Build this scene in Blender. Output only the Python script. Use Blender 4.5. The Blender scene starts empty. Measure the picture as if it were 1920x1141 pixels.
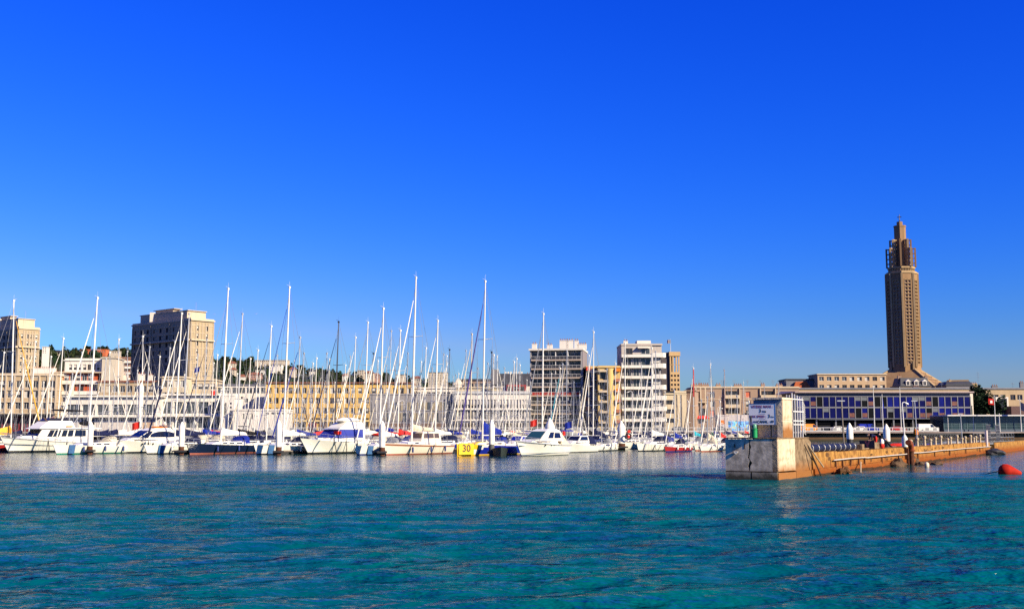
import bpy, bmesh, math, random
import numpy as np
from mathutils import Vector, Matrix, noise as mnoise

random.seed(7)
R = math.radians
sc = bpy.context.scene
COL = sc.collection

# ------------------------------------------------------------------ camera, sky, sun, exposure
F = 2100.0            # focal length in pixels of the 1920 px wide photograph
CAMH = 2.9
PITCH = math.atan(235.5 / F)
cam_d = bpy.data.cameras.new('camera')
cam = bpy.data.objects.new('camera', cam_d)
COL.objects.link(cam)
cam.location = (0, 0, CAMH)
cam.rotation_euler = (math.pi / 2 + PITCH, 0, 0)
cam_d.sensor_width = 36
cam_d.lens = 36 * F / 1920
cam_d.clip_start = 0.5
cam_d.clip_end = 9000
sc.camera = cam

SUN_EL, SUN_AZ = R(28), R(53)      # azimuth measured from straight behind the camera towards the right
sun_vec = Vector((math.sin(SUN_AZ) * math.cos(SUN_EL), -math.cos(SUN_AZ) * math.cos(SUN_EL), math.sin(SUN_EL)))
world = bpy.data.worlds.new('World')
sc.world = world
world.use_nodes = True
nt = world.node_tree
bg = nt.nodes['Background']
sky = nt.nodes.new('ShaderNodeTexSky')
sky.sky_type = 'NISHITA'
sky.sun_disc = False
sky.sun_elevation = SUN_EL
sky.sun_rotation = math.atan2(sun_vec.x, sun_vec.y)
sky.air_density = 1.0
sky.dust_density = 0.35
sky.ozone_density = 2.5
# film-like colour response for the whole dome: deeper, polarised blue away from the horizon
def wmath(op, a, b_):
    n = nt.nodes.new('ShaderNodeMath'); n.operation = op
    for i, v in enumerate((a, b_)):
        if isinstance(v, (int, float)): n.inputs[i].default_value = v
        else: nt.links.new(v, n.inputs[i])
    return n.outputs[0]
sep = nt.nodes.new('ShaderNodeSeparateColor'); nt.links.new(sky.outputs[0], sep.inputs[0])
cr0, cg_, cb_ = sep.outputs[0], sep.outputs[1], sep.outputs[2]
cr_ = wmath('MINIMUM', wmath('ADD', wmath('MINIMUM', cr0, 4.7), wmath('MULTIPLY', wmath('MAXIMUM', wmath('SUBTRACT', cr0, 4.7), 0), .12)), 6.2)
EXPO = 1.2
kk = 9.3 / 2 ** EXPO
com = nt.nodes.new('ShaderNodeCombineColor')
nt.links.new(wmath('MULTIPLY', wmath('POWER', cr_, 3.06), .254 / 4.7 ** 3.06 * kk), com.inputs[0])
gg_ = wmath('MULTIPLY', wmath('POWER', wmath('MINIMUM', cg_, 7.6), 1.6), .385 / 5.4 ** 1.6 * kk)
nt.links.new(gg_, com.inputs[1])
nt.links.new(wmath('MAXIMUM', wmath('MULTIPLY', wmath('MULTIPLY', wmath('POWER', cb_, 1.564), wmath('POWER', cr_, -.60)), math.exp(-2.047) * kk), wmath('MULTIPLY', gg_, 1.35)), com.inputs[2])
nt.links.new(com.outputs[0], bg.inputs['Color'])
bg.inputs['Strength'].default_value = 0.10

sd = bpy.data.lights.new('sun', 'SUN')
sun = bpy.data.objects.new('sun', sd)
COL.objects.link(sun)
sd.energy = 5.0
sd.angle = R(0.5)
sd.color = (1.0, 0.86, 0.64)
sun.location = sun_vec * 300
sun.rotation_euler = sun_vec.to_track_quat('Z', 'Y').to_euler()

sc.view_settings.view_transform = 'Standard'
sc.view_settings.look = 'None'
sc.view_settings.exposure = EXPO
sc.view_settings.gamma = 1
sc.view_settings.use_curve_mapping = False
sc.render.engine = 'CYCLES'
sc.cycles.max_bounces = 5
sc.cycles.diffuse_bounces = 2
sc.cycles.glossy_bounces = 3
sc.cycles.transmission_bounces = 2
sc.cycles.use_denoising = False
sc.cycles.sample_clamp_direct = 2
sc.cycles.sample_clamp_indirect = 2
sc.cycles.blur_glossy = 1.0
sc.cycles.caustics_reflective = False
sc.cycles.caustics_refractive = False

# ------------------------------------------------------------------ laying-out helpers
CP, SP = math.cos(PITCH), math.sin(PITCH)
def AX(px, Y, py=806.0):
    u, v = (px - 960) / F, (570.5 - py) / F
    return Y * u / (CP - v * SP)
def ZT(py, Y):
    v = (570.5 - py) / F
    return CAMH + Y * (SP + v * CP) / (CP - v * SP)

# ------------------------------------------------------------------ materials
MATS = {}
ALB = .72
def mat(name, col, rough=.7, metal=0., var=.12, scale=2., bump=0., streak=0., spec=.5, stain=None, zband=None, emit=None):
    if name in MATS: return MATS[name]
    col = tuple(x * ALB for x in col)
    if zband: zband = (zband[0], zband[1], tuple(x * ALB for x in zband[2]))
    if stain: stain = (tuple(x * ALB for x in stain[0]),) + tuple(stain[1:])
    m = bpy.data.materials.new(name); m.use_nodes = True
    t = m.node_tree; b = t.nodes['Principled BSDF']
    b.inputs['Roughness'].default_value = rough
    b.inputs['Metallic'].default_value = metal
    b.inputs['Specular IOR Level'].default_value = min(spec, .12) if rough >= .75 else spec
    c = (*col, 1)
    if var > 0 or stain:
        tc = t.nodes.new('ShaderNodeTexCoord')
        mp = t.nodes.new('ShaderNodeMapping')
        mp.inputs['Scale'].default_value = (scale, scale, scale * (.25 if streak else 1))
        t.links.new(tc.outputs['Object'], mp.inputs[0])
        n = t.nodes.new('ShaderNodeTexNoise'); n.inputs['Scale'].default_value = 1; n.inputs['Detail'].default_value = 6
        n.inputs['Roughness'].default_value = .65
        t.links.new(mp.outputs[0], n.inputs['Vector'])
        rp = t.nodes.new('ShaderNodeValToRGB')
        rp.color_ramp.elements[0].position = .3; rp.color_ramp.elements[1].position = .7
        lo = tuple(max(0, x * (1 - var * 1.5)) for x in col); hi = tuple(min(1, x * (1 + var)) for x in col)
        rp.color_ramp.elements[0].color = (*lo, 1); rp.color_ramp.elements[1].color = (*hi, 1)
        t.links.new(n.outputs[0], rp.inputs[0])
        out = rp.outputs[0]
        if stain:      # (colour, scale, threshold, softness, strength)
            scol, ss, th, sf, st = stain
            n2 = t.nodes.new('ShaderNodeTexNoise'); n2.inputs['Scale'].default_value = ss; n2.inputs['Detail'].default_value = 9
            n2.inputs['Roughness'].default_value = .7
            t.links.new(tc.outputs['Object'], n2.inputs['Vector'])
            mr = t.nodes.new('ShaderNodeMapRange'); mr.inputs[1].default_value = th; mr.inputs[2].default_value = th + sf
            mr.inputs[3].default_value = 0; mr.inputs[4].default_value = st
            t.links.new(n2.outputs[0], mr.inputs[0])
            mx = t.nodes.new('ShaderNodeMix'); mx.data_type = 'RGBA'
            t.links.new(mr.outputs[0], mx.inputs[0]); t.links.new(out, mx.inputs[6]); mx.inputs[7].default_value = (*scol, 1)
            out = mx.outputs[2]
        if zband:      # (z0, z1, colour): tidal staining fading out upwards
            sx = t.nodes.new('ShaderNodeSeparateXYZ'); t.links.new(tc.outputs['Object'], sx.inputs[0])
            ad = t.nodes.new('ShaderNodeMath'); ad.operation = 'MULTIPLY_ADD'
            t.links.new(n.outputs[0], ad.inputs[0]); ad.inputs[1].default_value = -.9; t.links.new(sx.outputs['Z'], ad.inputs[2])
            mr = t.nodes.new('ShaderNodeMapRange'); mr.inputs[1].default_value = zband[0] - .45; mr.inputs[2].default_value = zband[1] - .45
            mr.inputs[3].default_value = 1; mr.inputs[4].default_value = 0
            t.links.new(ad.outputs[0], mr.inputs[0])
            mx = t.nodes.new('ShaderNodeMix'); mx.data_type = 'RGBA'
            t.links.new(mr.outputs[0], mx.inputs[0]); t.links.new(out, mx.inputs[6]); mx.inputs[7].default_value = (*zband[2], 1)
            out = mx.outputs[2]
        t.links.new(out, b.inputs['Base Color'])
        if bump:
            bp = t.nodes.new('ShaderNodeBump'); bp.inputs['Strength'].default_value = bump; bp.inputs['Distance'].default_value = .05
            n3 = t.nodes.new('ShaderNodeTexNoise'); n3.inputs['Scale'].default_value = scale * 3; n3.inputs['Detail'].default_value = 6
            t.links.new(tc.outputs['Object'], n3.inputs['Vector'])
            t.links.new(n3.outputs[0], bp.inputs['Height']); t.links.new(bp.outputs[0], b.inputs['Normal'])
    else:
        b.inputs['Base Color'].default_value = c
    MATS[name] = m
    return m

WHITE = mat('white_gelcoat', (.86, .83, .72), .25, var=.05, scale=.8)
CREAM = mat('cream_gelcoat', (.80, .70, .56), .3, var=.06, scale=.8)
NAVY = mat('navy_gelcoat', (.008, .015, .045), .15, var=.1)
REDH = mat('red_gelcoat', (.42, .03, .03), .25, var=.1)
BLUEH = mat('blue_gelcoat', (.010, .02, .30), .25, var=.1)
YELL = mat('yellow_gelcoat', (.85, .50, .02), .3, var=.05)
GREENH = mat('green_gelcoat', (.01, .12, .06), .25, var=.1)
BLACK = mat('black_rubber', (.012, .012, .014), .6, var=.2)
BOOTB = mat('black_boot_stripe', (.012, .014, .02), .4, var=.2)
BOOTR = mat('red_antifouling', (.36, .10, .06), .6, var=.2, scale=3)
BOOTG = mat('green_antifouling', (.01, .22, .14), .5, var=.1)
BOOTN = mat('navy_boot_stripe', (.01, .03, .16), .4, var=.1)
GLASSB = mat('tinted_boat_window', (.008, .010, .018), .06, var=0, spec=.8)
GLASSG = mat('green_boat_window', (.02, .07, .06), .08, var=0, spec=.8)
ALU = mat('white_mast_paint', (.80, .78, .70), .3, var=.05)
ALUG = mat('grey_mast_aluminium', (.48, .49, .50), .35, metal=.3, var=.08)
CARB = mat('black_carbon_mast', (.02, .02, .022), .3, var=.1)
WOODM = mat('varnished_spar', (.48, .24, .07), .35, var=.15)
STEEL = mat('stainless_steel', (.6, .6, .6), .25, metal=.8, var=.05)
WIRE = mat('rigging_wire', (.35, .35, .36), .4, metal=.3, var=0)
CLOTH = {
    'navy': mat('navy_canvas', (.010, .014, .055), .85, var=.25, scale=3, bump=.5),
    'blue': mat('blue_canvas', (.010, .025, .26), .8, var=.25, scale=3, bump=.5),
    'white': mat('white_sailcloth', (.86, .82, .70), .8, var=.1, scale=3, bump=.5),
    'cream': mat('cream_canvas', (.62, .55, .40), .85, var=.15, scale=3, bump=.5),
    'grey': mat('grey_canvas', (.25, .26, .28), .85, var=.2, scale=3, bump=.5),
    'black': mat('black_canvas', (.014, .014, .018), .85, var=.25, scale=3, bump=.5),
    'red': mat('red_canvas', (.62, .03, .02), .8, var=.2, scale=3, bump=.5),
    'orange': mat('orange_canvas', (.80, .22, .02), .8, var=.2, scale=3, bump=.5),
    'yellow': mat('ochre_canvas', (.80, .42, .06), .8, var=.2, scale=3, bump=.5),
    'green': mat('green_canvas', (.01, .13, .07), .85, var=.2, scale=3, bump=.5),
    'turquoise': mat('turquoise_canvas', (.02, .35, .45), .8, var=.2, scale=3, bump=.5),
    'purple': mat('violet_canvas', (.07, .05, .20), .8, var=.2, scale=3, bump=.5),
}
FABB = mat('faded_blue_fender_cloth', (.06, .15, .32), .9, var=.2, scale=4)
TEAK = mat('teak_trim', (.30, .11, .05), .6, var=.2, scale=5)
PLASTICW = mat('white_painted_pile', (.88, .84, .72), .5, var=.1, scale=1.5, stain=((.40, .33, .22), 1.2, .56, .15, .5))
RUSTB = mat('brown_rusty_steel', (.11, .045, .025), .85, var=.4, scale=4, bump=.6)
RUSTR = mat('red_rust_pipe', (.26, .07, .03), .8, var=.4, scale=4, bump=.6)
CONC = mat('grey_weathered_concrete', (.74, .61, .43), .92, var=.35, scale=2.2, bump=.12,
           stain=((.32, .26, .18), 1.7, .50, .08, .6), zband=(.12, .65, (.085, .075, .05)))
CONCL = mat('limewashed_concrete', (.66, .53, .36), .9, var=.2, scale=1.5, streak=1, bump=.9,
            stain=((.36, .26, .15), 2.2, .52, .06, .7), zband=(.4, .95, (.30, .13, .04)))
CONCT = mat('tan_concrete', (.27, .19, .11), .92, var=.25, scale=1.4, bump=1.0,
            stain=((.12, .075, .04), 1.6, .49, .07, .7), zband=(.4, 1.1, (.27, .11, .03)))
WALLM = mat('ochre_sea_wall_concrete', (.40, .205, .052), .95, var=.35, scale=1.6, bump=1.0,
            stain=((.17, .070, .020), 1.3, .50, .07, .7), zband=(.25, 1.0, (.24, .065, .010)))
DOCK = mat('pontoon_decking', (.20, .17, .14), .9, var=.3, scale=4)
DARKF = mat('black_pontoon_float', (.02, .02, .022), .7, var=.3)

# ------------------------------------------------------------------ mesh builder
class MB:
    def __init__(s): s.v, s.f, s.m = [], [], []
    def add(s, vs, fs, mi=0):
        o = len(s.v); s.v += [tuple(p) for p in vs]
        s.f += [tuple(i + o for i in f) for f in fs]
        s.m += [mi] * len(fs) if isinstance(mi, int) else list(mi)
        return s
    def hexa(s, p, mi=0):   # p: 4 bottom (ccw seen from above), 4 top
        return s.add(p, [(3, 2, 1, 0), (4, 5, 6, 7), (0, 1, 5, 4), (1, 2, 6, 5), (2, 3, 7, 6), (3, 0, 4, 7)], mi)
    def box(s, x0, y0, z0, x1, y1, z1, mi=0):
        if x0 > x1: x0, x1 = x1, x0
        if y0 > y1: y0, y1 = y1, y0
        if z0 > z1: z0, z1 = z1, z0
        return s.hexa([(x0, y0, z0), (x1, y0, z0), (x1, y1, z0), (x0, y1, z0), (x0, y0, z1), (x1, y0, z1), (x1, y1, z1), (x0, y1, z1)], mi)
    def frus(s, x0, x1, X0, X1, z0, z1, b0, b1, mi=0, f0=None, f1=None):
        # x0..x1 bottom, X0..X1 top, half widths b0 (bottom) b1 (top); f0/f1 half widths at the bow end
        f0 = b0 if f0 is None else f0; f1 = b1 if f1 is None else f1
        return s.hexa([(x0, -b0, z0), (x1, -f0, z0), (x1, f0, z0), (x0, b0, z0), (X0, -b1, z1), (X1, -f1, z1), (X1, f1, z1), (X0, b1, z1)], mi)
    def beam(s, p, q, w, h, mi=0):
        p, q = Vector(p), Vector(q); d = (q - p)
        if d.length < 1e-6: return s
        d.normalize(); up = Vector((0, 0, 1)) if abs(d.z) < .9 else Vector((1, 0, 0))
        a = d.cross(up).normalized() * w / 2; b = a.cross(d).normalized() * h / 2
        return s.hexa([p - a - b, p + a - b, q + a - b, q - a - b, p - a + b, p + a + b, q + a + b, q - a + b], mi)
    def tube(s, p, q, r0, r1=None, n=6, mi=0, cap=True):
        r1 = r0 if r1 is None else r1
        p, q = Vector(p), Vector(q); d = q - p
        if d.length < 1e-6: return s
        d.normalize(); up = Vector((0, 0, 1)) if abs(d.z) < .9 else Vector((1, 0, 0))
        a = d.cross(up).normalized(); b = d.cross(a).normalized()
        vs = []
        for c, r in ((p, r0), (q, r1)):
            for i in range(n):
                t = 2 * math.pi * i / n
                vs.append(c + a * math.cos(t) * r + b * math.sin(t) * r)
        fs = [(i, (i + 1) % n, n + (i + 1) % n, n + i) for i in range(n)]
        if cap: fs += [tuple(range(n))[::-1], tuple(range(n, 2 * n))]
        return s.add(vs, fs, mi)
    def path(s, pts, r, n=6, mi=0):
        for a, b in zip(pts, pts[1:]): s.tube(a, b, r, n=n, mi=mi)
        return s
    def lathe(s, prof, c=(0, 0, 0), n=12, mi=0):
        vs, fs, ms = [], [], []
        for r, z in prof:
            for i in range(n):
                t = 2 * math.pi * i / n
                vs.append((c[0] + r * math.cos(t), c[1] + r * math.sin(t), c[2] + z))
        for k in range(len(prof) - 1):
            for i in range(n):
                j = (i + 1) % n
                fs.append((k * n + i, k * n + j, (k + 1) * n + j, (k + 1) * n + i))
        fs.append(tuple(range(n))[::-1]); fs.append(tuple((len(prof) - 1) * n + i for i in range(n)))
        return s.add(vs, fs, mi)
    def prism(s, pts, o, u, v, t, mi=0):   # polygon in plane (u, v) at o, pushed by vector t
        o, u, v, t = Vector(o), Vector(u), Vector(v), Vector(t)
        a = [o + u * x + v * y for x, y in pts]; n = len(a)
        b = [p + t for p in a]
        return s.add(a + b, [tuple(range(n)), tuple(range(n, 2 * n))[::-1]] + [(i, n + i, n + (i + 1) % n, (i + 1) % n) for i in range(n)], mi)
    def blob(s, c, r, seed=0, amp=.35, seg=7, rings=5, mi=0, fr=1.3):
        vs, fs = [], []
        c = Vector(c)
        for k in range(rings + 1):
            ph = math.pi * k / rings
            for i in range(seg):
                t = 2 * math.pi * i / seg
                d = Vector((math.sin(ph) * math.cos(t), math.sin(ph) * math.sin(t), math.cos(ph)))
                q = 1 + amp * mnoise.noise(d * fr + Vector((seed * 3.1, seed, 0)))
                vs.append(c + Vector((d.x * r[0], d.y * r[1], d.z * r[2])) * q)
        for k in range(rings):
            for i in range(seg):
                j = (i + 1) % seg
                fs.append((k * seg + i, (k + 1) * seg + i, (k + 1) * seg + j, k * seg + j))
        return s.add(vs, fs, mi)
    def quad(s, a, b, c, d, mi=0): return s.add([a, b, c, d], [(0, 1, 2, 3)], mi)
    def mesh(s, name, mats, smooth=False, ang=35):
        me = bpy.data.meshes.new(name)
        me.from_pydata(s.v, [], s.f)
        for m in (mats if isinstance(mats, (list, tuple)) else [mats]): me.materials.append(m)
        if len(me.materials) > 1: me.polygons.foreach_set('material_index', s.m)
        if smooth:
            me.polygons.foreach_set('use_smooth', [True] * len(s.f))
            me.set_sharp_from_angle(angle=R(ang))
        me.update()
        return me
    def build(s, name, mats, parent=None, loc=None, rz=0, smooth=False, ang=35):
        return put(name, s.mesh(name, mats, smooth, ang), parent, loc, rz)

def put(name, me, parent=None, loc=None, rz=0):
    o = bpy.data.objects.new(name, me); COL.objects.link(o)
    if parent: o.parent = parent
    if loc is not None: o.location = loc
    if rz: o.rotation_euler = (0, 0, rz)
    return o
def tag(o, label, cat, group=None):
    o['label'] = label; o['category'] = cat
    if group: o['group'] = group
    return o
def thing(name, label, cat, loc=(0, 0, 0), rz=0, group=None):
    o = put(name, None, None, loc, rz)
    o.empty_display_size = .5
    return tag(o, label, cat, group)
def struct(o): o['kind'] = 'structure'; return o
def stuff(o): o['kind'] = 'stuff'; return o
def text_obj(name, s, size, m, parent, loc, rot, ext=.004, align='CENTER', off=0.0, sx=1, shear=0):
    c = bpy.data.curves.new(name, 'FONT'); c.body = s; c.size = size; c.extrude = ext; c.offset = off; c.shear = shear
    c.align_x = align; c.align_y = 'CENTER'; c.resolution_u = 3; c.materials.append(m)
    f = bpy.data.objects.new(name, c); COL.objects.link(f)
    dg = bpy.context.evaluated_depsgraph_get(); dg.update()
    me = bpy.data.meshes.new_from_object(f.evaluated_get(dg)); bpy.data.objects.remove(f)
    o = bpy.data.objects.new(name, me); COL.objects.link(o)
    o.parent = parent; o.location = loc; o.rotation_euler = rot; o.scale = (sx, 1, 1)
    return o
def dup(root, loc=None, rz=None, label=None, group=None):
    r = root.copy(); COL.objects.link(r)
    if loc is not None: r.location = loc
    if rz is not None: r.rotation_euler = (0, 0, rz)
    if label: r['label'] = label
    if group: r['group'] = group
    for ch in list(root.children):
        c = ch.copy(); COL.objects.link(c); c.parent = r
        for g in ch.children:
            d = g.copy(); COL.objects.link(d); d.parent = c
    return r

# ------------------------------------------------------------------ water
def make_water():
    rng = np.random.RandomState(4)
    rows = np.geomspace(9.0, 312.0, 620)
    us = np.linspace(-.66, .66, 640)
    Y, U = np.meshgrid(rows, us, indexing='ij')
    X = Y * U
    Z = np.zeros_like(X)
    chop = 1 / (1 + np.exp((Y - 78 - 3 * np.sin(X * .11) - 2 * np.sin(X * .31 + 1)) / 1.5))
    amp_zone = .10 + .90 * chop
    step = np.maximum(Y * (math.log(312 / 9) / 619), Y * 1.32 / 639)
    for i in range(90):
        lam = np.exp(rng.uniform(math.log(.30), math.log(4.2)))
        th = rng.normal(R(100), R(38))
        a = .0030 * lam ** .85 * rng.uniform(.5, 1.2)
        k = 2 * math.pi / lam
        fade = np.clip((lam / step - 2.5) / 3, 0, 1)
        wx, wy = .8 * np.sin(X * .13 + i) , .8 * np.sin(Y * .17 + 2 * i)
        ph = k * ((X + wx) * math.cos(th) + (Y + wy) * math.sin(th)) + rng.uniform(0, 6.28)
        Z += a * fade * (np.sin(ph) + .25 * np.cos(2 * ph))
    # wash of a passing boat: long low arcs in the foreground
    for cx, cy, lam, a, r0, wd in ((9.5, 8, 2.4, .055, 14, 4.5), (12, -10, 3.6, .045, 46, 9), (-16, 20, 4.4, .022, 24, 8)):
        r = np.hypot(X - cx, (Y - cy)) + .5 * np.sin(X * .5) + .35 * np.sin(Y * .37 + X * .2)
        Z += a * np.exp(-((r - r0) / wd) ** 2) * (np.sin(2 * math.pi * r / lam) + .2 * np.cos(4 * math.pi * r / lam))
    Z *= amp_zone
    n, m = X.shape
    vs = np.stack([X, Y, Z], -1).reshape(-1, 3)
    idx = np.arange(n * m).reshape(n, m)
    q = np.stack([idx[:-1, :-1], idx[:-1, 1:], idx[1:, 1:], idx[1:, :-1]], -1).reshape(-1, 4)
    me = bpy.data.meshes.new('water')
    me.vertices.add(len(vs)); me.vertices.foreach_set('co', vs.ravel())
    me.loops.add(q.size); me.loops.foreach_set('vertex_index', q.ravel())
    me.polygons.add(len(q)); me.polygons.foreach_set('loop_start', np.arange(0, q.size, 4)); me.polygons.foreach_set('loop_total', np.full(len(q), 4))
    me.polygons.foreach_set('use_smooth', np.ones(len(q), bool))
    me.update(); me.validate()
    m_ = bpy.data.materials.new('harbour_water'); m_.use_nodes = True
    t = m_.node_tree; t.nodes.remove(t.nodes['Principled BSDF'])
    N = lambda k, **kw: (lambda n: ([setattr(n, a_, v_) for a_, v_ in kw.items()], n)[1])(t.nodes.new(k))
    dif = N('ShaderNodeBsdfDiffuse'); glo = N('ShaderNodeBsdfGlossy'); mix = N('ShaderNodeMixShader'); fre = N('ShaderNodeFresnel')
    glo.inputs['Roughness'].default_value = .09; fre.inputs['IOR'].default_value = 1.333
    geo = N('ShaderNodeNewGeometry'); pos = geo.outputs['Position']
    def noise(sc_, det, src=pos, rough=.55, dist=0):
        n = N('ShaderNodeTexNoise'); n.inputs['Scale'].default_value = sc_; n.inputs['Detail'].default_value = det; n.inputs['Roughness'].default_value = rough; n.inputs['Distortion'].default_value = dist
        t.links.new(src, n.inputs['Vector']); return n.outputs[0]
    def mth(op, a_, b_, c_=None):
        n = N('ShaderNodeMath', operation=op)
        for i, v in enumerate((a_, b_, c_)):
            if v is None: continue
            if isinstance(v, (int, float)): n.inputs[i].default_value = v
            else: t.links.new(v, n.inputs[i])
        return n.outputs[0]
    def rng_(v, a_, b_, c_, d_):
        n = N('ShaderNodeMapRange')
        for i, q in zip((1, 2, 3, 4), (a_, b_, c_, d_)): n.inputs[i].default_value = q
        t.links.new(v, n.inputs[0]); return n.outputs[0]
    # silt: greener and bluer patches
    rp = N('ShaderNodeValToRGB'); rp.color_ramp.elements[0].position = .38; rp.color_ramp.elements[1].position = .6
    rp.color_ramp.elements[0].color = (.000, .052, .076, 1); rp.color_ramp.elements[1].color = (.0, .066, .066, 1)
    t.links.new(noise(.07, 4), rp.inputs[0]); t.links.new(rp.outputs[0], dif.inputs['Color'])
    sx = N('ShaderNodeSeparateXYZ'); t.links.new(pos, sx.inputs[0])
    strength = rng_(mth('MULTIPLY_ADD', noise(.045, 3), 44, sx.outputs['Y']), 94, 106, 1, .15)
    mp = N('ShaderNodeMapping'); mp.inputs['Scale'].default_value = (.55, 1.15, 1); mp.inputs['Rotation'].default_value = (0, 0, .12); t.links.new(pos, mp.inputs[0])
    mp2 = N('ShaderNodeMapping'); mp2.inputs['Scale'].default_value = (.8, .9, 1); mp2.inputs['Rotation'].default_value = (0, 0, -.5); t.links.new(pos, mp2.inputs[0])
    gust = rng_(noise(.16, 3), .35, .65, .55, 1.25)
    h = mth('ADD', mth('MULTIPLY', noise(5.0, 2, mp.outputs[0], .5, .4), .26), mth('MULTIPLY', noise(1.9, 3, mp2.outputs[0]), .75))
    h = mth('ADD', h, mth('MULTIPLY', noise(.62, 2, mp.outputs[0]), 1.5))
    h = mth('MULTIPLY', h, gust)
    bp = N('ShaderNodeBump'); bp.inputs['Distance'].default_value = .34
    t.links.new(strength, bp.inputs['Strength']); t.links.new(h, bp.inputs['Height'])
    for n in (dif, glo, fre): t.links.new(bp.outputs[0], n.inputs['Normal'])
    t.links.new(mth('MULTIPLY', fre.outputs[0], rng_(strength, .15, 1, 1.0, .52)), mix.inputs[0]); t.links.new(dif.outputs[0], mix.inputs[1]); t.links.new(glo.outputs[0], mix.inputs[2])
    t.links.new(mix.outputs[0], t.nodes['Material Output'].inputs[0])
    me.materials.append(m_)
    o = put('water', me); struct(o)
    big = MB().quad((-900, -400, -1.2), (900, -400, -1.2), (900, 312, -1.2), (-900, 312, -1.2)).build('harbour_bed', m_)
    struct(big)
make_water()

QZ = 2.5     # level of the quay
QY = 300.0   # its edge
# ground behind the quay with the wooded hill
RIDGE = [(-300, 668), (-150, 655), (0, 650), (75, 652), (130, 657), (170, 654), (215, 652), (240, 658), (300, 662), (400, 670), (440, 672), (480, 674), (520, 682), (560, 686),
         (600, 689), (640, 696), (680, 700), (720, 700), (760, 706), (800, 707), (850, 714), (900, 718), (960, 728), (1000, 738), (1060, 760), (1150, 786), (1300, 800), (3000, 803)]
def ridge_z(px):
    for (a, ya), (b, yb) in zip(RIDGE, RIDGE[1:]):
        if a <= px <= b: return ZT(ya + (yb - ya) * (px - a) / (b - a), 1350) 
    return ZT(RIDGE[0][1], 1350) if px < RIDGE[0][0] else 3.0
def hill_z(x, y):
    px = 960 + F * 1.006 * x / 1350
    rz = max(ridge_z(px) - 8.5, QZ)
    t = min(max((y - 760) / 590, 0), 1)
    t = t * t * (3 - 2 * t)
    if y > 1350: t = 1 - .25 * min((y - 1350) / 2500, 1)
    return QZ + (rz - QZ) * t + (1.5 * mnoise.noise((x * .02, y * .02, 0)) * t)
def make_ground():
    ys = [QY, 330, 400, 600, 760, 800, 850, 900, 950, 1000, 1050, 1100, 1150, 1200, 1250, 1300, 1350, 1400, 1600, 2200, 3500, 6000]
    xs = [-6000, -3000, -1500] + list(range(-1200, 901, 30)) + [1500, 3000, 6000]
    vs = [(x, y, hill_z(x, y) if y >= 760 else QZ) for y in ys for x in xs]
    w = len(xs)
    fs = [(j * w + i, j * w + i + 1, (j + 1) * w + i + 1, (j + 1) * w + i) for j in range(len(ys) - 1) for i in range(w - 1)]
    mg = mat('dark_hillside_soil', (.045, .05, .022), .95, var=.4, scale=.03)
    mq = mat('quay_asphalt', (.075, .072, .068), .9, var=.2, scale=.4)
    mb = MB(); mb.add(vs, fs, [1 if ys[j] < 700 else 0 for j in range(len(ys) - 1) for i in range(w - 1)])
    o = mb.build('ground', [mg, mq]); struct(o)
    qw = mat('brown_quay_stone', (.17, .095, .05), .92, var=.35, scale=.3, bump=.4, zband=(.2, 1.0, (.05, .045, .03)))
    m = MB(); m.box(-320, QY, -2, 330, QY + 1.2, QZ - .9); m.box(-320, QY + .6, QZ - .9, 330, QY + 1.2, QZ - .004)
    struct(m.build('quay_wall', qw))
    ed = mat('quay_coping', (.34, .27, .24), .85, var=.2, scale=.5)
    m = MB(); m.box(-320, QY - 1.3, QZ - .35, 330, QY + 2.5, QZ + .004)
    struct(m.build('quay_deck', ed))
make_ground()

# ------------------------------------------------------------------ facades and buildings
def facade(mb, o, u, w, z0, z1, ops, dep=.3, mi=0, ri=0):
    """wall along unit vector u from o, with the openings cut out and their reveals turned inwards"""
    o, u = Vector(o), Vector(u); nrm = Vector((u.y, -u.x, 0))
    us = sorted({0, w} | {a for q in ops for a in (q[0], q[2])}); zs = sorted({z0, z1} | {a for q in ops for a in (q[1], q[3])})
    P = lambda a, z, d=0: tuple(o + u * a - nrm * d + Vector((0, 0, z)))
    for i in range(len(us) - 1):
        for j in range(len(zs) - 1):
            cu, cz = (us[i] + us[i + 1]) / 2, (zs[j] + zs[j + 1]) / 2
            if us[i + 1] - us[i] < 1e-4 or zs[j + 1] - zs[j] < 1e-4: continue
            if any(q[0] < cu < q[2] and q[1] < cz < q[3] for q in ops): continue
            mb.quad(P(us[i], zs[j]), P(us[i + 1], zs[j]), P(us[i + 1], zs[j + 1]), P(us[i], zs[j + 1]), mi)
    for a, b, c, d in [q[:4] for q in ops]:
        mb.quad(P(a, b), P(a, d), P(a, d, dep), P(a, b, dep), ri); mb.quad(P(c, d), P(c, b), P(c, b, dep), P(c, d, dep), ri)
        mb.quad(P(a, d), P(c, d), P(c, d, dep), P(a, d, dep), ri); mb.quad(P(c, b), P(a, b), P(a, b, dep), P(c, b, dep), ri)

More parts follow.
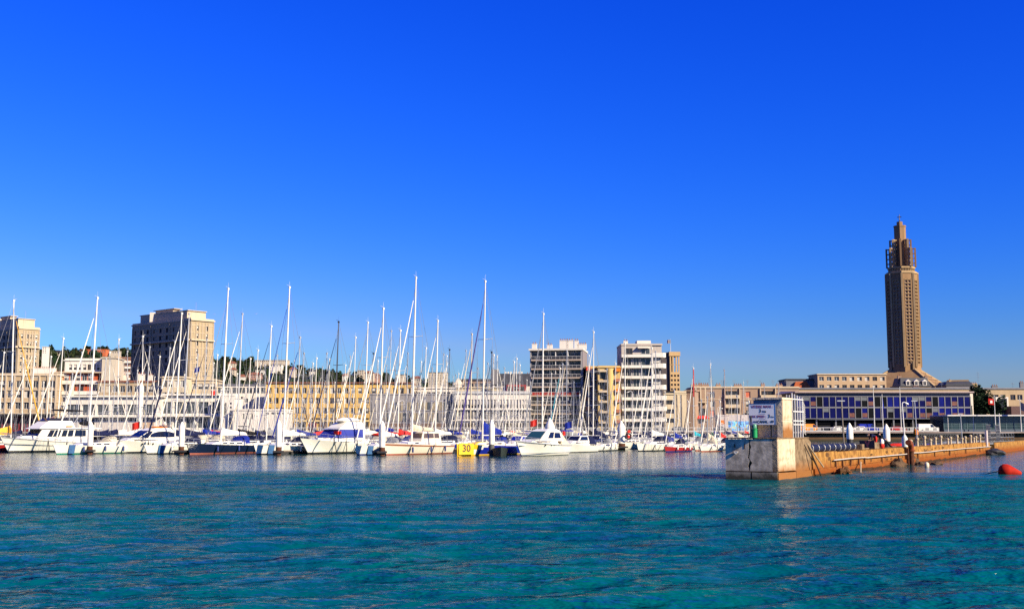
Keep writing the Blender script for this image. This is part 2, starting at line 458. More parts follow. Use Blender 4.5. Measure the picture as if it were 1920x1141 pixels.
GL = mat('window_glass_dark', (.040, .040, .044), .15, var=.3, scale=.2, spec=.35)
GL2 = mat('window_glass_blue', (.065, .078, .09), .15, var=.3, scale=.2, spec=.4)
CURT = mat('pale_curtain', (.55, .52, .46), .8, var=.1)
FRW = mat('white_window_frame', (.74, .72, .68), .5, var=.05)
FRB = mat('brown_window_frame', (.12, .07, .04), .6, var=.05)
SHR = mat('orange_red_shutter', (.55, .12, .05), .7, var=.1)
WIN = {}
def win_mesh(w, h, kind):
    k = (round(w, 2), round(h, 2), kind)
    if k in WIN: return WIN[k]
    mb = MB(); fw = min(.09, w * .1)
    fm = 0
    mb.box(0, 0, 0, w, .05, fw, 0); mb.box(0, 0, h - fw, w, .05, h, 0)
    mb.box(0, 0, fw, fw, .05, h - fw, 0); mb.box(w - fw, 0, fw, w, .05, h - fw, 0)
    mats = [FRW, GL, CURT]
    if kind == 'shutter': mb.box(fw, .02, fw, w - fw, .04, h - fw, 2); mats = [FRW, GL, SHR]
    elif kind == 'half':
        mb.box(fw, .03, fw, w - fw, .04, h * .45, 1); mb.box(fw, .01, h * .45, w - fw, .04, h - fw, 2)
    elif kind == 'wide':
        n = max(2, int(w / 1.3))
        for i in range(1, n): mb.box(w * i / n - fw / 2, 0, fw, w * i / n + fw / 2, .05, h - fw, 0)
        mb.box(fw, .03, fw, w - fw, .04, h - fw, 1); mats = [FRW, GL2, CURT]
    elif kind == 'brown':
        mb.box(w / 2 - fw / 2, 0, fw, w / 2 + fw / 2, .05, h - fw, 0); mb.box(fw, .03, fw, w - fw, .04, h - fw, 1); mats = [FRB, GL, CURT]
    elif kind == 'curtain':
        mb.box(w / 2 - fw / 2, 0, fw, w / 2 + fw / 2, .05, h - fw, 0)
        mb.box(fw, .03, fw, w * .45, .04, h - fw, 2); mb.box(w * .46, .03, fw, w - fw, .04, h - fw, 1)
    else:
        mb.box(w / 2 - fw / 2, 0, fw, w / 2 + fw / 2, .05, h - fw, 0); mb.box(fw, .03, fw, w - fw, .04, h - fw, 1)
    WIN[k] = mb.mesh('window', mats); return WIN[k]
def add_window(parent, o, u, a, z, w, h, dep, kind, name='window'):
    o, u = Vector(o), Vector(u); nrm = Vector((u.y, -u.x, 0))
    me = win_mesh(w, h, kind)
    p = o + u * a - nrm * (dep - .055) + Vector((0, 0, z))
    return put(name, me, parent, p, math.atan2(u.y, u.x))

def grid(w, z0, z1, nc, nr, ww, wh, ml=None, skip=()):
    """even rows and columns of openings"""
    out = []
    fh = (z1 - z0) / nr
    for r in range(nr):
        for c in range(nc):
            if (c, r) in skip: continue
            cu = w * (c + .5) / nc; zz = z0 + fh * r + (fh - wh) * .5
            out.append((cu - ww / 2, zz, cu + ww / 2, zz + wh))
    return out

def block(name, label, cat, pxl, pxr, pyt, Y, depth, rot, wm, front, side=None, kinds=('casement', 'casement', 'curtain', 'half'), dep=.28,
          roof=None, parapet=.5, z0=QZ, trim=None, cornice=.35, group=None, leftside=None, seed=0, width=None):
    rot = R(rot); x = AX(pxl, Y)
    if width is None:
        # solve for the width whose right edge lands on pxr
        tgt = (pxr - 960) / F / 1.006 ; w = (tgt * Y - x) / (math.cos(rot) - tgt * math.sin(rot))
    else: w = width
    h = ZT(pyt, Y) - z0
    e = thing(name, label, cat, (x, Y, z0), rot, group)
    rnd = random.Random(seed + int(pxl))
    fo = front(w, h) if front else []; so = side(depth, h) if side else []; lo = leftside(depth, h) if leftside else []
    mb = MB()
    facade(mb, (0, 0, 0), (1, 0, 0), w, 0, h, fo, dep)
    facade(mb, (w, 0, 0), (0, 1, 0), depth, 0, h, so, dep)
    facade(mb, (0, depth, 0), (0, -1, 0), depth, 0, h, lo, dep)
    mb.quad((w, depth, 0), (0, depth, 0), (0, depth, h), (w, depth, h))

    # inner skin keeps the openings closed
    mb.build('wall', wm, e)
    core = MB(); d2 = dep + .012
    core.box(d2, d2, .02, w - d2, depth - .2, h - .05)
    core.build('inner_wall', mat('dark_interior', (.03, .03, .035), .8, var=.1), e)
    for ops, o, u in ((fo, (0, 0, 0), (1, 0, 0)), (so, (w, 0, 0), (0, 1, 0)), (lo, (0, depth, 0), (0, -1, 0))):
        for q in ops:
            ww, hh = q[2] - q[0], q[3] - q[1]
            kd = q[4] if len(q) > 4 else (rnd.choice(kinds))
            add_window(e, o, u, q[0], q[1], ww, hh, dep, kd)
    rf = MB(); c = cornice
    rf.box(-c, -c, h, w + c, depth + c, h + .3)
    rf.box(0, 0, h + .3, w, .25, h + .3 + parapet); rf.box(0, depth - .25, h + .3, w, depth, h + .3 + parapet)
    rf.box(0, .25, h + .3, .25, depth - .25, h + .3 + parapet); rf.box(w - .25, .25, h + .3, w, depth - .25, h + .3 + parapet)
    rf.build('roof', roof or trim or wm, e)
    e['w'] = w; e['h'] = h
    return e, w, h

def bands(e, w, depth, zs, t, proud, m, name='string_course', x0=0, side=True):
    for z in zs:
        mb = MB(); mb.box(x0 - proud, -proud, z, w + proud, -.002, z + t)
        if side: mb.box(w + .002, 0, z, w + proud, depth, z + t)
        mb.build(name, m, e)
def pilasters(e, xs, h, wd, proud, m, name='pilaster', z0=0):
    for x in xs:
        MB().box(x - wd / 2, -proud, z0, x + wd / 2, -.002, h).build(name, m, e)
def chimneys(e, spots, m, pot=None):
    for x, y, z, w, h in spots:
        mb = MB(); mb.box(x - w / 2, y - .4, z, x + w / 2, y + .4, z + h); mb.box(x - w / 2 - .08, y - .48, z + h, x + w / 2 + .08, y + .48, z + h + .14)
        n = max(1, int(w / .6))
        for i in range(n): mb.tube((x - w / 2 + w * (i + .5) / n, y, z + h + .14), (x - w / 2 + w * (i + .5) / n, y, z + h + .65), .15, .12, 6, 1)
        mb.build('chimney', [m, mat('clay_chimney_pot', (.32, .13, .07), .8)], e)
def antenna(e, x, y, z, h):
    mb = MB(); mb.tube((x, y, z), (x, y, z + h), .04, n=4)
    for k in (.7, .85, .97):
        mb.tube((x - .6, y, z + h * k), (x + .6, y, z + h * k), .025, n=4)
    mb.build('antenna', WIRE, e)

BEIGE = mat('beige_render', (.46, .35, .215), .85, var=.1, scale=.25, streak=1)
BEIGE2 = mat('warm_sand_concrete', (.48, .36, .22), .85, var=.12, scale=.3, streak=1)
BEIGET = mat('tower_concrete', (.41, .325, .205), .85, var=.12, scale=.3, streak=1)
TRIMC = mat('pale_concrete_trim', (.58, .47, .33), .8, var=.08, scale=.5)
YEL = mat('yellow_render', (.66, .42, .115), .85, var=.08, scale=.25)
WHT = mat('white_render', (.78, .72, .62), .8, var=.07, scale=.25, streak=1)
GREYR = mat('grey_render', (.34, .33, .33), .85, var=.1, scale=.25, streak=1)
DGREY = mat('dark_grey_render', (.20, .19, .20), .85, var=.12, scale=.3, streak=1)
BROWNR = mat('brown_pink_render', (.36, .25, .18), .85, var=.1, scale=.3, streak=1)
REDR = mat('orange_red_render', (.50, .10, .035), .8, var=.08, scale=.3)
SLATE = mat('slate_roof', (.035, .037, .045), .6, var=.25, scale=1)
TILE = mat('orange_tile_roof', (.50, .13, .05), .8, var=.2, scale=1)
TILED = mat('old_red_tile_roof', (.26, .10, .06), .85, var=.25, scale=.8)
ZINC = mat('zinc_roofing', (.20, .20, .22), .5, metal=.3, var=.15, scale=.6)
BRN = mat('brown_painted_metal', (.14, .09, .06), .6, var=.1)

# -- two tall concrete apartment towers on the left, corner towards the sea
def tower(name, label, px_corner, Y, pyt, wl, wr, rows, cl, cr):
    """corner nearest the water at px_corner; the left face turned away from the sun"""
    a = R(-40)
    x = AX(px_corner, Y); h = ZT(pyt, Y) - QZ
    e = thing(name, label, 'apartment tower', (x, Y, QZ), 0)
    uL = Vector((-math.cos(a), -math.sin(a), 0)) ; uR = Vector((-math.sin(a), math.cos(a), 0))
    # left face runs from far end to the corner
    oL = uL * wl
    fh = (h - 7) / rows
    mb = MB()
    lops, rops = [], []
    for r in range(rows):
        z = 5.5 + r * fh + fh * .24
        for c in range(cl):
            cu = wl * (c + .5) / cl
            ww = 1.5 if c % 3 else .8
            lops.append((cu - ww / 2, z, cu + ww / 2, z + fh * .56, 'casement' if (c * 5 + r * 3) % 7 else 'curtain'))
        for c in cr: rops.append((wr * c - .6, z, wr * c + .6, z + fh * .62, 'half' if (r + int(c * 10)) % 3 else 'casement'))
    facade(mb, oL, -uL, wl, 0, h, lops, .3); facade(mb, (0, 0, 0), uR, wr, 0, h, rops, .3)
    c0, c1, c2, c3 = Vector((0, 0, 0)), uR * wr, uR * wr + uL * wl, uL * wl
    up = Vector((0, 0, h))
    mb.quad(c1, c2, c2 + up, c1 + up); mb.quad(c2, c3, c3 + up, c2 + up)
    mb.build('wall', BEIGET, e)
    k = MB(); q = lambda p, s: c0 + (p - c0) + ((c0 + c2) / 2 - p).normalized() * s
    i0, i1, i2, i3 = [q(p, .5) for p in (c0, c1, c2, c3)]
    k.hexa([i3, i0, i1, i2] + [p + up * .995 for p in (i3, i0, i1, i2)]); k.build('inner_wall', MATS.get('dark_interior') or mat('dark_interior', (.03, .03, .035), .8, var=.1), e)
    for o_, u_, ops in ((oL, -uL, lops), (Vector((0, 0, 0)), uR, rops)):
        for q_ in ops: add_window(e, o_, u_, q_[0], q_[1], q_[2] - q_[0], q_[3] - q_[1], .3, q_[4])
    # thin projecting ribs and floor bands divide the faces into panels
    nL, nR = Vector((-uL.y, uL.x, 0)), Vector((uR.y, -uR.x, 0))
    if nL.y > 0: nL = -nL
    if nR.y > 0: nR = -nR
    for r in range(rows + 1):
        z = 5.2 + r * fh; t = .5 if r == rows - 2 else .2; pr = .9 if r == rows - 2 else .12
        m1 = MB(); m1.hexa([oL, c0, c0 + nL * pr, oL + nL * pr][::-1] + [p + Vector((0, 0, t)) for p in [oL, c0, c0 + nL * pr, oL + nL * pr][::-1]])
        for i in range(len(m1.v)): m1.v[i] = (m1.v[i][0], m1.v[i][1], m1.v[i][2] + z)
        o1 = len(m1.v)
        m1.hexa([p + Vector((0, 0, z)) for p in (c0 + nR * pr, c1 + nR * pr, c1, c0)] + [p + Vector((0, 0, z + t)) for p in (c0 + nR * pr, c1 + nR * pr, c1, c0)])
        m1.build('floor_band', TRIMC, e)
    for s in (.02, .24, .36, .5, .64, .76, .98):
        p = c0 + uR * wr * s
        m1 = MB(); m1.beam(p + nR * .15 + Vector((0, 0, 4)), p + nR * .15 + up * .985, .35, .35); m1.build('pilaster', TRIMC, e)
    for s in (.01, .34, .66, .99):
        p = c0 + uL * wl * s
        m1 = MB(); m1.beam(p + nL * .12 + Vector((0, 0, 4)), p + nL * .12 + up * .985, .3, .3); m1.build('pilaster', BEIGET, e)
    rf = MB(); g = .5
    ctr = (c0 + c2) / 2
    def ring(s, za, zb, off=Vector((0, 0, 0))):
        pts = [ctr + off + (p - ctr) * s for p in (c3, c0, c1, c2)]
        rf.hexa([p + Vector((0, 0, za)) for p in pts] + [p + Vector((0, 0, zb)) for p in pts])
    ring(1.03, h, h + .5); ring(1.0, h + .5, h + 1.0)
    ring(.80, h + 1.0, h + 4.0); ring(.83, h + 4.0, h + 4.25); ring(.3, h + 4.25, h + 5.6, uL * 2 - uR * 1); ring(.36, h + 5.6, h + 5.8, uL * 2 - uR * 1)
    rf.build('roof', TRIMC, e)
    ch = MB(); p = ctr + uL * wl * .18 - uR * wr * .42
    ch.box(p.x - .9, p.y - .5, h + 1, p.x + .9, p.y + .5, h + 4.8); ch.build('chimney', CREAM, e)
    antenna(e, c0.x + 1, c0.y + 3, h + 1, 6)
    return e
tower('apartment_tower', 'tall square beige concrete tower block with a roof storey, left face in shadow', 351, 420, 600, 40, 10.4, 12, 9, (.30, .70))
tower('apartment_tower', 'beige concrete tower block cut by the left edge, lit side with window columns', 26, 420, 616, 26, 8.2, 12, 8, (.2, .42, .64, .84))

# -- beige block with pilasters at far left
def f_beige(w, h):
    out = []
    n = 9
    for c in range(n):
        cu = w * (c + .5) / n
        for z in (6.9, 10.3, 13.4):
            out.append((cu - .75, z, cu + .75, z + 2.1))
    return out
e, w, h = block('apartment_block', 'low beige concrete block with pilasters below the left tower', 'apartment block', -40, 102, 704, 345, 14, 1, BEIGE2, f_beige, trim=TRIMC)
pilasters(e, [w * i / 9 for i in range(10)], h, .45, .3, TRIMC, z0=5.6); bands(e, w, 14, (5.4, 8.9, 12.6), .3, .2, TRIMC)
chimneys(e, [(w * .75, 5, h + .3, 7, 2.2), (w * .93, 5, h + .3, 4, 1.0)], WHT)
shop = mat('dark_red_shopfront', (.20, .02, .025), .5, var=.2, scale=.6)
for i in range(9):
    m = MB(); a = w * i / 9 + .3; b = w * (i + 1) / 9 - .3
    m.box(a, -.6, .1, b, -.02, 4.6, 0); m.box(a + .3, -.63, .5, (a + b) / 2 - .15, -.6, 3.4, 1); m.box((a + b) / 2 + .15, -.63, .5, b - .3, -.6, 3.4, 1)
    m.build('shopfront', [shop, GL], e)
m = MB(); m.hexa([(0, -3.2, 4.7), (w, -3.2, 4.7), (w, -.02, 5.1), (0, -.02, 5.1), (0, -3.2, 4.9), (w, -3.2, 4.9), (w, -.02, 5.35), (0, -.02, 5.35)]); m.build('awning', CLOTH['black'], e)

# -- red and white block with loggias
def f_red(w, h):
    out = []
    for c in range(7): out.append((w * (.1 + c * .12), h - 2.9, w * (.1 + c * .12) + 1.1, h - 1.1))
    return out
e, w, h = block('apartment_block', 'white block with orange-red balcony storeys and a cream gable', 'apartment block', 116, 190, 676, 352, 13, 2, WHT, f_red, kinds=('casement', 'brown', 'half'))
base_z = 0
rb = MB(); rb.box(-2.6, -1.2, h - 7.0, w - .1, -.02, h - 3.9, 0); rb.build('red_storey', REDR, e)
for i in range(6):
    a = -1.4 + i * (w - 1) / 6
    add_window(e, (0, -1.2, 0), (1, 0, 0), a, h - 6.3, 1.5, 1.9, -.001, 'half' if i % 2 else 'casement')
for k in range(4):
    z = h - 7.4 - k * 3.3
    sl = MB(); sl.box(-2.9, -2.2, z, w, -.02, z + .35, 0); sl.box(-2.9, -2.2, z + .35, w, -2.1, z + 1.15, 0)
    sl.build('balcony', WHT, e)
    ins = MB(); ins.box(4.0, -1.3, z - 2.9, 9.0, -.03, z - .05, 0); ins.build('loggia_panel', REDR, e)
    for a in (-2.2, .2, 1.9, 9.5):
        if a + 1.4 > w: continue
        add_window(e, (0, -.04, 0), (1, 0, 0), a, z - 2.6, 1.4, 2.1, -.001, 'casement')
    for a, b in ((5.0, 6.6),):
        add_window(e, (0, -1.32, 0), (1, 0, 0), a, z - 2.5, b - a, 2.0, -.001, 'brown')
fn = MB(); fn.box(2.6, -2.6, 0, 4.0, -2.2, h - 7.4); fn.build('cream_fin', CREAM, e)
fl = MB(); fl.box(-2.9, -2.0, 0, -2.6, 8, h - 3.6); fl.build('side_wall', WHT, e)
pl = MB(); pl.box(-3.2, -2.4, h - 3.9, w + .2, -.02, h - 3.55); pl.build('roof_slab', TRIMC, e)
def f_gable(w, h): return [(w * .6, h * .62, w * .6 + .7, h * .62 + 1.2)]
e, w, h = block('gable_wall_house', 'plain cream gable wall adjoining the red and white block', 'house', 186, 211, 671, 350, 12, 6, mat('cream_render', (.55, .48, .37), .85, var=.06, scale=.3), f_gable, parapet=.1)

# -- orange and white buildings climbing behind
def f_few(n, r, ww=1.4, wh=1.4):
    return lambda w, h: grid(w, h * .12, h * .95, n, r, ww, wh)
e, w, h = block('apartment_house', 'orange-cream building with side balconies above the gable roof', 'apartment house', 206, 222, 672, 520, 12, 0, mat('apricot_render', (.62, .36, .16), .8, var=.06), lambda w, h: [])
e, w, h = block('apartment_house', 'white stepped balcony building just left of the big tower', 'apartment house', 222, 243, 672, 520, 12, 10, mat('brown_brick_render', (.25, .13, .09), .8), lambda w, h: [])  # plain brown wall behind the white balconies
for i in range(9): MB().box(-.5, -1.4, h - 2 - i * 2.6, w, -.01, h - 1.1 - i * 2.6).build('balcony', WHT, e)
e, w, h = block('apartment_block', 'beige block with a brown roof at the foot of the big tower', 'apartment block', 180, 300, 716, 350, 14, 1, BEIGE, lambda w, h: grid(w, h - 8.5, h, 9, 2, 1.6, 2.0) , roof=TILED, parapet=.2)
bands(e, w, 14, (h - 4.3,), .25, .2, TRIMC)
chimneys(e, [(w * .35, 5, h + .3, 1.5, 2.2), (w * .6, 5, h + .3, 2.2, 2.4), (w * .75, 5, h + .3, 1.2, 2.0)], CREAM)
e, w, h = block('apartment_block', 'cream block with a bay of windows right below the tower', 'apartment block', 300, 345, 708, 348, 12, 2, mat('cream_stone', (.62, .52, .36), .85, var=.08), lambda w, h: grid(w, h - 11, h, 4, 3, 1.4, 2.1), parapet=.2)
e, w, h = block('apartment_block', 'small beige block with a flat canopy in front of the tower foot', 'apartment block', 356, 402, 713, 356, 12, 4, mat('light_beige_stone', (.58, .47, .32), .85, var=.08), lambda w, h: grid(w, h - 11, h, 4, 3, 1.5, 1.9), parapet=.2)
e, w, h = block('apartment_block', 'grey and white block with long strip windows beside the yellow building', 'apartment block', 404, 500, 722, 360, 14, 0, WHT,
                lambda w, h: [(w * (.02 + .14 * i), h - 2.6, w * (.02 + .14 * i) + 1.9, h - .7) for i in range(7)] + [(w * .55, h - 5.5, w * .55 + 1.2, h - 4.2)], kinds=('wide',), roof=ZINC, parapet=.1)
MB().box(w * .35, -.5, h - 9.2, w * .99, -.02, h - 8.6).build('eaves', TRIMC, e)
MB().box(w * .35, -.3, h - 8.6 - 3.6, w * .99, -.02, h - 9.2).build('yellow_storey', YEL, e)
for i in range(4): add_window(e, (0, -.3, 0), (1, 0, 0), w * (.4 + .15 * i), h - 11.8, 1.4, 1.5, -.001, 'brown')

# -- long white waterside pavilion with glazed gallery (left)
def pavilion(label, pxl, pxr, pyt, Y, rows, rot=0, cat='pavilion', bay=4.2, wallm=WHT):
    e, w, h = block('waterside_pavilion', label, cat, pxl, pxr, pyt, Y, 12, rot, wallm,
                    lambda w, h: [q for (za, zb) in rows for q in [(bay * i + .25, za, bay * (i + 1) - .25, zb, 'wide') for i in range(int(w / bay))]], dep=.5, parapet=.15, cornice=.9)
    return e, w, h
e, w, h = pavilion('long white pavilion with a glazed upper gallery behind the left yachts', 122, 300, 744, 316, [(4.6, 7.6), (2.9, 3.5)], 0)
dn = mat('pale_garage_door', (.62, .56, .50), .7, var=.08)
for i in range(int(w / 4.2)):
    MB().box(4.2 * i + .4, -.08, .1, 4.2 * (i + 1) - .4, -.01, 2.6).build('garage_door', [dn, mat('sand_door', (.55, .38, .24), .7)][i > 4 and i < 9], e)
MB().box(-.5, -1.6, 4.0, w + .5, -.02, 4.25).build('walkway', WHT, e)
m = MB()
for i in range(int(w / 1.2)): m.box(i * 1.2, -1.55, 4.25, i * 1.2 + .06, -1.49, 5.2)
m.box(-.5, -1.56, 5.2, w + .5, -1.48, 5.28); m.build('railing', FRW, e)
e, w, h = pavilion('white pavilion with tall glazing between the tower and the yellow block', 300, 436, 741, 318, [(5.0, 8.4), (1.0, 3.9)], 1, bay=3.4)
MB().box(-.5, -1.6, 4.2, w + .5, -.02, 4.5).build('walkway', WHT, e)
e, w, h = block('marina_office', 'plain white marina building with two small dark openings', 'office', 436, 535, 769, 312, 10, 0, WHT,
                lambda w, h: [(w * .18 + i * 1.1, h - 2.4, w * .18 + i * 1.1 + .7, h - .9, 'plain') for i in range(3)] + [(w * .62 + i * 1.5, h - 1.2, w * .62 + i * 1.5 + .9, h - .6, 'plain') for i in range(5)] + [(w * .1, 1.2, w * .3, 1.6, 'plain')], parapet=.1, cornice=.2)
e, w, h = block('marina_office', 'narrow white building with a vertical row of small signs', 'office', 412, 437, 742, 314, 8, 0, WHT, lambda w, h: [(w * .25, 4.5, w * .45, 8, 'plain')], parapet=.1, cornice=.1)
for i in range(6): MB().box(w * .72, -.05, 7.6 - i * 1.1, w * .85, -.01, 8.1 - i * 1.1).build('sign_plate', CLOTH['navy'], e)

# -- yellow apartment block, five storeys, rhythm of paired white windows
YB = {}
def f_yel(w, h):
    out = []
    n = 21
    for c in range(n):
        for r in range(4):
            cu = w * (c + .5) / n
            z = h - 3.1 - r * 3.05
            out.append((cu - .62, z, cu + .62, z + 1.75))
    return out
e, w, h = block('apartment_block', 'long yellow apartment block with rows of white framed windows', 'apartment block', 497, 772, 718, 342, 13, 2.5, YEL, f_yel, roof=TILED, parapet=.05, cornice=.55,
                kinds=('casement', 'curtain', 'brown', 'half', 'casement'))
yp = mat('light_yellow_trim', (.74, .55, .24), .85, var=.05)
pilasters(e, [w * i / 21 for i in range(22)], h, .22, .06, yp, z0=3.2); bands(e, w, 13, (3.0,), .5, .1, yp)
for i in range(14):
    MB().box(w * i / 14 + .4, -.15, .1, w * (i + 1) / 14 - .4, -.02, 2.7).build('shopfront', [GL, shop, mat('brown_shopfront', (.16, .09, .05), .6)][i % 3], e)
sp = MB(); sp.box(w * .08, -.3, 2.0, w * .08 + 2.6, -.2, 4.0); so = sp.build('shop_sign', mat('blue_white_sign', (.35, .42, .75), .6), e)

# -- grey screened building and the white gallery building behind the masts
SCR = mat('grey_scaffold_net', (.30, .28, .275), .9, var=.15, scale=.35, streak=1)
SCR2 = mat('beige_shade_screen', (.40, .335, .22), .9, var=.2, scale=.5, streak=1)
e, w, h = block('screened_building', 'grey boxy building wrapped in vertical slatted screens', 'building', 693, 852, 740, 318, 12, 0, SCR, lambda w, h: [], parapet=.1, cornice=.15)
n = 26
for i in range(n):
    for r in range(2):
        a = w * .17 + (w * .83) * i / n; b = w * .17 + (w * .83) * (i + 1) / n
        if b > w: b = w
        MB().box(a + .08, -.12 - .05 * ((i * 7 + r) % 3), 2.9 + r * 3.0, b - .08, -.01, 5.3 + r * 3.0).build('slat_screen', (SCR2, SCR, CURT, GL2)[(0, 0, 1, 0, 1, 3)[(i * 5 + r * 3) % 6]], e)
MB().box(0, -.2, 0, w, -.01, 2.3).build('shopfront', mat('brown_shopfront', (.16, .09, .05), .6), e)
e, w, h = block('gallery_building', 'low white building with three storeys of narrow vertical bays', 'building', 852, 996, 738, 316, 12, 0, WHT,
                lambda w, h: [(w * i / 24 + .12, 3.4 + r * 3.1, w * (i + 1) / 24 - .12, 5.9 + r * 3.1, ('plain', 'half', 'curtain')[(i * 3 + r) % 3]) for i in range(24) for r in range(2)] + [(w * i / 24 + .12, .5, w * (i + 1) / 24 - .12, 2.5, 'brown') for i in range(24)],
                parapet=.5, cornice=.3, trim=mat('light_grey_trim', (.5, .5, .49), .8))
bands(e, w, 12, (3.0, 6.05), .22, .5, WHT)
e, w, h = block('rooftop_block', 'long pale terrace storey above the screened building', 'building', 770, 855, 728, 352, 10, 0, WHT, lambda w, h: grid(w, h - 3, h, 9, 1, 1.3, .9), parapet=.1)
e, w, h = block('rooftop_block', 'cream terrace storey above the white gallery building', 'building', 855, 940, 727, 352, 10, 0, mat('cream_stone', (.62, .52, .36), .85), lambda w, h: grid(w, h - 3, h, 8, 1, .9, .7), parapet=.1)
e, w, h = block('dormer_house', 'little white dormer house peeping above the gallery roof', 'house', 852, 866, 722, 360, 8, 3, CREAM, lambda w, h: [(w * .35, h - 2.8, w * .65, h - .9)], parapet=0, cornice=.1)
m = MB(); m.prism([(-.4, 0), (w + .4, 0), (w / 2, 2.2)], (0, -.3, h + .3), (1, 0, 0), (0, 0, 1), (0, 8, 0)); m.build('gable_roof', CREAM, e)
# dark slate-roofed row
e, w, h = block('slate_roof_building', 'dark slate mansard building left of the glazed tower block', 'building', 930, 996, 722, 372, 12, 0, WHT, lambda w, h: [], roof=SLATE, parapet=.1)
m = MB(); m.frus(0, w, .6, w - .6, 0, 3.8, 0, 0); 
m = MB(); m.hexa([(0, -.3, h + .3), (w, -.3, h + .3), (w, 10, h + .3), (0, 10, h + .3), (0, 2, h + 4.0), (w, 2, h + 4.0), (w, 9, h + 4.0), (0, 9, h + 4.0)]); m.build('mansard', SLATE, e)
MB().box(-1.4, -.4, h + .31, .8, 8, h + 5.3).build('gable_end', DGREY, e)
MB().box(w * .3, -1.2, h - 2.4, w * .86, -.02, h + .2).build('red_dormer', mat('dull_red_panels', (.28, .03, .035), .7), e)
for i in range(3): add_window(e, (0, -1.2, 0), (1, 0, 0), w * (.32 + .17 * i), h - 1.9, 1.7, 1.5, -.001, 'brown')
m = MB()
for i in range(7): m.box(w * .25 + i * .9, 3, h + 4.0, w * .25 + i * .9 + .5, 4, h + 4.7)
m.build('roof_balustrade', WHT, e)
chimneys(e, [(w * .97, 4, h + .3, 2.2, 3.6)], BROWNR)
e, w, h = block('slate_roof_building', 'low brown and slate roofs before the wooded skyline', 'building', 862, 932, 713, 400, 12, 0, BROWNR, lambda w, h: grid(w, h - 3.4, h, 8, 1, 1.3, 1.5), roof=SLATE, parapet=.3)

# -- glazed balcony block
e = thing('balcony_tower_block', 'eight-storey block with glazed balconies and grey side wall', 'apartment block', (AX(994, 326), 326, QZ), R(-9))
Yb = 326; w = (1093 - 994) * Yb / 2112 / math.cos(R(9)) * .985; h = ZT(657, Yb) - QZ; d = 14
m = MB(); m.box(0, 1.6, 0, w, d, h); m.box(w - .4, -.02, 0, w, 1.6, h); m.box(-.01, -.02, 0, .35, 1.6, h); m.build('wall', GREYR, e)
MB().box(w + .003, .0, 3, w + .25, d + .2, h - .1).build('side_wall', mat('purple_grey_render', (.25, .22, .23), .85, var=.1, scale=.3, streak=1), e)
MB().box(-.35, -.5, h, w + .4, d, h + .55).build('roof', WHT, e)
nf = 9; fh = (h - .2) / nf
slabm = mat('warm_balcony_slab', (.50, .40, .32), .8, var=.06)
railm = mat('smoked_glass_railing', (.05, .05, .055), .3, var=.1, spec=.3)
redr = mat('red_flower_boxes', (.35, .04, .03), .8, var=.3, scale=3)
for r in range(nf):
    z = r * fh
    if r: MB().box(.36, -.6, z - .25, w - .41, 1.58, z + .12).build('balcony_slab', slabm, e)
    if r:
        m = MB(); m.box(.36, -.55, z + .12, w - .41, -.5, z + 1.0, 1 if r != 4 else 2); m.box(.36, -.58, z + 1.0, w - .41, -.48, z + 1.06, 0)
        for i in range(13): m.box(.36 + i * (w - .8) / 12.01, -.58, z + .12, .40 + i * (w - .8) / 12.01, -.56, z + 1.0, 0)
        m.build('railing', [FRW, railm, redr], e)
    for i in range(4):
        a = .45 + i * (w - .85) / 4; b = a + (w - .85) / 4 - .25
        add_window(e, (0, 1.55 - (.4 if (i * 3 + r) % 4 == 1 else 0), 0), (1, 0, 0), a, z + .15, b - a, fh - .55, -.001, 'wide')
        if i: MB().box(a - .2, -.4, z + .13, a - .06, 1.5, z + fh - .26).build('partition', FRW, e)
chimneys(e, [(w * .05, 4, h + .55, 1.4, 1.6), (w * .34, 5, h + .55, 1.6, 1.3), (w * .62, 5, h + .55, 2.6, 2.6), (w * .73, 5, h + .55, 2.2, 2.6), (w * .86, 5, h + .55, 1.2, 2.5), (w * .97, 5, h + .55, 2.6, 1.4)], WHT)
antenna(e, w * .3, 6, h + .5, 3)

# -- yellow narrow house and its dark neighbour
YC = mat('pale_yellow_render', (.60, .43, .17), .85, var=.08)
e, w, h = block('narrow_apartment_house', 'narrow dark house with orange balconies right of the glazed block', 'apartment house', 1099, 1122, 691, 323, 10, 0, DGREY, lambda w, h: grid(w, 3, h, 2, 6, 1.2, 1.6), trim=YC)
for i in range(6):
    MB().box(.1, -1.1, 3.2 + i * 2.85, w * .35, -.02, 4.2 + i * 2.85).build('balcony', CLOTH['red'] if i % 2 else mat('rust_balcony', (.45, .14, .05), .7), e)
    MB().box(w * .45, -.9, 3.2 + i * 2.85, w, -.02, 3.4 + i * 2.85).build('balcony', FRW, e)
e, w, h = block('narrow_apartment_house', 'narrow yellow house with rounded bay between the two tall blocks', 'apartment house', 1122, 1164, 689, 318, 12, 0, YC, lambda w, h: [(w * .08, 3.2 + r * 2.9, w * .36, 5.2 + r * 2.9, 'brown') for r in range(5)] + [(w * .6, 3.2 + r * 2.9, w * .66, 5.0 + r * 2.9, 'plain') for r in range(5)], roof=YC, parapet=.3)
for i in range(6):
    MB().box(.1, -.9, 2.3 + i * 2.9, w * .4, -.02, 2.9 + i * 2.9).build('balcony', TRIMC, e)
    MB().box(w * .78, -1.2, 2.4 + i * 2.9, w, -.02, 3.3 + i * 2.9).build('balcony', CLOTH['orange'] if i in (3, 5) else mat('rust_balcony', (.45, .14, .05), .7), e)
m = MB(); m.lathe([(1.1, 0), (1.1, h - .2)], (w * .52, -.1, 0), 12); m.build('round_bay', YC, e, smooth=True)

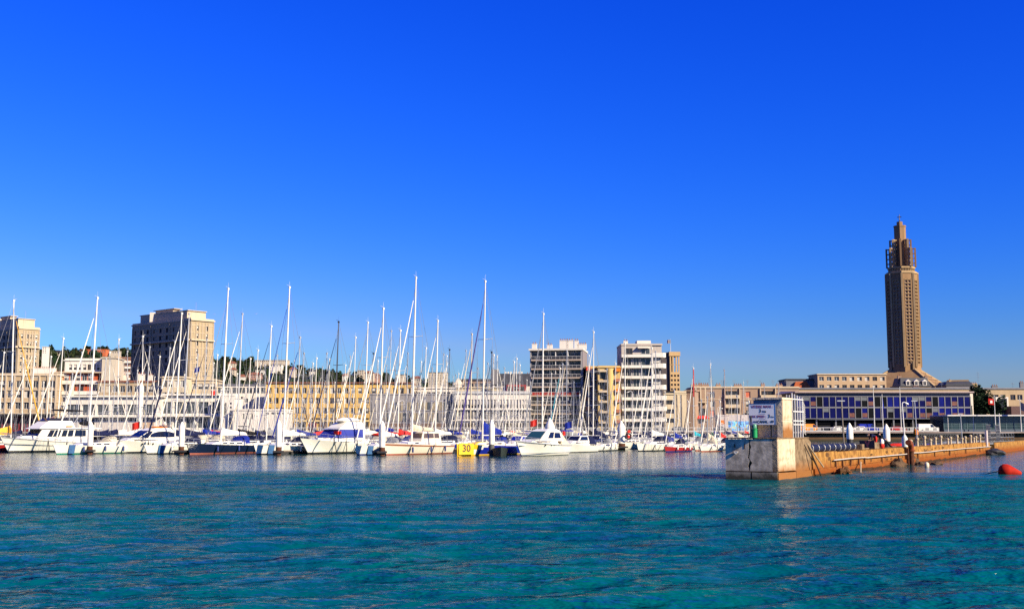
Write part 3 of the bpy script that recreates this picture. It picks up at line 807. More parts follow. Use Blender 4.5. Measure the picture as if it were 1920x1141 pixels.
# -- white corner building with wrapping balconies
e = thing('white_corner_block', 'white seven-storey block whose balconies wrap round its right corner', 'apartment block', (AX(1167, 322), 322, QZ), R(0))
Yb = 322; sc_ = Yb / 2112; h = ZT(647, Yb) - QZ; w1 = 58 * sc_; w = 84 * sc_; d = 14
WB = mat('bright_white_render', (.74, .70, .62), .75, var=.05, scale=.3)
m = MB(); m.box(0, 1.4, 0, w1, d, h - 3.2); m.box(w1, 1.0, 0, w - 1.4, d, h - 3.2); m.build('wall', GREYR, e)
m = MB(); m.box(0, .2, h - 3.2, w1, d, h); m.box(w1, .4, h - 3.2, w - 1.2, d, h); m.build('attic_storey', mat('greige_render', (.50, .44, .38), .8, var=.06), e)
fh = (h - 3.2) / 7
for r in range(8):
    z = r * fh
    m = MB(); m.box(0, -.2, z - .25, w1, 1.38, z + .1)
    m.prism([(w1, -.2), (w - .8, -.2), (w, .6), (w, 8), (w1, 8)], (0, 0, z - .25), (1, 0, 0), (0, 1, 0), (0, 0, .35))
    m.box(0, -.2, z + .1, w1, -.1, z + .55)
    m.prism([(w1, -.2), (w - .8, -.2), (w, .6), (w - .12, .65), (w - .88, -.08), (w1, -.08)], (0, 0, z + .1), (1, 0, 0), (0, 1, 0), (0, 0, .95))
    if r and r < 8: m.build('balcony', WB, e)
    if r < 7:
        for a, b, k in ((.5, 3.0, 'plain'), (3.4, 5.2, 'wide'), (5.6, w1 - .4, 'wide')):
            add_window(e, (0, 1.35, 0), (1, 0, 0), a, z + .2, b - a, fh - .6, -.001, k)
        add_window(e, (0, .95, 0), (1, 0, 0), w1 + .5, z + .2, 1.6, fh - .7, -.001, ('half', 'brown', 'half', 'curtain')[r % 4])
        MB().box(w1 - .15, -.1, z + .1, w1 + .1, 1.35, z + fh - .26).build('partition', WB, e)
add_window(e, (0, .2, 0), (1, 0, 0), 1.2, h - 2.6, 2.0, 1.8, -.001, 'brown'); add_window(e, (0, .2, 0), (1, 0, 0), 5.6, h - 2.6, 2.6, 1.8, -.001, 'wide')
MB().hexa([(4.6, -1.1, h - .9), (8.2, -1.1, h - .9), (8.2, .19, h - .4), (4.6, .19, h - .4), (4.6, -1.1, h - .8), (8.2, -1.1, h - .8), (8.2, .19, h - .3), (4.6, .19, h - .3)]).build('awning', CREAM, e)
MB().box(-.1, .0, h, w - 1.0, d, h + .5).build('roof', mat('greige_render', (.5, .44, .38), .8), e)
MB().box(w1 - 4, 3, h + .5, w1, 8, h + 1.6).build('roof_cabin', WHT, e)
chimneys(e, [(1.6, 4, h + .5, 1.3, .9)], WHT)

# -- town hall tower with open lantern and flag
Yt = 470
e = thing('town_hall_tower', 'slender beige tower with an open top storey and a tricolour flag', 'tower', (AX(1258, Yt), Yt, QZ), R(4))
s_ = Yt / 2112; w = 18.5 * s_; h = ZT(659, Yt) - QZ; d = 9
m = MB(); zt = h - 8.5
facade(m, (0, 0, 0), (1, 0, 0), w, 0, zt, grid(w, zt - 19.5, zt - .6, 3, 10, .85, .95), .4)
m.quad((w, 0, 0), (w, d, 0), (w, d, zt), (w, 0, zt)); m.quad((0, d, 0), (0, 0, 0), (0, 0, zt), (0, d, zt)); m.quad((w, d, 0), (0, d, 0), (0, d, zt), (w, d, zt)); m.quad((0, 0, zt), (w, 0, zt), (w, d, zt), (0, d, zt))
m.build('wall', mat('sand_coloured_stone', (.55, .37, .18), .85, var=.1), e)
for q in grid(w, zt - 19.5, zt - .6, 3, 10, .85, .95): add_window(e, (0, 0, 0), (1, 0, 0), q[0], q[1], q[2] - q[0], q[3] - q[1], .4, 'brown')
MB().box(-3.4, 1.0, 0, -.01, d, h - .2).build('shaded_side', mat('shaded_stone_panel', (.10, .085, .085), .85), e)  # the tower's left side, its shade put into a darker stone colour
m = MB()
for x in (0, w / 3, 2 * w / 3, w): m.box(x - .28 + (.28 if x == 0 else 0) - (.28 if x == w else 0), 0, zt, x + .28 + (.28 if x == 0 else 0) - (.28 if x == w else 0), .5, h - 1.8)
m.box(0, 0, zt + 3.0, w, .3, zt + 3.2)
m.build('lantern_column', mat('sand_coloured_stone', (.55, .37, .18), .85), e)
MB().box(0, d - 3, zt, w * .62, d, h - 1.8).build('lantern_core', GL, e)
MB().box(-.3, -.3, h - 1.8, w + .3, d + .3, h).build('roof', mat('sand_coloured_stone', (.55, .37, .18), .85), e)
m = MB(); m.tube((w * .2, 2, h), (w * .2, 2, h + 5.4), .1, .06); m.build('flagpole', ALU, e)
fl = thing('flag', 'small tricolour flag flying on the slender tower', 'flag', (AX(1258, Yt) + w * .2, Yt + 2, QZ + h + 5.2))
for i, c in enumerate((CLOTH['navy'], WHITE, CLOTH['red'])): MB().hexa([(-.12 - i * .45, -.05 * i, -1.5), (-.12 - (i + 1) * .45, .1 * i, -1.6), (-.12 - (i + 1) * .45, .1 * i + .03, -1.6), (-.12 - i * .45, -.05 * i + .03, -1.5), (-.12 - i * .45, -.05 * i, 0), (-.12 - (i + 1) * .45, .1 * i, -.1), (-.12 - (i + 1) * .45, .1 * i + .03, -.1), (-.12 - i * .45, -.05 * i + .03, 0)]).build('stripe', c, fl)

# -- blocks right of it
e, w, h = block('apartment_block', 'cream block with strip windows at the foot of the slender tower', 'apartment block', 1246, 1288, 739, 334, 12, 0, mat('cream_stone', (.62, .52, .36), .85),
                lambda w, h: [(w * .08, 2.6 + r * 2.7, w * .44, 3.9 + r * 2.7, 'brown') for r in range(4)], parapet=.1, cornice=.1)
pilasters(e, [w * .6, w * .8], h, .25, .2, TRIMC)
e, w, h = block('apartment_block', 'dark narrow end of a brown block beside the red-tipped mast', 'apartment block', 1286, 1304, 733, 345, 12, -20, BROWNR, lambda w, h: [], parapet=.1, leftside=None)
# long brown-pink block
def f_long(w, h):
    out = []
    u = .132 * w
    n = 0
    x = w * .13
    pat = 0
    while x < w - 4:
        for r in range(3):
            z = h - 3.0 - r * 2.9
            if pat % 2 == 0: out.append((x + .6, z, x + 2.1, z + 1.9, ('casement', 'half', 'shutter', 'curtain')[(pat + r * 3) % 4]))
            else: out.append((x + .3, z, x + 4.2, z + 2.1, 'brown'))
        x += 5.2 if pat % 2 == 0 else 6.0
        pat += 1
    return out
e, w, h = block('long_apartment_block', 'long brown-pink four-storey block with loggias behind the speed sign', 'apartment block', 1303, 1500, 727, 350, 13, 1, BROWNR, f_long, trim=TRIMC, parapet=.2)
bands(e, w, 13, (h - 3.6,), .15, .1, TRIMC, side=False)
x = w * .13; pat = 0
while x < w - 4:
    if pat % 2:
        for r in range(3): MB().box(x, -.9, h - 3.25 - r * 2.9, x + 4.5, -.01, h - 2.15 - r * 2.9).build('balcony', TRIMC, e)
        for a in (x - .2, x + 4.55): MB().box(a, -.5, h - 9.4, a + .25, -.01, h - .1).build('pilaster', TRIMC, e)
    x += 5.2 if pat % 2 == 0 else 6.0; pat += 1
MB().box(0.1, -.05, h - 10.5, w * .115, -.01, h - 6.3).build('shadowed_loggia', GL, e)
for a in (0, w * .045, w * .09): MB().box(a + .1, -1.4, h - 10.5, a + .45, -1.1, h - .05).build('column', TRIMC, e)
MB().box(0, -1.5, h - 4.6, w * .125, -.06, h - 4.3).build('balcony', TRIMC, e)
MB().box(.1, -1.3, h - 14, w * .1, -.06, h - 10.5).build('lower_wall', BROWNR, e)
m = MB(); m.hexa([(-.5, -3, 3.9), (w * .12, -3, 3.9), (w * .12, -1.3, 4.7), (-.5, -1.3, 4.7), (-.5, -3, 4.1), (w * .12, -3, 4.1), (w * .12, -1.3, 4.9), (-.5, -1.3, 4.9)]); m.build('awning', CLOTH['red'], e)
chimneys(e, [(w * .05, 5, h + .3, 3.5, .8), (w * .12, 5, h + .3, 3.2, .9), (w * .26, 5, h + .3, 1.5, .9), (w * .45, 5, h + .3, 2.5, .7), (w * .7, 6, h + .3, 1.2, 1.0), (w * .85, 5, h + .3, 2.0, .8)], BROWNR)
for a in (.08, .2, .3, .42, .55, .68, .8, .93): antenna(e, w * a, 6, h + .3, 2.4)
# mural wall
def make_mural():
    Y = 326; x0 = AX(1346, Y); x1 = AX(1420, Y); w = x1 - x0; h = ZT(777, Y) - QZ
    e = thing('mural_wall', 'low pale wall painted with a blue and yellow mural', 'wall', (x0, Y, QZ))
    MB().box(0, 0, 0, w, 4, h).build('wall', mat('pinkish_white_render', (.62, .55, .52), .85), e)
    mu = bpy.data.materials.new('mural_paint'); mu.use_nodes = True; t = mu.node_tree; b = t.nodes['Principled BSDF']; b.inputs['Roughness'].default_value = .8
    tc = t.nodes.new('ShaderNodeTexCoord'); n = t.nodes.new('ShaderNodeTexNoise'); n.inputs['Scale'].default_value = .9; n.inputs['Detail'].default_value = 4; n.inputs['Distortion'].default_value = 1.5
    r = t.nodes.new('ShaderNodeValToRGB'); cr = r.color_ramp; cr.interpolation = 'CONSTANT'
    cr.elements[0].position = 0; cr.elements[0].color = (.02, .12, .05, 1); cr.elements[1].position = .38; cr.elements[1].color = (.05, .16, .5, 1)
    for p, c in ((.47, (.15, .42, .75, 1)), (.56, (.05, .55, .75, 1)), (.64, (.65, .45, .06, 1)), (.7, (.5, .55, .6, 1))):
        q = cr.elements.new(p); q.color = c
    t.links.new(tc.outputs['Object'], n.inputs['Vector']); t.links.new(n.outputs[0], r.inputs[0]); t.links.new(r.outputs[0], b.inputs['Base Color'])
    MB().box(3.0, -.012, .2, w - .3, -.002, h * .62).build('mural', mu, e)
    MB().box(1.0, -.05, h * .45, 1.9, -.01, h * .68).build('sign_plate', CLOTH['orange'], e)
make_mural()

# -- upper row behind the blue building
e, w, h = block('attic_building', 'dark slate building with an orange tiled gable roof left of the church', 'building', 1477, 1536, 712, 420, 12, 0, DGREY, lambda w, h: [], roof=SLATE, parapet=.2)
m = MB(); m.prism([(0, 0), (6.4, 0), (4.8, 2.4), (.8, 2.2)], (w * .2, -1.2, h - 2.9), (1, 0, 0), (0, 0, 1), (0, 1.0, 0)); m.build('orange_roof', TILE, e)
e, w, h = block('attic_building', 'tan two-storey rooftop building touching the left foot of the church', 'building', 1536, 1665, 702, 415, 12, 1, mat('tan_stone', (.50, .35, .21), .85, var=.08), lambda w, h: grid(w, h - 6.0, h, 9, 2, 1.7, 1.5), trim=TRIMC, parapet=.1, kinds=('wide', 'curtain', 'brown'))
e, w, h = block('long_apartment_block', 'long sand-coloured block stretching behind the blue glazed building to the right edge', 'apartment block', 1496, 1965, 729, 372, 12, 0, BEIGE2,
                lambda w, h: [(a, h - z, a + 1.7, h - z + 1.75) for z in (3.6, 7.4, 11) for a in list(np.arange(2, w * .68, 6.1)) + list(np.arange(2 + 2.4, w * .68, 6.1)) + list(np.arange(w * .72, w - 2, 5.6)) + list(np.arange(w * .72 + 2.3, w - 3, 5.6))],
                roof=ZINC, parapet=.15, kinds=('casement', 'curtain', 'brown', 'casement', 'half'))
chimneys(e, [(w * .82, 5, h + .3, 2, .8), (w * .93, 5, h + .3, 1.2, 2.0), (w * .5, 5, h + .3, 2, .5)], DGREY)
for a, hh in ((.61, 2.2), (.76, 5.6), (.31, 3.5), (.9, 2), (.985, 2)): antenna(e, w * a, 6, h + .3, hh)
m = MB()
bx = w * .795
for a, b, c, d_ in ((bx, h - 9.5, bx + .5, h - 2.6), (bx + 3.7, h - 9.5, bx + 4.2, h - 2.6), (bx + .5, h - 3.1, bx + 3.7, h - 2.6)): m.box(a, -.25, b, c, -.01, d_)
m.build('stair_bay_frame', WHT, e); MB().box(bx + .5, -.06, h - 9.5, bx + 3.7, -.01, h - 3.1).build('stair_bay_glass', GL, e)
m = MB(); m.box(w * .83, -5, 3.2, w, -.3, 8.2); m.build('brown_annex', mat('dark_brown_cladding', (.09, .035, .03), .7), e)
# mansard house with dormers
e, w, h = block('mansard_house', 'slate mansard roof with three white dormers before the church', 'house', 1692, 1748, 724, 392, 10, 0, BEIGE2, lambda w, h: [], roof=SLATE, parapet=.05)
m = MB(); m.hexa([(0, 0, h + .3), (w, 0, h + .3), (w, 9, h + .3), (0, 9, h + .3), (.6, 1.6, h + 3.1), (w - .6, 1.6, h + 3.1), (w - .6, 8, h + 3.1), (.6, 8, h + 3.1)]); m.build('mansard', SLATE, e)
for i in range(3):
    x = 2.6 + i * 2.9
    m = MB(); m.box(x - .7, -.1, h + .35, x + .7, 1.4, h + 1.75, 0); m.prism([(-1.0, 0), (1.0, 0), (0, .75)], (x, -.25, h + 1.76), (1, 0, 0), (0, 0, 1), (0, 1.6, 0), 0)
    m.box(x - .45, -.14, h + .5, x - .05, -.1, h + 1.6, 1); m.box(x + .05, -.14, h + .5, x + .45, -.1, h + 1.6, 1)
    m.build('dormer', [WHT, GL], e)
chimneys(e, [(w * .06, 3, h + .3, 1.2, 3.4), (w * .97, 3, h + .3, 1.1, 3.3)], BROWNR)
e, w, h = block('slate_roof_building', 'long low slate roof with small dormers right of the church', 'building', 1778, 1828, 722, 400, 10, 0, DGREY, lambda w, h: [], roof=SLATE, parapet=.1)
m = MB(); m.hexa([(0, 0, h + .3), (w, 0, h + .3), (w, 9, h + .3), (0, 9, h + .3), (.6, 1.6, h + 1.4), (w - .6, 1.6, h + 1.6), (w - .6, 8, h + 1.6), (.6, 8, h + 1.4)]); m.build('slate_roof', SLATE, e)
chimneys(e, [(w + 1.3, 4, h - .5, 3.4, 1.2), (w * .3, 4, h + 1.4, .9, .4)], mat('sand_coloured_stone', (.55, .37, .18), .85))

# ------------------------------------------------------------------ church with octagonal tower
def church():
    Y = 590; cx = AX(1686, Y, 403); k = Y / 2095 * .885
    e = thing('church', 'tall brown octagonal church tower with stepped lantern and cross', 'church', (cx, Y, QZ), R(-19))
    CH = mat('church_concrete', (.31, .19, .095), .85, var=.14, scale=.25, streak=1, bump=.3)
    CHL = mat('church_rib_concrete', (.44, .31, .165), .85, var=.1, scale=.4)
    CHP = mat('church_claustra_glass', (.50, .32, .20), .6, var=.25, scale=.7)
    z = lambda py: ZT(py, Y) - QZ
    Rr = 32.3 * k
    def octp(r, off=0): return [Vector((r * math.cos(math.pi / 4 * i + off - math.pi / 2), r * math.sin(math.pi / 4 * i + off - math.pi / 2), 0)) for i in range(8)]
    def prism8(mb, r0, r1, za, zb, off=0, mi=0):
        a = [p + Vector((0, 0, za)) for p in octp(r0, off)]; b = [p + Vector((0, 0, zb)) for p in octp(r1, off)]
        mb.add(a + b, [tuple(range(7, -1, -1)), tuple(range(8, 16))] + [(i, (i + 1) % 8, 8 + (i + 1) % 8, 8 + i) for i in range(8)], mi)
    zs, ze = z(689), z(515)
    P = octp(Rr)
    for i in range(8):
        a, b = P[i], P[(i + 1) % 8]; u = (b - a); w = u.length; u.normalize()
        mb = MB(); ops = []
        nr = 24; fh = (ze - zs - 5) / nr
        for r in range(nr):
            for c0, c1 in ((.24, .45), (.53, .74)):
                ops.append((w * c0, zs + 1.5 + r * fh + .35, w * c1, zs + 1.5 + (r + 1) * fh - .25))
        facade(mb, a, u, w, zs, ze, ops, .55)
        mb.build('shaft_wall', CH, e)
        n = Vector((u.y, -u.x, 0))
        fr = MB()
        for c in (.22, .49, .77): fr.beam(a + u * w * c + n * .08 + Vector((0, 0, zs + 1)), a + u * w * c + n * .08 + Vector((0, 0, ze - 3)), .26, .26)
        fr.build('window_rib', CHL, e)
        tr = MB()
        for r in range(nr + 1):
            zz = zs + 1.5 + r * fh
            tr.hexa([a + u * w * .235 + n * .12 + Vector((0, 0, zz - .08)), a + u * w * .76 + n * .12 + Vector((0, 0, zz - .08)), a + u * w * .76 + Vector((0, 0, zz - .08)), a + u * w * .235 + Vector((0, 0, zz - .08)),
                     a + u * w * .235 + n * .12 + Vector((0, 0, zz + .12)), a + u * w * .76 + n * .12 + Vector((0, 0, zz + .12)), a + u * w * .76 + Vector((0, 0, zz + .12)), a + u * w * .235 + Vector((0, 0, zz + .12))])
        tr.build('window_grid', CHL, e)
        # corner pier
        pr = MB(); d = a.normalized()
        pr.beam(a * 1.005 + Vector((0, 0, zs)), a * 1.005 + Vector((0, 0, ze)), .9, .9)
        pr.build('corner_pier', CHL, e)
    mb = MB(); prism8(mb, Rr - .62, Rr - .62, zs, ze); mb.build('claustra', CHP, e)
    mb = MB(); prism8(mb, Rr * 1.05, Rr * 1.05, ze, ze + .7); prism8(mb, Rr * .95, Rr * .95, ze + .7, ze + 1.3); mb.build('cornice', CHL, e)
    z2 = z(502)
    mb = MB(); prism8(mb, Rr * .72, Rr * .72, ze + 1.3, z2 - .8); prism8(mb, Rr * .88, Rr * .88, z2 - .8, z2)
    for i in range(8):
        a, b = octp(Rr * .84)[i], octp(Rr * .84)[(i + 1) % 8]
        for j in range(6):
            p = a.lerp(b, (j + .5) / 6); mb.beam(p + Vector((0, 0, ze + 1.3)), p + Vector((0, 0, z2 - .8)), .3, .3)
    mb.build('gallery', CHL, e)
    core = MB(); prism8(core, 13 * k, 13 * k, z2, z(465)); prism8(core, 12 * k, 12 * k, z(465), z(426)); prism8(core, 12.8 * k, 12.8 * k, z(426), z(423.5)); prism8(core, 6 * k, 6 * k, z(423.5), z(416))
    core.build('lantern', CH, e)
    # vertical recessed bars on the lantern
    bars = MB()
    for i in range(8):
        a, b = octp(11.9 * k)[i], octp(11.9 * k)[(i + 1) % 8]
        for j in range(1, 4): bars.beam(a.lerp(b, j / 4) * .99 + Vector((0, 0, z2)), a.lerp(b, j / 4) * .93 + Vector((0, 0, z(428))), .22, .22)
        for q in range(11):
            zz = z2 + 1 + q * .85; bars.beam(a + Vector((0, 0, zz)), b + Vector((0, 0, zz)), .2, .2)
    bars.build('lantern_bars', CHL, e)
    for i in range(8):
        d = octp(1, 0)[i]; t = Vector((-d.y, d.x, 0))
        for r0, r1, top, wd in ((15.5, 21, 450, 1.0), (22.5, 29, 466, .9)):
            mb = MB()
            for rr in (r0, r1):
                mb.beam(d * rr * k + Vector((0, 0, z2)), d * rr * k + Vector((0, 0, z(top))), wd, .9)
            for py in (top, top + 9, top + 18, top + 27, 500):
                if py < 502: mb.beam(d * 10.5 * k + Vector((0, 0, z(py) - .4)), d * (r1 + 1) * k + Vector((0, 0, z(py) - .4)), wd * .8, .5)
            mb.build('buttress_fin', (CH, CHL)[i % 2], e)
    cr = MB(); cr.tube((0, 0, z(416)), (0, 0, z(402.5)), .3, .22, 6); cr.beam((-1.1, .0, z(407)), (1.1, 0, z(407)), .4, .4); cr.lathe([(.0, 0), (.5, .3), (.0, .6)], (0, 0, z(416) + .4), 8)
    cr.build('cross', mat('dark_bronze', (.06, .05, .045), .5, metal=.4), e)
    # spreading foot of the tower
    zb = z(729)
    # four-sided pyramid foot: one flank turned from the sun, the other facing it
    A4 = [R(19) + R(q) for q in (-78, 12, 102, 192)]
    def sq(r): return [Vector((r * math.sin(q), -r * math.cos(q), 0)) for q in A4]
    D0, D1 = 27, Rr * 1.10
    ft = MB(); prism8(ft, Rr * 1.0, Rr * 1.0, zs - 5, zs)
    lo, hi = [p + Vector((0, 0, zb)) for p in sq(D0)], [p + Vector((0, 0, zs - 1.5)) for p in sq(D1)]
    ft.hexa(lo + hi); ft.hexa(sq(D0 * 1.02) + [p + Vector((0, 0, zb)) for p in sq(D0 * 1.02)])
    ft.build('tower_foot', CH, e)
    for i in range(4): MB().beam(hi[i] + Vector((0, 0, .2)), lo[i], .9, .9).build('foot_rib', CHL, e)
    for p, q in zip(sq(D1 * .93), octp(Rr)): MB().beam(p + Vector((0, 0, zs - 2)), p + Vector((0, 0, zs + 3)), .9, .9).build('corner_post', CHL, e)
    for r in range(5):
        t = (r + .5) / 5.6; pa, pb = lo[1].lerp(hi[1], t), lo[2].lerp(hi[2], t); n = int(9 - r * 1.3)
        for j in range(n):
            p = pa.lerp(pb, (j + .8) / (n + .6)); MB().box(p.x - .4, p.y - .45, p.z - .5, p.x + .5, p.y + .3, p.z + .55).build('skylight', CHP if (j + r) % 3 else CHL, e)
    m = MB(); m.box(14, -14, 0, 34, 12, z(722)); m.box(20, -14.3, z(722), 30, 0, z(715)); m.build('nave', CHL, e)
    m = MB()
    for j in range(14): m.box(15.5 + j * 1.3, -14.2, z(728), 16.1 + j * 1.3, -14.0, z(723))
    m.build('nave_openings', CHP, e)
church()

# ------------------------------------------------------------------ blue glazed building
def blue_building():
    Y = 324; x0 = AX(1496, Y); x1 = AX(1822, Y); w = x1 - x0; h = ZT(729, Y) - QZ; s = Y / 2112
    e = thing('blue_glazed_building', 'long two-storey building clad in blue glass panels over a dark arcade', 'building', (x0, Y, QZ))
    z = lambda py: ZT(py, Y) - QZ
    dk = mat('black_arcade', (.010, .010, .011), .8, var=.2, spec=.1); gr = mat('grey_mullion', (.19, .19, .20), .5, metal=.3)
    b1 = mat('deep_blue_glass', (.005, .007, .085), .4, var=.3, scale=.2, spec=.05); b2 = mat('bright_blue_panel', (.005, .010, .16), .5, var=.2, scale=.5, spec=.05)
    bk = mat('black_glass', (.006, .007, .010), .6, var=.2, spec=.04); po = mat('orange_poster', (.16, .04, .02), .6, var=.5, scale=2); gw = mat('grey_blue_blind', (.10, .115, .13), .6, var=.1)
    pk = mat('pinkish_roof_edge', (.36, .27, .25), .7, var=.1); navy = mat('navy_fascia', (.03, .04, .07), .5)
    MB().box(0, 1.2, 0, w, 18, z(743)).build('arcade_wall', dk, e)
    MB().box(0, .2, z(785), w, 18, z(784)).build('floor_slab', navy, e)
    MB().box(0, .1, z(742.5), w, 18, z(735)).build('fascia', navy, e)
    MB().hexa([(-.8, -1, z(736)), (w + .8, -1, z(736)), (w + 2, 19, z(736)), (-2, 19, z(736)), (-.8, -1, z(733.5)), (w + .8, -1, z(733.5)), (w, 19, z(729)), (0, 19, z(729))]).build('roof', pk, e)
    n = 27; pw = w / n
    mu = MB()
    for i in range(n + 1): mu.box(i * pw - .12, -.1, z(785), i * pw + .12, .25, z(743))
    mu.box(0, -.08, z(743.4), w, .2, z(742)); mu.box(0, -.06, z(764.6), w, .2, z(762)); mu.box(0, -.08, z(785), w, .2, z(783.6)); mu.build('mullion_grid', gr, e)
    rnd = random.Random(5)
    for i in range(n):
        for r, (a, b) in enumerate(((783.6, 764.6), (762, 743.4))):
            c = rnd.random()
            m = b1 if c < .70 else bk if c < .90 else b2
            if i > 20 and r == 0 and i % 2: m = b2
            zz0, zz1 = z(a), z(b)
            MB().box(i * pw + .12, .02, zz0, (i + 1) * pw - .12, .1, zz1).build('glass_panel', m, e)
            if rnd.random() < .06 or (i in (20, 22, 24, 25) and r == 0) or (i in (20, 24) and r == 1):
                MB().box(i * pw + .2, -.03, zz0 + .3, (i + 1) * pw - .2, .015, zz0 + 1.5).build('poster', po, e)
            elif rnd.random() < .16: MB().box(i * pw + .14, -.02, zz1 - 1.1, (i + 1) * pw - .14, .015, zz1 - .1).build('blind', gw, e)
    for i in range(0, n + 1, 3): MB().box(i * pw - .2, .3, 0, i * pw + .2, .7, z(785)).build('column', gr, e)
    MB().box(w * .12, -.3, z(787), w * .5, -.1, z(785.5)).build('light_strip', navy, e)
    # cream end wall
    MB().box(w + .01, 2, 0, w + 1.6, 16, z(737)).build('end_wall', CREAM, e)
blue_building()

# ------------------------------------------------------------------ glass pavilion on the right
def glass_pavilion():
    Y = 308; x0 = AX(1770, Y); x1 = AX(1960, Y); w = x1 - x0; z = lambda py: ZT(py, Y) - QZ
    e = thing('glass_pavilion', 'low glass pavilion under a thin white overhanging roof at the right edge', 'pavilion', (x0, Y, QZ))
    gl = mat('teal_pavilion_glass', (.030, .055, .055), .2, var=.35, scale=.3, spec=.6); fr = mat('teal_frame', (.10, .17, .19), .5)
    MB().box(0, .1, 0, w, 10, z(780)).build('inner_wall', gl, e)
    for i in range(13):
        a = w * i / 13
        m = MB(); m.box(a, 0, 0, a + .12, .09, z(780))
        for q in range(5): m.box(a + .12, .03, .7 + q * .75, a + w / 13, .06, .75 + q * .75)
        if i in (1, 3, 5): m.box(a + .5, 0, 1.9, a + 2.0, .08, 2.0); m.box(a + .5, 0, 2.4, a + 2.0, .08, 2.5)
        m.build('window_bay', fr, e)
    MB().box(.3, -2.2, z(779.5), w + 1, 11, z(777.4)).build('roof', FRW, e)
    MB().box(0, -.1, 0, w, .0, .6).build('plinth', mat('navy_plinth', (.05, .08, .12), .6), e)
    for a in (.02, .27, .52, .77): MB().tube((w * a, -1.6, 0), (w * a, -1.6, z(779.5)), .07, n=6).build('roof_post', FRW, e)
glass_pavilion()
# ------------------------------------------------------------------ wooded hill with villas
LEAF = mat('hill_foliage', (.022, .032, .011), .9, var=.5, scale=.09)
LEAF2 = mat('dark_pine_foliage', (.013, .030, .012), .9, var=.4, scale=.2)
LEAF3 = mat('olive_foliage', (.036, .040, .012), .9, var=.4, scale=.12)
BARK = mat('bark', (.07, .05, .035), .95)
def crown(mb, c, r, n, ls, rnd, mi=0):
    """a crown of leaf clumps: many small tilted faces spread through lumpy sub-volumes"""
    lobes = [(Vector(c) + Vector((rnd.uniform(-.55, .55) * r[0], rnd.uniform(-.55, .55) * r[1], rnd.uniform(-.5, .55) * r[2])), rnd.uniform(.4, .62)) for _ in range(7)]
    for i in range(n):
        lc, lr = lobes[i % 7]
        d = Vector((rnd.gauss(0, 1), rnd.gauss(0, 1), rnd.gauss(0, 1))).normalized() * rnd.uniform(.6, 1.0) * lr
        p = lc + Vector((d.x * r[0], d.y * r[1], d.z * r[2]))
        a = Vector((rnd.gauss(0, 1), rnd.gauss(0, 1), rnd.gauss(0, .6))).normalized() * ls * rnd.uniform(.6, 1.3)
        b = a.cross(Vector((rnd.gauss(0, 1), rnd.gauss(0, 1), rnd.gauss(0, 1))).normalized()).normalized() * ls * rnd.uniform(.6, 1.2)
        mb.add([p - a, p - b * .8, p + a, p + b], [(0, 1, 2, 3)], mi)
def make_wood():
    rnd = random.Random(11); mb = MB()
    for k in range(1150):
        y = rnd.uniform(840, 1370); px = rnd.uniform(-160, 1010); x = (px - 960) / F / 1.006 * y
        z = hill_z(x, y)
        if z < 6: continue
        r = rnd.uniform(3.5, 7.5); h = rnd.uniform(4.5, 9)
        mb.blob((x, y, z + h * .3), (r * .8, r * .8, h * .55), k, .3, 6, 4, 1 if k % 3 else 0)
        crown(mb, (x, y, z + h * .42), (r, r, h * .75), 46, 1.5, rnd, (0, 1, 0, 2)[k % 4])
    stuff(mb.build('hillside_wood', [LEAF, LEAF2, LEAF3]))
make_wood()
def tree(label, x, y, z, h, r, lm, seed, n=260, ls=1.0, group=None, flat=.5):
    rnd = random.Random(seed)
    e = thing('tree', label, 'tree', (x, y, z), 0, group)
    m = MB(); m.tube((0, 0, -.5), (.1, 0, h * .55), .35, .22, 7)
    for i in range(5):
        t = i * 1.25; m.tube((.05, 0, h * (.35 + .05 * i)), (math.cos(t) * r * .55, math.sin(t) * r * .55, h * (.6 + .05 * i)), .14, .05, 5)
    m.build('trunk', BARK, e)
    m = MB(); m.blob((0, 0, h * .66), (r * .62, r * .62, h * .24), seed, .35, 8, 6, 0); crown(m, (0, 0, h * .66), (r, r, h * flat * .75), n, ls, rnd)
    m.build('crown', lm, e)
    return e
for i, (px, ptop, w) in enumerate(((415, 668, 20), (465, 668, 22), (562, 684, 16), (598, 690, 14), (668, 697, 16), (722, 696, 22), (756, 702, 12), (88, 648, 18), (158, 648, 16), (188, 648, 22), (226, 651, 22), (520, 680, 20))):
    y = 1335; x = AX(px, y); z = hill_z(x, y) ; zt = ZT(ptop, y)
    h = max(zt - z, 8); z = zt - h
    t = tree('dark rounded tree breaking the wooded skyline, ' + ['above the foot of the big tower\'s right side', 'left of the flat hilltop building', 'above the left part of the yellow block', 'above the third quarter left of the black mast', 'right above the middle of the yellow block', 'above the right part of the yellow block', 'above the right end of the yellow block', 'just right of the leftmost tower', 'left of the red hilltop building', 'behind the middle of the red hilltop building', 'just left of the big shadowed tower', 'right of the flat hilltop building'][i],
             x, y, z, h, w * .64 * .5, LEAF2 if i % 2 else LEAF, 40 + i, 150, 1.5, 'trees along the hilltop', .6)
t = tree('dark green pine tree over the white roof of the glass pavilion', AX(1838, 330), 330, QZ, ZT(737, 330) - QZ, 4.6, LEAF2, 3, 2600, .42, flat=.75)
for i, (px, pt, w) in enumerate(((1815, 748, 14), (1868, 752, 16))):
    tree(['low dark bush left of the pine behind the glass pavilion', 'low dark bush right of the pine behind the glass pavilion'][i], AX(px, 327), 327, QZ, ZT(pt, 327) - QZ, 2.6, LEAF2, 9 + i, 900, .38, flat=.8)

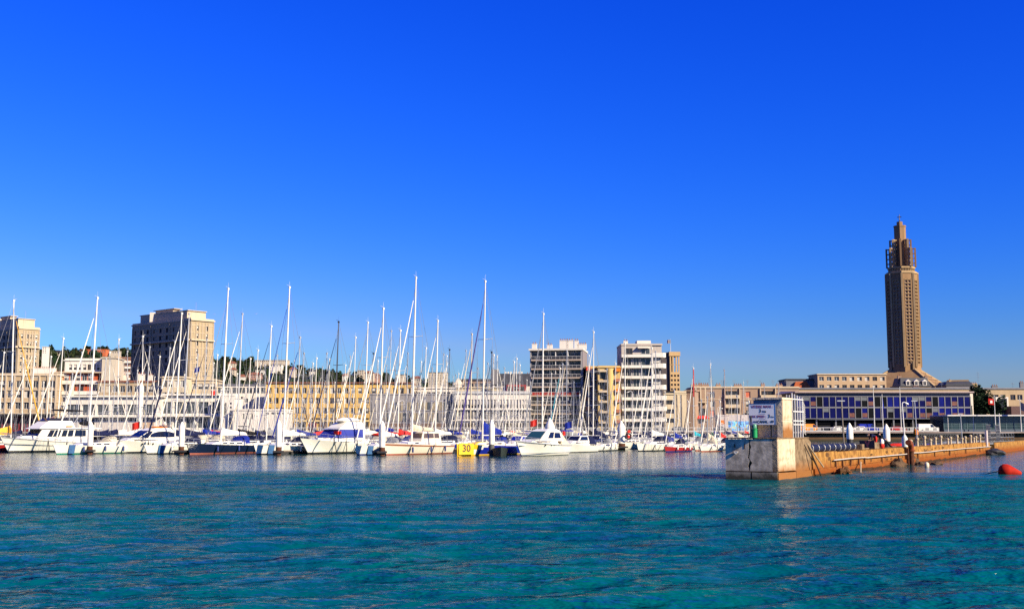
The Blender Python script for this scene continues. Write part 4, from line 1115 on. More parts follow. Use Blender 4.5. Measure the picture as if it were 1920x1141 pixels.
def villa(px, py, w_px, h_px, y, wm, roofm, label, rows, cols, hip=True, z_off=0):
    x = AX(px, y); k = y / 2095; w = w_px * k; h = h_px * k; zt = ZT(py, y); z0 = zt - h
    e = thing('hillside_house', label, 'house', (x, y, z0), R((px * 7) % 11 - 3))
    m = MB(); ops = grid(w, h * .12, h * .98, cols, rows, min(1.5, w / cols * .5), min(1.5, h / rows * .5))
    facade(m, (0, 0, 0), (1, 0, 0), w, -30, h, ops, .3)
    m.quad((w, 0, -30), (w, 9, -30), (w, 9, h), (w, 0, h)); m.quad((0, 9, -30), (0, 0, -30), (0, 0, h), (0, 9, h)); m.quad((w, 9, -30), (0, 9, -30), (0, 9, h), (w, 9, h))
    m.build('wall', wm, e)
    for q in ops: add_window(e, (0, 0, 0), (1, 0, 0), q[0], q[1], q[2] - q[0], q[3] - q[1], .3, 'plain')
    m = MB(); m.box(-.4, -.4, h, w + .4, 9.4, h + .35)
    if hip: m.hexa([(-.4, -.4, h + .35), (w + .4, -.4, h + .35), (w + .4, 9.4, h + .35), (-.4, 9.4, h + .35), (w * .25, 3.5, h + 2.6), (w * .75, 3.5, h + 2.6), (w * .75, 5.5, h + 2.6), (w * .25, 5.5, h + 2.6)])
    m.build('roof', roofm, e); return e
CR2 = mat('hill_cream_wall', (.55, .47, .36), .85, var=.1); PK = mat('hill_pink_wall', (.42, .24, .18), .85, var=.1); OR = mat('hill_orange_wall', (.60, .16, .07), .85, var=.08)
villa(143, 655, 50, 9, 1280, OR, OR, 'long orange-red building on the hilltop behind the red and white block', 1, 12, False)
villa(88, 660, 18, 4, 1270, CR2, SLATE, 'cream house with slate roof on the hill right of the leftmost tower', 1, 4)
villa(72, 650, 8, 14, 1000, WHT, WHT, 'white stepped flats just right of the leftmost tower', 4, 2, False)
villa(199, 658, 18, 5, 1250, CR2, CR2, 'pale house on the hill between the orange building and the big tower', 1, 4, False)
villa(424, 681, 14, 9, 1200, CR2, TILED, 'cream house on the hill just right of the tall left mast', 2, 3)
villa(428, 693, 9, 13, 1150, CR2, TILED, 'narrow cream villa lower on the hill right of the tall left mast', 3, 2)
villa(475, 675, 62, 4, 1290, CR2, CR2, 'long flat cream building along the hilltop', 1, 16, False)
villa(462, 702, 24, 7, 1150, PK, TILED, 'pink house half way up the hill above the grey and white block', 2, 5)
villa(476, 694, 16, 4, 1180, WHT, WHT, 'white house above the pink hillside house', 1, 4, False)
villa(503, 683, 22, 5, 1240, WHT, ZINC, 'white house at the right end of the flat hilltop building', 1, 4, False)
villa(668, 694, 12, 9, 1200, CR2, CR2, 'cream house on the hill behind the middle of the yellow block', 2, 3, False)
villa(682, 699, 16, 12, 1180, CR2, TILED, 'cream villa with brown roof above the yellow block', 3, 4)
villa(640, 704, 10, 6, 1200, WHT, TILED, 'little white house above the yellow roof', 2, 2)
villa(742, 702, 16, 8, 1200, CR2, ZINC, 'pale block on the hill above the right end of the yellow block', 2, 4, False)
villa(700, 703, 10, 7, 1190, PK, TILED, 'pink villa between the pale blocks above the yellow roof', 2, 2)
villa(802, 698, 36, 26, 950, CR2, ZINC, 'pale high-rise with striped balconies on the hill right of the yellow block', 8, 7, False)
villa(540, 692, 12, 5, 1210, CR2, TILED, 'small cream house among hill trees above the yellow block\'s left end', 1, 3)
villa(578, 696, 10, 4, 1210, WHT, SLATE, 'small white house among hill trees left of the black mast', 1, 3)
villa(775, 709, 12, 6, 1100, CR2, TILED, 'low cream house between the yellow block and the pale high-rise', 1, 3)
villa(446, 706, 10, 5, 1120, WHT, TILED, 'tiny white house low on the hill left of the pink house', 1, 3)

# ------------------------------------------------------------------ quay furniture
def quay():
    # white railing, one thing per long run with posts
    for k, (a, b, lab) in enumerate(((440, 640, 'white quay railing before the yellow apartment block'), (640, 1000, 'white quay railing before the screened and gallery buildings'), (1000, 1200, 'white quay railing before the glazed balcony block'), (1200, 1420, 'white quay railing before the mural wall'), (1500, 1760, 'white quay railing in front of the blue glazed building'))):
        x0, x1 = AX(a, QY - 1), AX(b, QY - 1)
        e = thing('quay_railing', lab, 'railing', (x0, QY - 1.1, QZ), 0, 'railings along the quay')
        w = x1 - x0
        MB().box(0, -.06, 1.02, w, .06, 1.14).build('top_rail', FRW, e)
        MB().box(0, -.05, .12, w, .05, .30).build('bottom_rail', FRW, e)
        n = int(w / 2.0); me = MB().box(-.06, -.05, 0, .06, .05, 1.02).mesh('post', FRW)
        mi = MB().box(-.5, -.03, .3, .5, .03, 1.0).mesh('infill_panel', mat('grey_infill', (.30, .29, .28), .6))
        for i in range(n + 1): put('post', me, e, (i * w / n, 0, 0))
        for i in range(0, n, 1):
            if (i * 7) % 3: put('infill_panel', mi, e, ((i + .5) * w / n, 0, 0))
quay()

def car(label, px, y, body, kind='car', flip=1):
    dims = {'car': (4.2, 1.7, 1.42), 'van': (5.4, 2.0, 2.1)}[kind]; L, W, H = dims
    e = thing('parked_car' if kind == 'car' else 'van', label, 'car' if kind == 'car' else 'van', (AX(px, y), y, QZ), 0 if flip > 0 else math.pi)
    m = MB(); hw = W / 2
    pr = [(-L / 2, .35), (-L / 2, .85), (-L / 2 + .15, .95), (L * .28, .98), (L / 2 - .1, .72), (L / 2, .6), (L / 2, .35)] if kind == 'car' else [(-L / 2, .35), (-L / 2, 1.1), (L * .27, 1.15), (L / 2 - .1, .95), (L / 2, .8), (L / 2, .35)]
    m.prism(pr, (0, -hw, 0), (1, 0, 0), (0, 0, 1), (0, W, 0)); 
    if kind == 'car': m.frus(-L * .45, L * .26, -L * .34, L * .06, .96, H, hw * .93, hw * .76)
    else: m.frus(-L * .495, L * .36, -L * .48, L * .16, 1.12, H, hw * .98, hw * .86)
    m.build('body', body, e)
    g = MB()
    for s in (-1, 1):
        if kind == 'car':
            q = lambda x, z, o=.012: (x, s * (hw * .93 + (hw * .76 - hw * .93) * (z - .96) / (H - .96) + o), z)
            for a, b, c, d in ((-.37, -.08, -.31, -.08), (-.05, .2, -.05, .04)):
                P = [q(a * L, 1.0), q(b * L, 1.0), q(d * L, H - .1), q(c * L, H - .1)]
                I = [(p[0], p[1] - s * .04, p[2]) for p in P]; g.hexa(P + I if s < 0 else I + P)
        else:
            P = [(.1 * L, s * hw * .955 + s * .02, 1.2), (.32 * L, s * hw * .955 + s * .02, 1.2), (.19 * L, s * hw * .9 + s * .02, H - .2), (.1 * L, s * hw * .9 + s * .02, H - .2)]
            I = [(p[0], p[1] - s * .05, p[2]) for p in P]; g.hexa(P + I if s < 0 else I + P)
    g.build('window', GLASSB, e)
    wh = MB(); wh.tube((0, -.11, 0), (0, .11, 0), .32, n=12, mi=0); wh.tube((0, -.125, 0), (0, .125, 0), .17, n=8, mi=1); me = wh.mesh('wheel', [BLACK, STEEL])
    for sx in (-.31, .31):
        for s in (-1, 1): put('wheel', me, e, (sx * L, s * (hw - .1), .32))
    return e
car('orange van parked before the blue glazed building, partly behind the lattice', 1519, 306, mat('orange_car_paint', (.85, .30, .02), .3, var=.03), 'van')
car('white hatchback parked left of the white pile before the blue building', 1574, 305, WHITE)
car('white saloon car parked next to the bright blue van', 1609, 305, WHITE, flip=-1)
car('bright blue van parked on the quay right of the white pile', 1628, 306.5, BLUEH, 'van')
car('white van parked on the quay left of the glass pavilion', 1739, 305, WHITE, 'van')
car('dark car in the shade of the arcade left of the white hatchback', 1552, 307, mat('black_car_paint', (.02, .022, .03), .3))
car('red car half hidden behind the lamp post pile', 1684, 307, REDH)
car('dark car parked before the mural wall', 1352, 306, mat('black_car_paint', (.02, .022, .03), .3))
car('dark car parked before the cream block foot', 1274, 306, mat('black_car_paint', (.02, .022, .03), .3))
car('silver car parked before the glazed balcony block', 1080, 306, ALUG)

def lamp(label, px, pyt, y, z0, arm=1.0, m=FRW, double=False, base=False, pyb=None):
    h = ZT(pyt, y) - z0
    e = thing('street_lamp', label, 'street lamp', (AX(px, y), y, z0), 0)
    k = MB(); k.tube((0, 0, 0), (0, 0, h), .09, .05, 7); k.build('pole', m, e)
    k = MB(); pts = [(0, 0, h), (.25 * arm, 0, h + .3), (.7 * arm, 0, h + .35), (1.1 * arm, 0, h + .1)]
    k.path(pts, .05, 6); k.build('arm', m, e)
    k = MB(); k.hexa([(.75 * arm, -.16, h + .02), (1.5 * arm, -.12, h - .12), (1.5 * arm, .12, h - .12), (.75 * arm, .16, h + .02), (.8 * arm, -.1, h + .2), (1.4 * arm, -.08, h + .04), (1.4 * arm, .08, h + .04), (.8 * arm, .1, h + .2)]); k.build('lamp_head', WHITE, e)
    return e
lamp('white street lamp with curved head before the brown-pink block', 1346, 765, 302, QZ, 1)
lamp('white street lamp on the quay before the screened building', 757, 752, 302, QZ, -1)
lamp('white street lamp beside the white corner block', 1186, 735, 302, QZ, -1)
for px, pt, lab in ((1640, 726, 'slim grey flagpole before the left half of the blue building'), (1690, 726, 'tall pale pole before the middle of the blue building'), (1656, 740, 'slim white pole with a blue pennant at the blue building'), (1867, 742, 'white flagpole with a red and white flag right of the pine tree'), (1915, 750, 'flagpole with a dark blue flag at the right edge'), (1875, 776, 'short white post before the glass pavilion')):
    y = 303; h = ZT(pt, y) - QZ
    e = thing('flagpole', lab, 'pole', (AX(px, y), y, QZ)); MB().tube((0, 0, 0), (0, 0, h), .12, .06, 7).build('pole', ALU, e)
    MB().lathe([(.1, 0), (.13, .1), (.02, .2)], (0, 0, h), 8).build('finial', ALU, e)
    if 'red' in lab:
        MB().hexa([(-.1, 0, h - 2.4), (-1.5, .2, h - 2.2), (-1.5, .24, h - 2.2), (-.1, .04, h - 2.4), (-.1, 0, h - .8), (-1.5, .2, h - .6), (-1.5, .24, h - .6), (-.1, .04, h - .8)]).build('flag', CLOTH['red'], e)
        MB().box(-1.1, .05, h - 1.9, -.5, .3, h - 1.2).build('flag_badge', WHITE, e)
    if 'blue f' in lab: MB().hexa([(.1, 0, h - 2.6), (1.2, .2, h - 3), (1.2, .24, h - 3), (.1, .04, h - 2.6), (.1, 0, h - .4), (1.2, .2, h - .9), (1.2, .24, h - .9), (.1, .04, h - .4)]).build('flag', CLOTH['navy'], e)
    if 'pennant' in lab: MB().hexa([(.0, .1, h - 3.6), (.5, .2, h - 3.6), (.5, .22, h - 3.6), (.0, .14, h - 3.6), (.0, .1, h - .4), (.3, .2, h - 1.2), (.3, .22, h - 1.2), (.0, .14, h - .4)]).build('flag', CLOTH['blue'], e)

# ------------------------------------------------------------------ boats
def rot_anchor(px, Y): return Vector((AX(px, Y), Y, 0))
HD = Vector((-.51, -.86, 0)).normalized()
HROT = math.atan2(HD.y, HD.x)

def hull_mesh(L, B, fs, fb, tw=.78, rk=.5, lv=None, mf=None, n=14, full=.45, mats=None, flare=.5, fine=2.2):
    """lofted hull: bow towards +x, waterline at z = 0; mf(station, level) picks the material"""
    fr = [.25, .5, .75, .93, 1.0]
    low = lv or [-.4, .05, .16]
    mb = MB(); rows = []
    for i in range(n + 1):
        s = i / n
        if s > full: b = 1 - ((s - full) / (1 - full)) ** fine
        else: b = 1 - (1 - tw) * ((full - s) / full) ** 2
        b = max(b, .012) * B / 2
        sh = fs + (fb - fs) * s ** 1.8
        zs = low + [low[-1] + (sh - low[-1]) * f for f in fr]
        rr = []
        for z in zs:
            t = min(1, max(0, (z + .4) / (sh + .4)))
            bb = b * (.42 + .58 * t ** (.45 + flare * s ** 3 * 1.6))
            if s > .98: bb = .012 * B
            x = -L / 2 + s * (L - rk * (1 - t)) - (.0 if s else -.12 * (1 - t))
            rr.append((x, bb, z))
        rows.append(rr)
    m = len(rows[0]); vs = []
    for rr in rows: vs += [(x, b, z) for x, b, z in rr]
    for rr in rows: vs += [(x, -b, z) for x, b, z in rr]
    o = (n + 1) * m; fs_, ms = [], []
    for i in range(n):
        for k in range(m - 1):
            a = i * m + k; mi = mf(i / n, k)
            fs_.append((a, a + 1, a + m + 1, a + m)); ms.append(mi)
            fs_.append((o + a, o + a + m, o + a + m + 1, o + a + 1)); ms.append(mi)
    for k in range(m - 1):
        fs_.append((k, o + k, o + k + 1, k + 1)); ms.append(mf(0, k))
        a = n * m + k; fs_.append((a, a + 1, o + a + 1, o + a)); ms.append(mf(1, k))
    # deck
    for i in range(n):
        a = i * m + m - 1; fs_.append((a, o + a, o + a + m, a + m)); ms.append(len(mats) - 1)
    mb.add(vs, fs_, ms)
    def sheer(s): return fs + (fb - fs) * s ** 1.8
    def half(s):
        b = 1 - ((s - full) / (1 - full)) ** fine if s > full else 1 - (1 - tw) * ((full - s) / full) ** 2
        return b * B / 2
    return mb, sheer, half

def mast_mesh(h, r, lean, m, spread=True, nspread=2, x0=0, z0=1.0):
    mb = MB(); top = Vector((x0 - lean * h, 0, h))
    bot = Vector((x0, 0, z0))
    mb.tube(bot, bot.lerp(top, .6), r, r * .95, 8); mb.tube(bot.lerp(top, .6), top, r * .95, r * .62, 8)
    P = lambda t: bot.lerp(top, t)
    ends = []
    if spread:
        for t in ([.34, .64] if nspread == 2 else [.5]):
            p = P(t); w = h * .058 * (1.1 - t * .4)
            for s in (-1, 1):
                q = p + Vector((-.25, s * w, .08)); mb.tube(p, q, .045, .03, 5); ends.append((t, s, q))
    # masthead instruments
    mb.tube(top, top + Vector((0, 0, .8)), .014, .008, 4); mb.tube(top, top + Vector((.3, .05, .22)), .014, n=4)
    mb.tube(top + Vector((.3, .05, .22)), top + Vector((.38, -.12, .25)), .02, n=4); mb.box(top.x - .12, -.08, top.z - .15, top.x + .12, .08, top.z + .1)
    return mb, P, ends, top

def sailboat(label, px, pyt, Y, o=None, name='sailing_yacht', group=None):
    """yacht whose masthead stands at (px, pyt) when seen from the entrance at distance Y"""
    o = dict(o or {}); g = o.get
    rnd = random.Random(int(px * 13 + pyt))
    rev = g('rev', False); rz = HROT + R(g('yaw', 0)) + (math.pi if rev else 0)
    d = Vector((math.cos(rz), math.sin(rz), 0))
    top_z = ZT(pyt, Y); L = g('L', max(7, min(13, top_z * .74))); B = g('B', L * .33)
    rake = g('rake', .028); mx = L * .06
    bx = AX(px, Y, pyt); base = Vector((bx, Y, 0)) + d * rake * top_z
    loc = base - d * mx
    e = thing(name, label, 'sailing boat', loc, rz, group)
    hc = g('hull', WHITE); boot = g('boot', BOOTB); fbv = g('fb', .095 * L)
    mats = [hc, boot, g('stripe', hc), g('deck', WHITE)]
    def mf(s, k): return 1 if k <= 1 else (2 if k == 5 else 0)
    if g('mf'): mats, mf = g('mf')
    det = g('det', 1)
    mb, sh, hf = hull_mesh(L, B, fbv * .82, fbv * 1.1, g('tw', .78), g('rk', .8), None, mf, 18 if det > 1 else 12, mats=mats, flare=.3)
    mb.build('hull', mats, e, smooth=True)
    SX = lambda s: -L / 2 + s * L
    # coachroof with windows
    cz = sh(.55); ch = g('ch', .42)
    c = MB(); bw = B * .31
    c.hexa([(SX(.30), -bw, cz - .05), (SX(.74), -bw * .55, sh(.74) - .05), (SX(.74), bw * .55, sh(.74) - .05), (SX(.30), bw, cz - .05),
            (SX(.31), -bw * .86, cz + ch), (SX(.66), -bw * .5, cz + ch * .8), (SX(.66), bw * .5, cz + ch * .8), (SX(.31), bw * .86, cz + ch)])
    c.box(SX(.06), -B * .34, sh(.1) - .02, SX(.30), -B * .28, sh(.1) + .25); c.box(SX(.06), B * .28, sh(.1) - .02, SX(.30), B * .34, sh(.1) + .25)
    c.build('coachroof', g('deck', WHITE), e)
    wn = MB()
    for s in (-1, 1):
        for a, b in (((.35, .42), (.45, .51), (.54, .59)) if det > 1 else ((.36, .55),)):
            ya = lambda t: bw + (bw * .55 - bw) * (t - .30) / .44
            y0, y1 = ya(a) * .965, ya(b) * .965
            P = [(SX(a), s * y0, cz + ch * .3), (SX(b), s * y1, cz + ch * .3), (SX(b), s * y1 * .95, cz + ch * .62), (SX(a), s * y0 * .95, cz + ch * .68)]
            I = [(p[0], p[1] - s * .06, p[2]) for p in P]; wn.hexa([(p[0], p[1] + s * .03, p[2]) for p in P] + I if s < 0 else I + [(p[0], p[1] + s * .03, p[2]) for p in P])
    wn.build('cabin_window', GLASSB, e)
    mr = g('mr', .085 + (.02 if det > 1 else 0)) * .9; mm = g('mast', ALU)
    mb, P, ends, top = mast_mesh(top_z, mr, rake, mm, nspread=2 if top_z > 12.5 else 1, x0=mx, z0=cz)
    mb.build('mast', mm, e, smooth=True)
    if g('tip'): MB().tube(P(.62) , P(1.0) + Vector((0, 0, .1)), mr * 1.3, mr * 1.1, 8).build('mast_tip', g('tip'), e)
    # boom and its stowed sail
    bz = cz + ch + g('bz', .75); bl = L * .36
    if g('boom', True):
        MB().tube((mx, 0, bz), (mx - bl, 0, bz + .05), .07, .06, 8).build('boom', mm, e)
        cc = g('cover', 'navy')
        if cc:
            sv = MB(); prev = None; N = 9; pr = []
            for i in range(N):
                t = i / (N - 1); x = mx - .05 - (bl - .25) * t; hh = (.95 - .62 * t ** .7) * g('ck', 1) + .05 * rnd.random(); ww = .17 - .05 * t
                pr.append([(x, ww * math.cos(q) * (1 if math.sin(q) < .3 else .55), bz + .02 + hh * (.5 + .5 * math.sin(q)) - .06) for q in np.linspace(0, 2 * math.pi, 9)[:-1]])
            vs = [v for r_ in pr for v in r_]; fs = []
            for i in range(N - 1):
                for k in range(8): fs.append((i * 8 + k, i * 8 + (k + 1) % 8, (i + 1) * 8 + (k + 1) % 8, (i + 1) * 8 + k))
            fs += [tuple(range(8))[::-1], tuple(range((N - 1) * 8, N * 8))]
            sv.add(vs, fs); sv.build('sail_cover', CLOTH[cc], e, smooth=True, ang=60)
    # forestay with the rolled genoa
    bow = Vector((L / 2 - .25, 0, sh(1) + .1)); ft = P(g('frac', .93))
    if g('furl', 'white'):
        fm = CLOTH[g('furl', 'white')]
        k = MB(); r0 = g('fr', .085); A = bow.lerp(ft, .05); Bp = bow.lerp(ft, .92)
        k.tube(A, A.lerp(Bp, .35), r0 * .8, r0, 7); k.tube(A.lerp(Bp, .35), Bp, r0, r0 * .4, 7); k.build('furled_genoa', fm, e, smooth=True)
        if g('clew'): k = MB(); k.tube(A, A.lerp(Bp, .45), r0 * 1.35, r0 * 1.1, 7); k.build('sun_strip', CLOTH[g('clew')], e, smooth=True)
    # standing rigging
    k = MB(); wr = g('wr', .017)
    k.tube(bow, ft, wr, n=3, cap=False); k.tube((-L / 2 + .1, 0, sh(0)), top, wr, n=3, cap=False)
    for s in (-1, 1):
        ch_ = Vector((mx - .35, s * hf(.55) * .93, sh(.53)))
        es = [q for q in ends if q[1] == s]
        pts = [ch_] + [q[2] for q in es] + [P(.97)]
        for a, b in zip(pts, pts[1:]): k.tube(a, b, wr, n=3, cap=False)
        if es: k.tube(ch_, P(es[0][0] - .01), wr, n=3, cap=False)
    # lazy jacks and halyards
    k.tube(P(.5), (mx - bl * .5, 0, bz), wr * .8, n=3, cap=False); k.tube(P(.995) + Vector((.12, .05, 0)), (mx + .2, .1, cz), wr * .8, n=3, cap=False)
    k.tube(P(.5), (mx - bl * .85, 0, bz), wr * .8, n=3, cap=False)
    k.build('rigging', WIRE, e)
    # guard rails
    k = MB(); n = 8 if det > 1 else 5
    for s in (-1, 1):
        pr = None
        for i in range(n + 1):
            t = .04 + .9 * i / n; p = Vector((SX(t), s * hf(t) * .95, sh(t))); k.tube(p, p + Vector((0, 0, .6)), .02, n=4, cap=False)
            if pr is not None:
                k.tube(pr + Vector((0, 0, .6)), p + Vector((0, 0, .6)), .016, n=3, cap=False)
            pr = p
        k.tube(pr + Vector((0, 0, .6)), bow + Vector((.1, 0, .55)), .03, n=4, cap=False)
    k.build('guard_rail', STEEL, e)
    sc_ = g('hood', rnd.choice(['navy', 'navy', 'cream', 'grey', 'blue', None]))
    if sc_:
        k = MB(); w = B * .30; x1 = SX(.36); x0 = SX(.24)
        vs = []
        for x, zz, f in ((x1, cz + ch * .95, .95), (x1 - .45, cz + ch + .62, .9), (x0, cz + ch + .75, .92)):
            for q in np.linspace(0, math.pi, 7): vs.append((x, w * f * math.cos(q), cz + .1 + (zz - cz - .1) * (math.sin(q) ** .45)))
        k.add(vs, [(i * 7 + j, i * 7 + j + 1, (i + 1) * 7 + j + 1, (i + 1) * 7 + j) for i in range(2) for j in range(6)])
        k.build('sprayhood', CLOTH[sc_], e)
    if g('bimini'):
        k = MB(); z = cz + ch + 1.25; x0, x1 = SX(.04), SX(.25); w = B * .34
        k.hexa([(x0, -w, z), (x1, -w, z), (x1, w, z), (x0, w, z), (x0 + .1, -w * .8, z + .16), (x1 - .1, -w * .8, z + .16), (x1 - .1, w * .8, z + .16), (x0 + .1, w * .8, z + .16)])
        k.build('bimini', CLOTH[g('bimini')], e)
        k = MB()
        for s in (-1, 1):
            for a in (x0 + .1, x1 - .1): k.tube(((x0 + x1) / 2, s * w, sh(.1)), (a, s * w * .97, z), .022, n=4)
        k.build('bimini_frame', STEEL, e)
    nf = g('fend', 3)
    if nf:
        fmesh = MB().lathe([(.02, .75), (.11, .66), (.12, .15), (.03, .05)], (0, 0, 0), 8).mesh('fender', g('fendm', BOOTN if rnd.random() < .3 else WHITE), True)
        for i in range(nf):
            t = .22 + .5 * i / max(1, nf - 1)
            for s in ((1,) if not rev else (-1,)): put('fender', fmesh, e, (SX(t), s * (hf(t) + .10), .18 + .1 * rnd.random()))
    if g('band'):     # blue cloth hung over the topside
        t0, t1 = g('bandpos', (.80, .86)); k = MB(); vs = []
        for s in (1,):
            A = [(SX(t0), s * (hf(t0) * .99 + .04)), (SX(t1), s * (hf(t1) * .99 + .04))]
            k.hexa([(A[0][0], A[0][1] * .80, .1), (A[1][0] - .1, A[1][1] * .72, .1), (A[1][0] - .1, A[1][1] * .72 + .05, .1), (A[0][0], A[0][1] * .80 + .05, .1),
                    (A[0][0], A[0][1], sh(t0) + .03), (A[1][0], A[1][1], sh(t1) + .03), (A[1][0], A[1][1] + .05, sh(t1) + .03), (A[0][0], A[0][1] + .05, sh(t0) + .03)])
        k.build('bow_cloth', g('band'), e)
    e['mpx'] = px
    return e, dict(L=L, B=B, SX=SX, sh=sh, hf=hf, cz=cz, ch=ch, d=d, loc=loc, top=top)

# placing bookkeeping: keeps berths from overlapping
BERTHS = []
def free(c, d, L, B):
    n = Vector((-d.y, d.x, 0))
    for c2, L2, B2 in BERTHS:
        q = c - c2
        if abs(q.dot(d)) < (L + L2) / 2 + .3 and abs(q.dot(n)) < (B + B2) / 2 + .25: return False
    return True

# ---------------------------------------------------------------- front row
def frontY(px): return 145 - 17 * px / 1060
def place(pxl, Y, L, B):
    """centre of a boat on heading HD whose left-most point (bow) is seen at pxl"""
    k = (pxl - 960) / F / 1.006
    # centre c = (x, y): bow = c + HD*L/2 ; x_bow = k*y_bow
    yb = Y; xb = k * yb
    return Vector((xb, yb, 0)) - HD * L / 2
def motor(label, pxl, L, B, spec, Y=None, name='motor_yacht', yaw=0):
    Y = Y or frontY(pxl); c = place(pxl, Y, L, B); BERTHS.append((c, L, B))
    e = thing(name, label, 'motor boat', c, HROT + R(yaw))
    return e, c

def panel(mb, P, u0, v0, u1, v1, t=.03, mi=0, push=None):
    """thin raised panel on the quad P (bl, br, tr, tl)"""
    P = [Vector(p) for p in P]
    f = lambda u, v: (P[0].lerp(P[1], u)).lerp(P[3].lerp(P[2], u), v)
    n = (P[1] - P[0]).cross(P[3] - P[0]).normalized()
    q = [f(u0, v0), f(u1, v0), f(u1, v1), f(u0, v1)]
    a = [p + n * t for p in q]; b = [p - n * .02 for p in q]
    mb.hexa(b + a, mi)

def rails(e, L, hf, sh, SX, t0=.3, t1=.96, n=8, h=.6, x_bow=None, sides=(-1, 1)):
    k = MB()
    for s in sides:
        pr = None
        for i in range(n + 1):
            t = t0 + (t1 - t0) * i / n; p = Vector((SX(t), s * hf(t) * .94, sh(t))); k.tube(p, p + Vector((0, 0, h)), .025, n=4, cap=False)
            if pr is not None: k.tube(pr + Vector((0, 0, h)), p + Vector((0, 0, h)), .03, n=4, cap=False); k.tube(pr + Vector((0, 0, h * .5)), p + Vector((0, 0, h * .5)), .016, n=3, cap=False)
            pr = p
        k.tube(pr + Vector((0, 0, h)), (L / 2 + .05, 0, sh(1) + h), .03, n=4, cap=False)
    k.build('guard_rail', STEEL, e)

ROPE = mat('dark_mooring_rope', (.03, .03, .035), .9, var=.1)
def hanglines(e, spots, hf, sh, SX, m=ROPE):
    for t, sl in spots:
        k = MB(); p = Vector((SX(t), (hf(t) + .06), sh(t) + .35)); q = Vector((SX(t) + sl, hf(t) * .86 + .1, .0)); k.tube(p, p.lerp(q, .55) + Vector((0, .05, 0)), .05, n=5); k.tube(p.lerp(q, .55) + Vector((0, .05, 0)), q, .05, n=5); k.build('mooring_line', m, e)

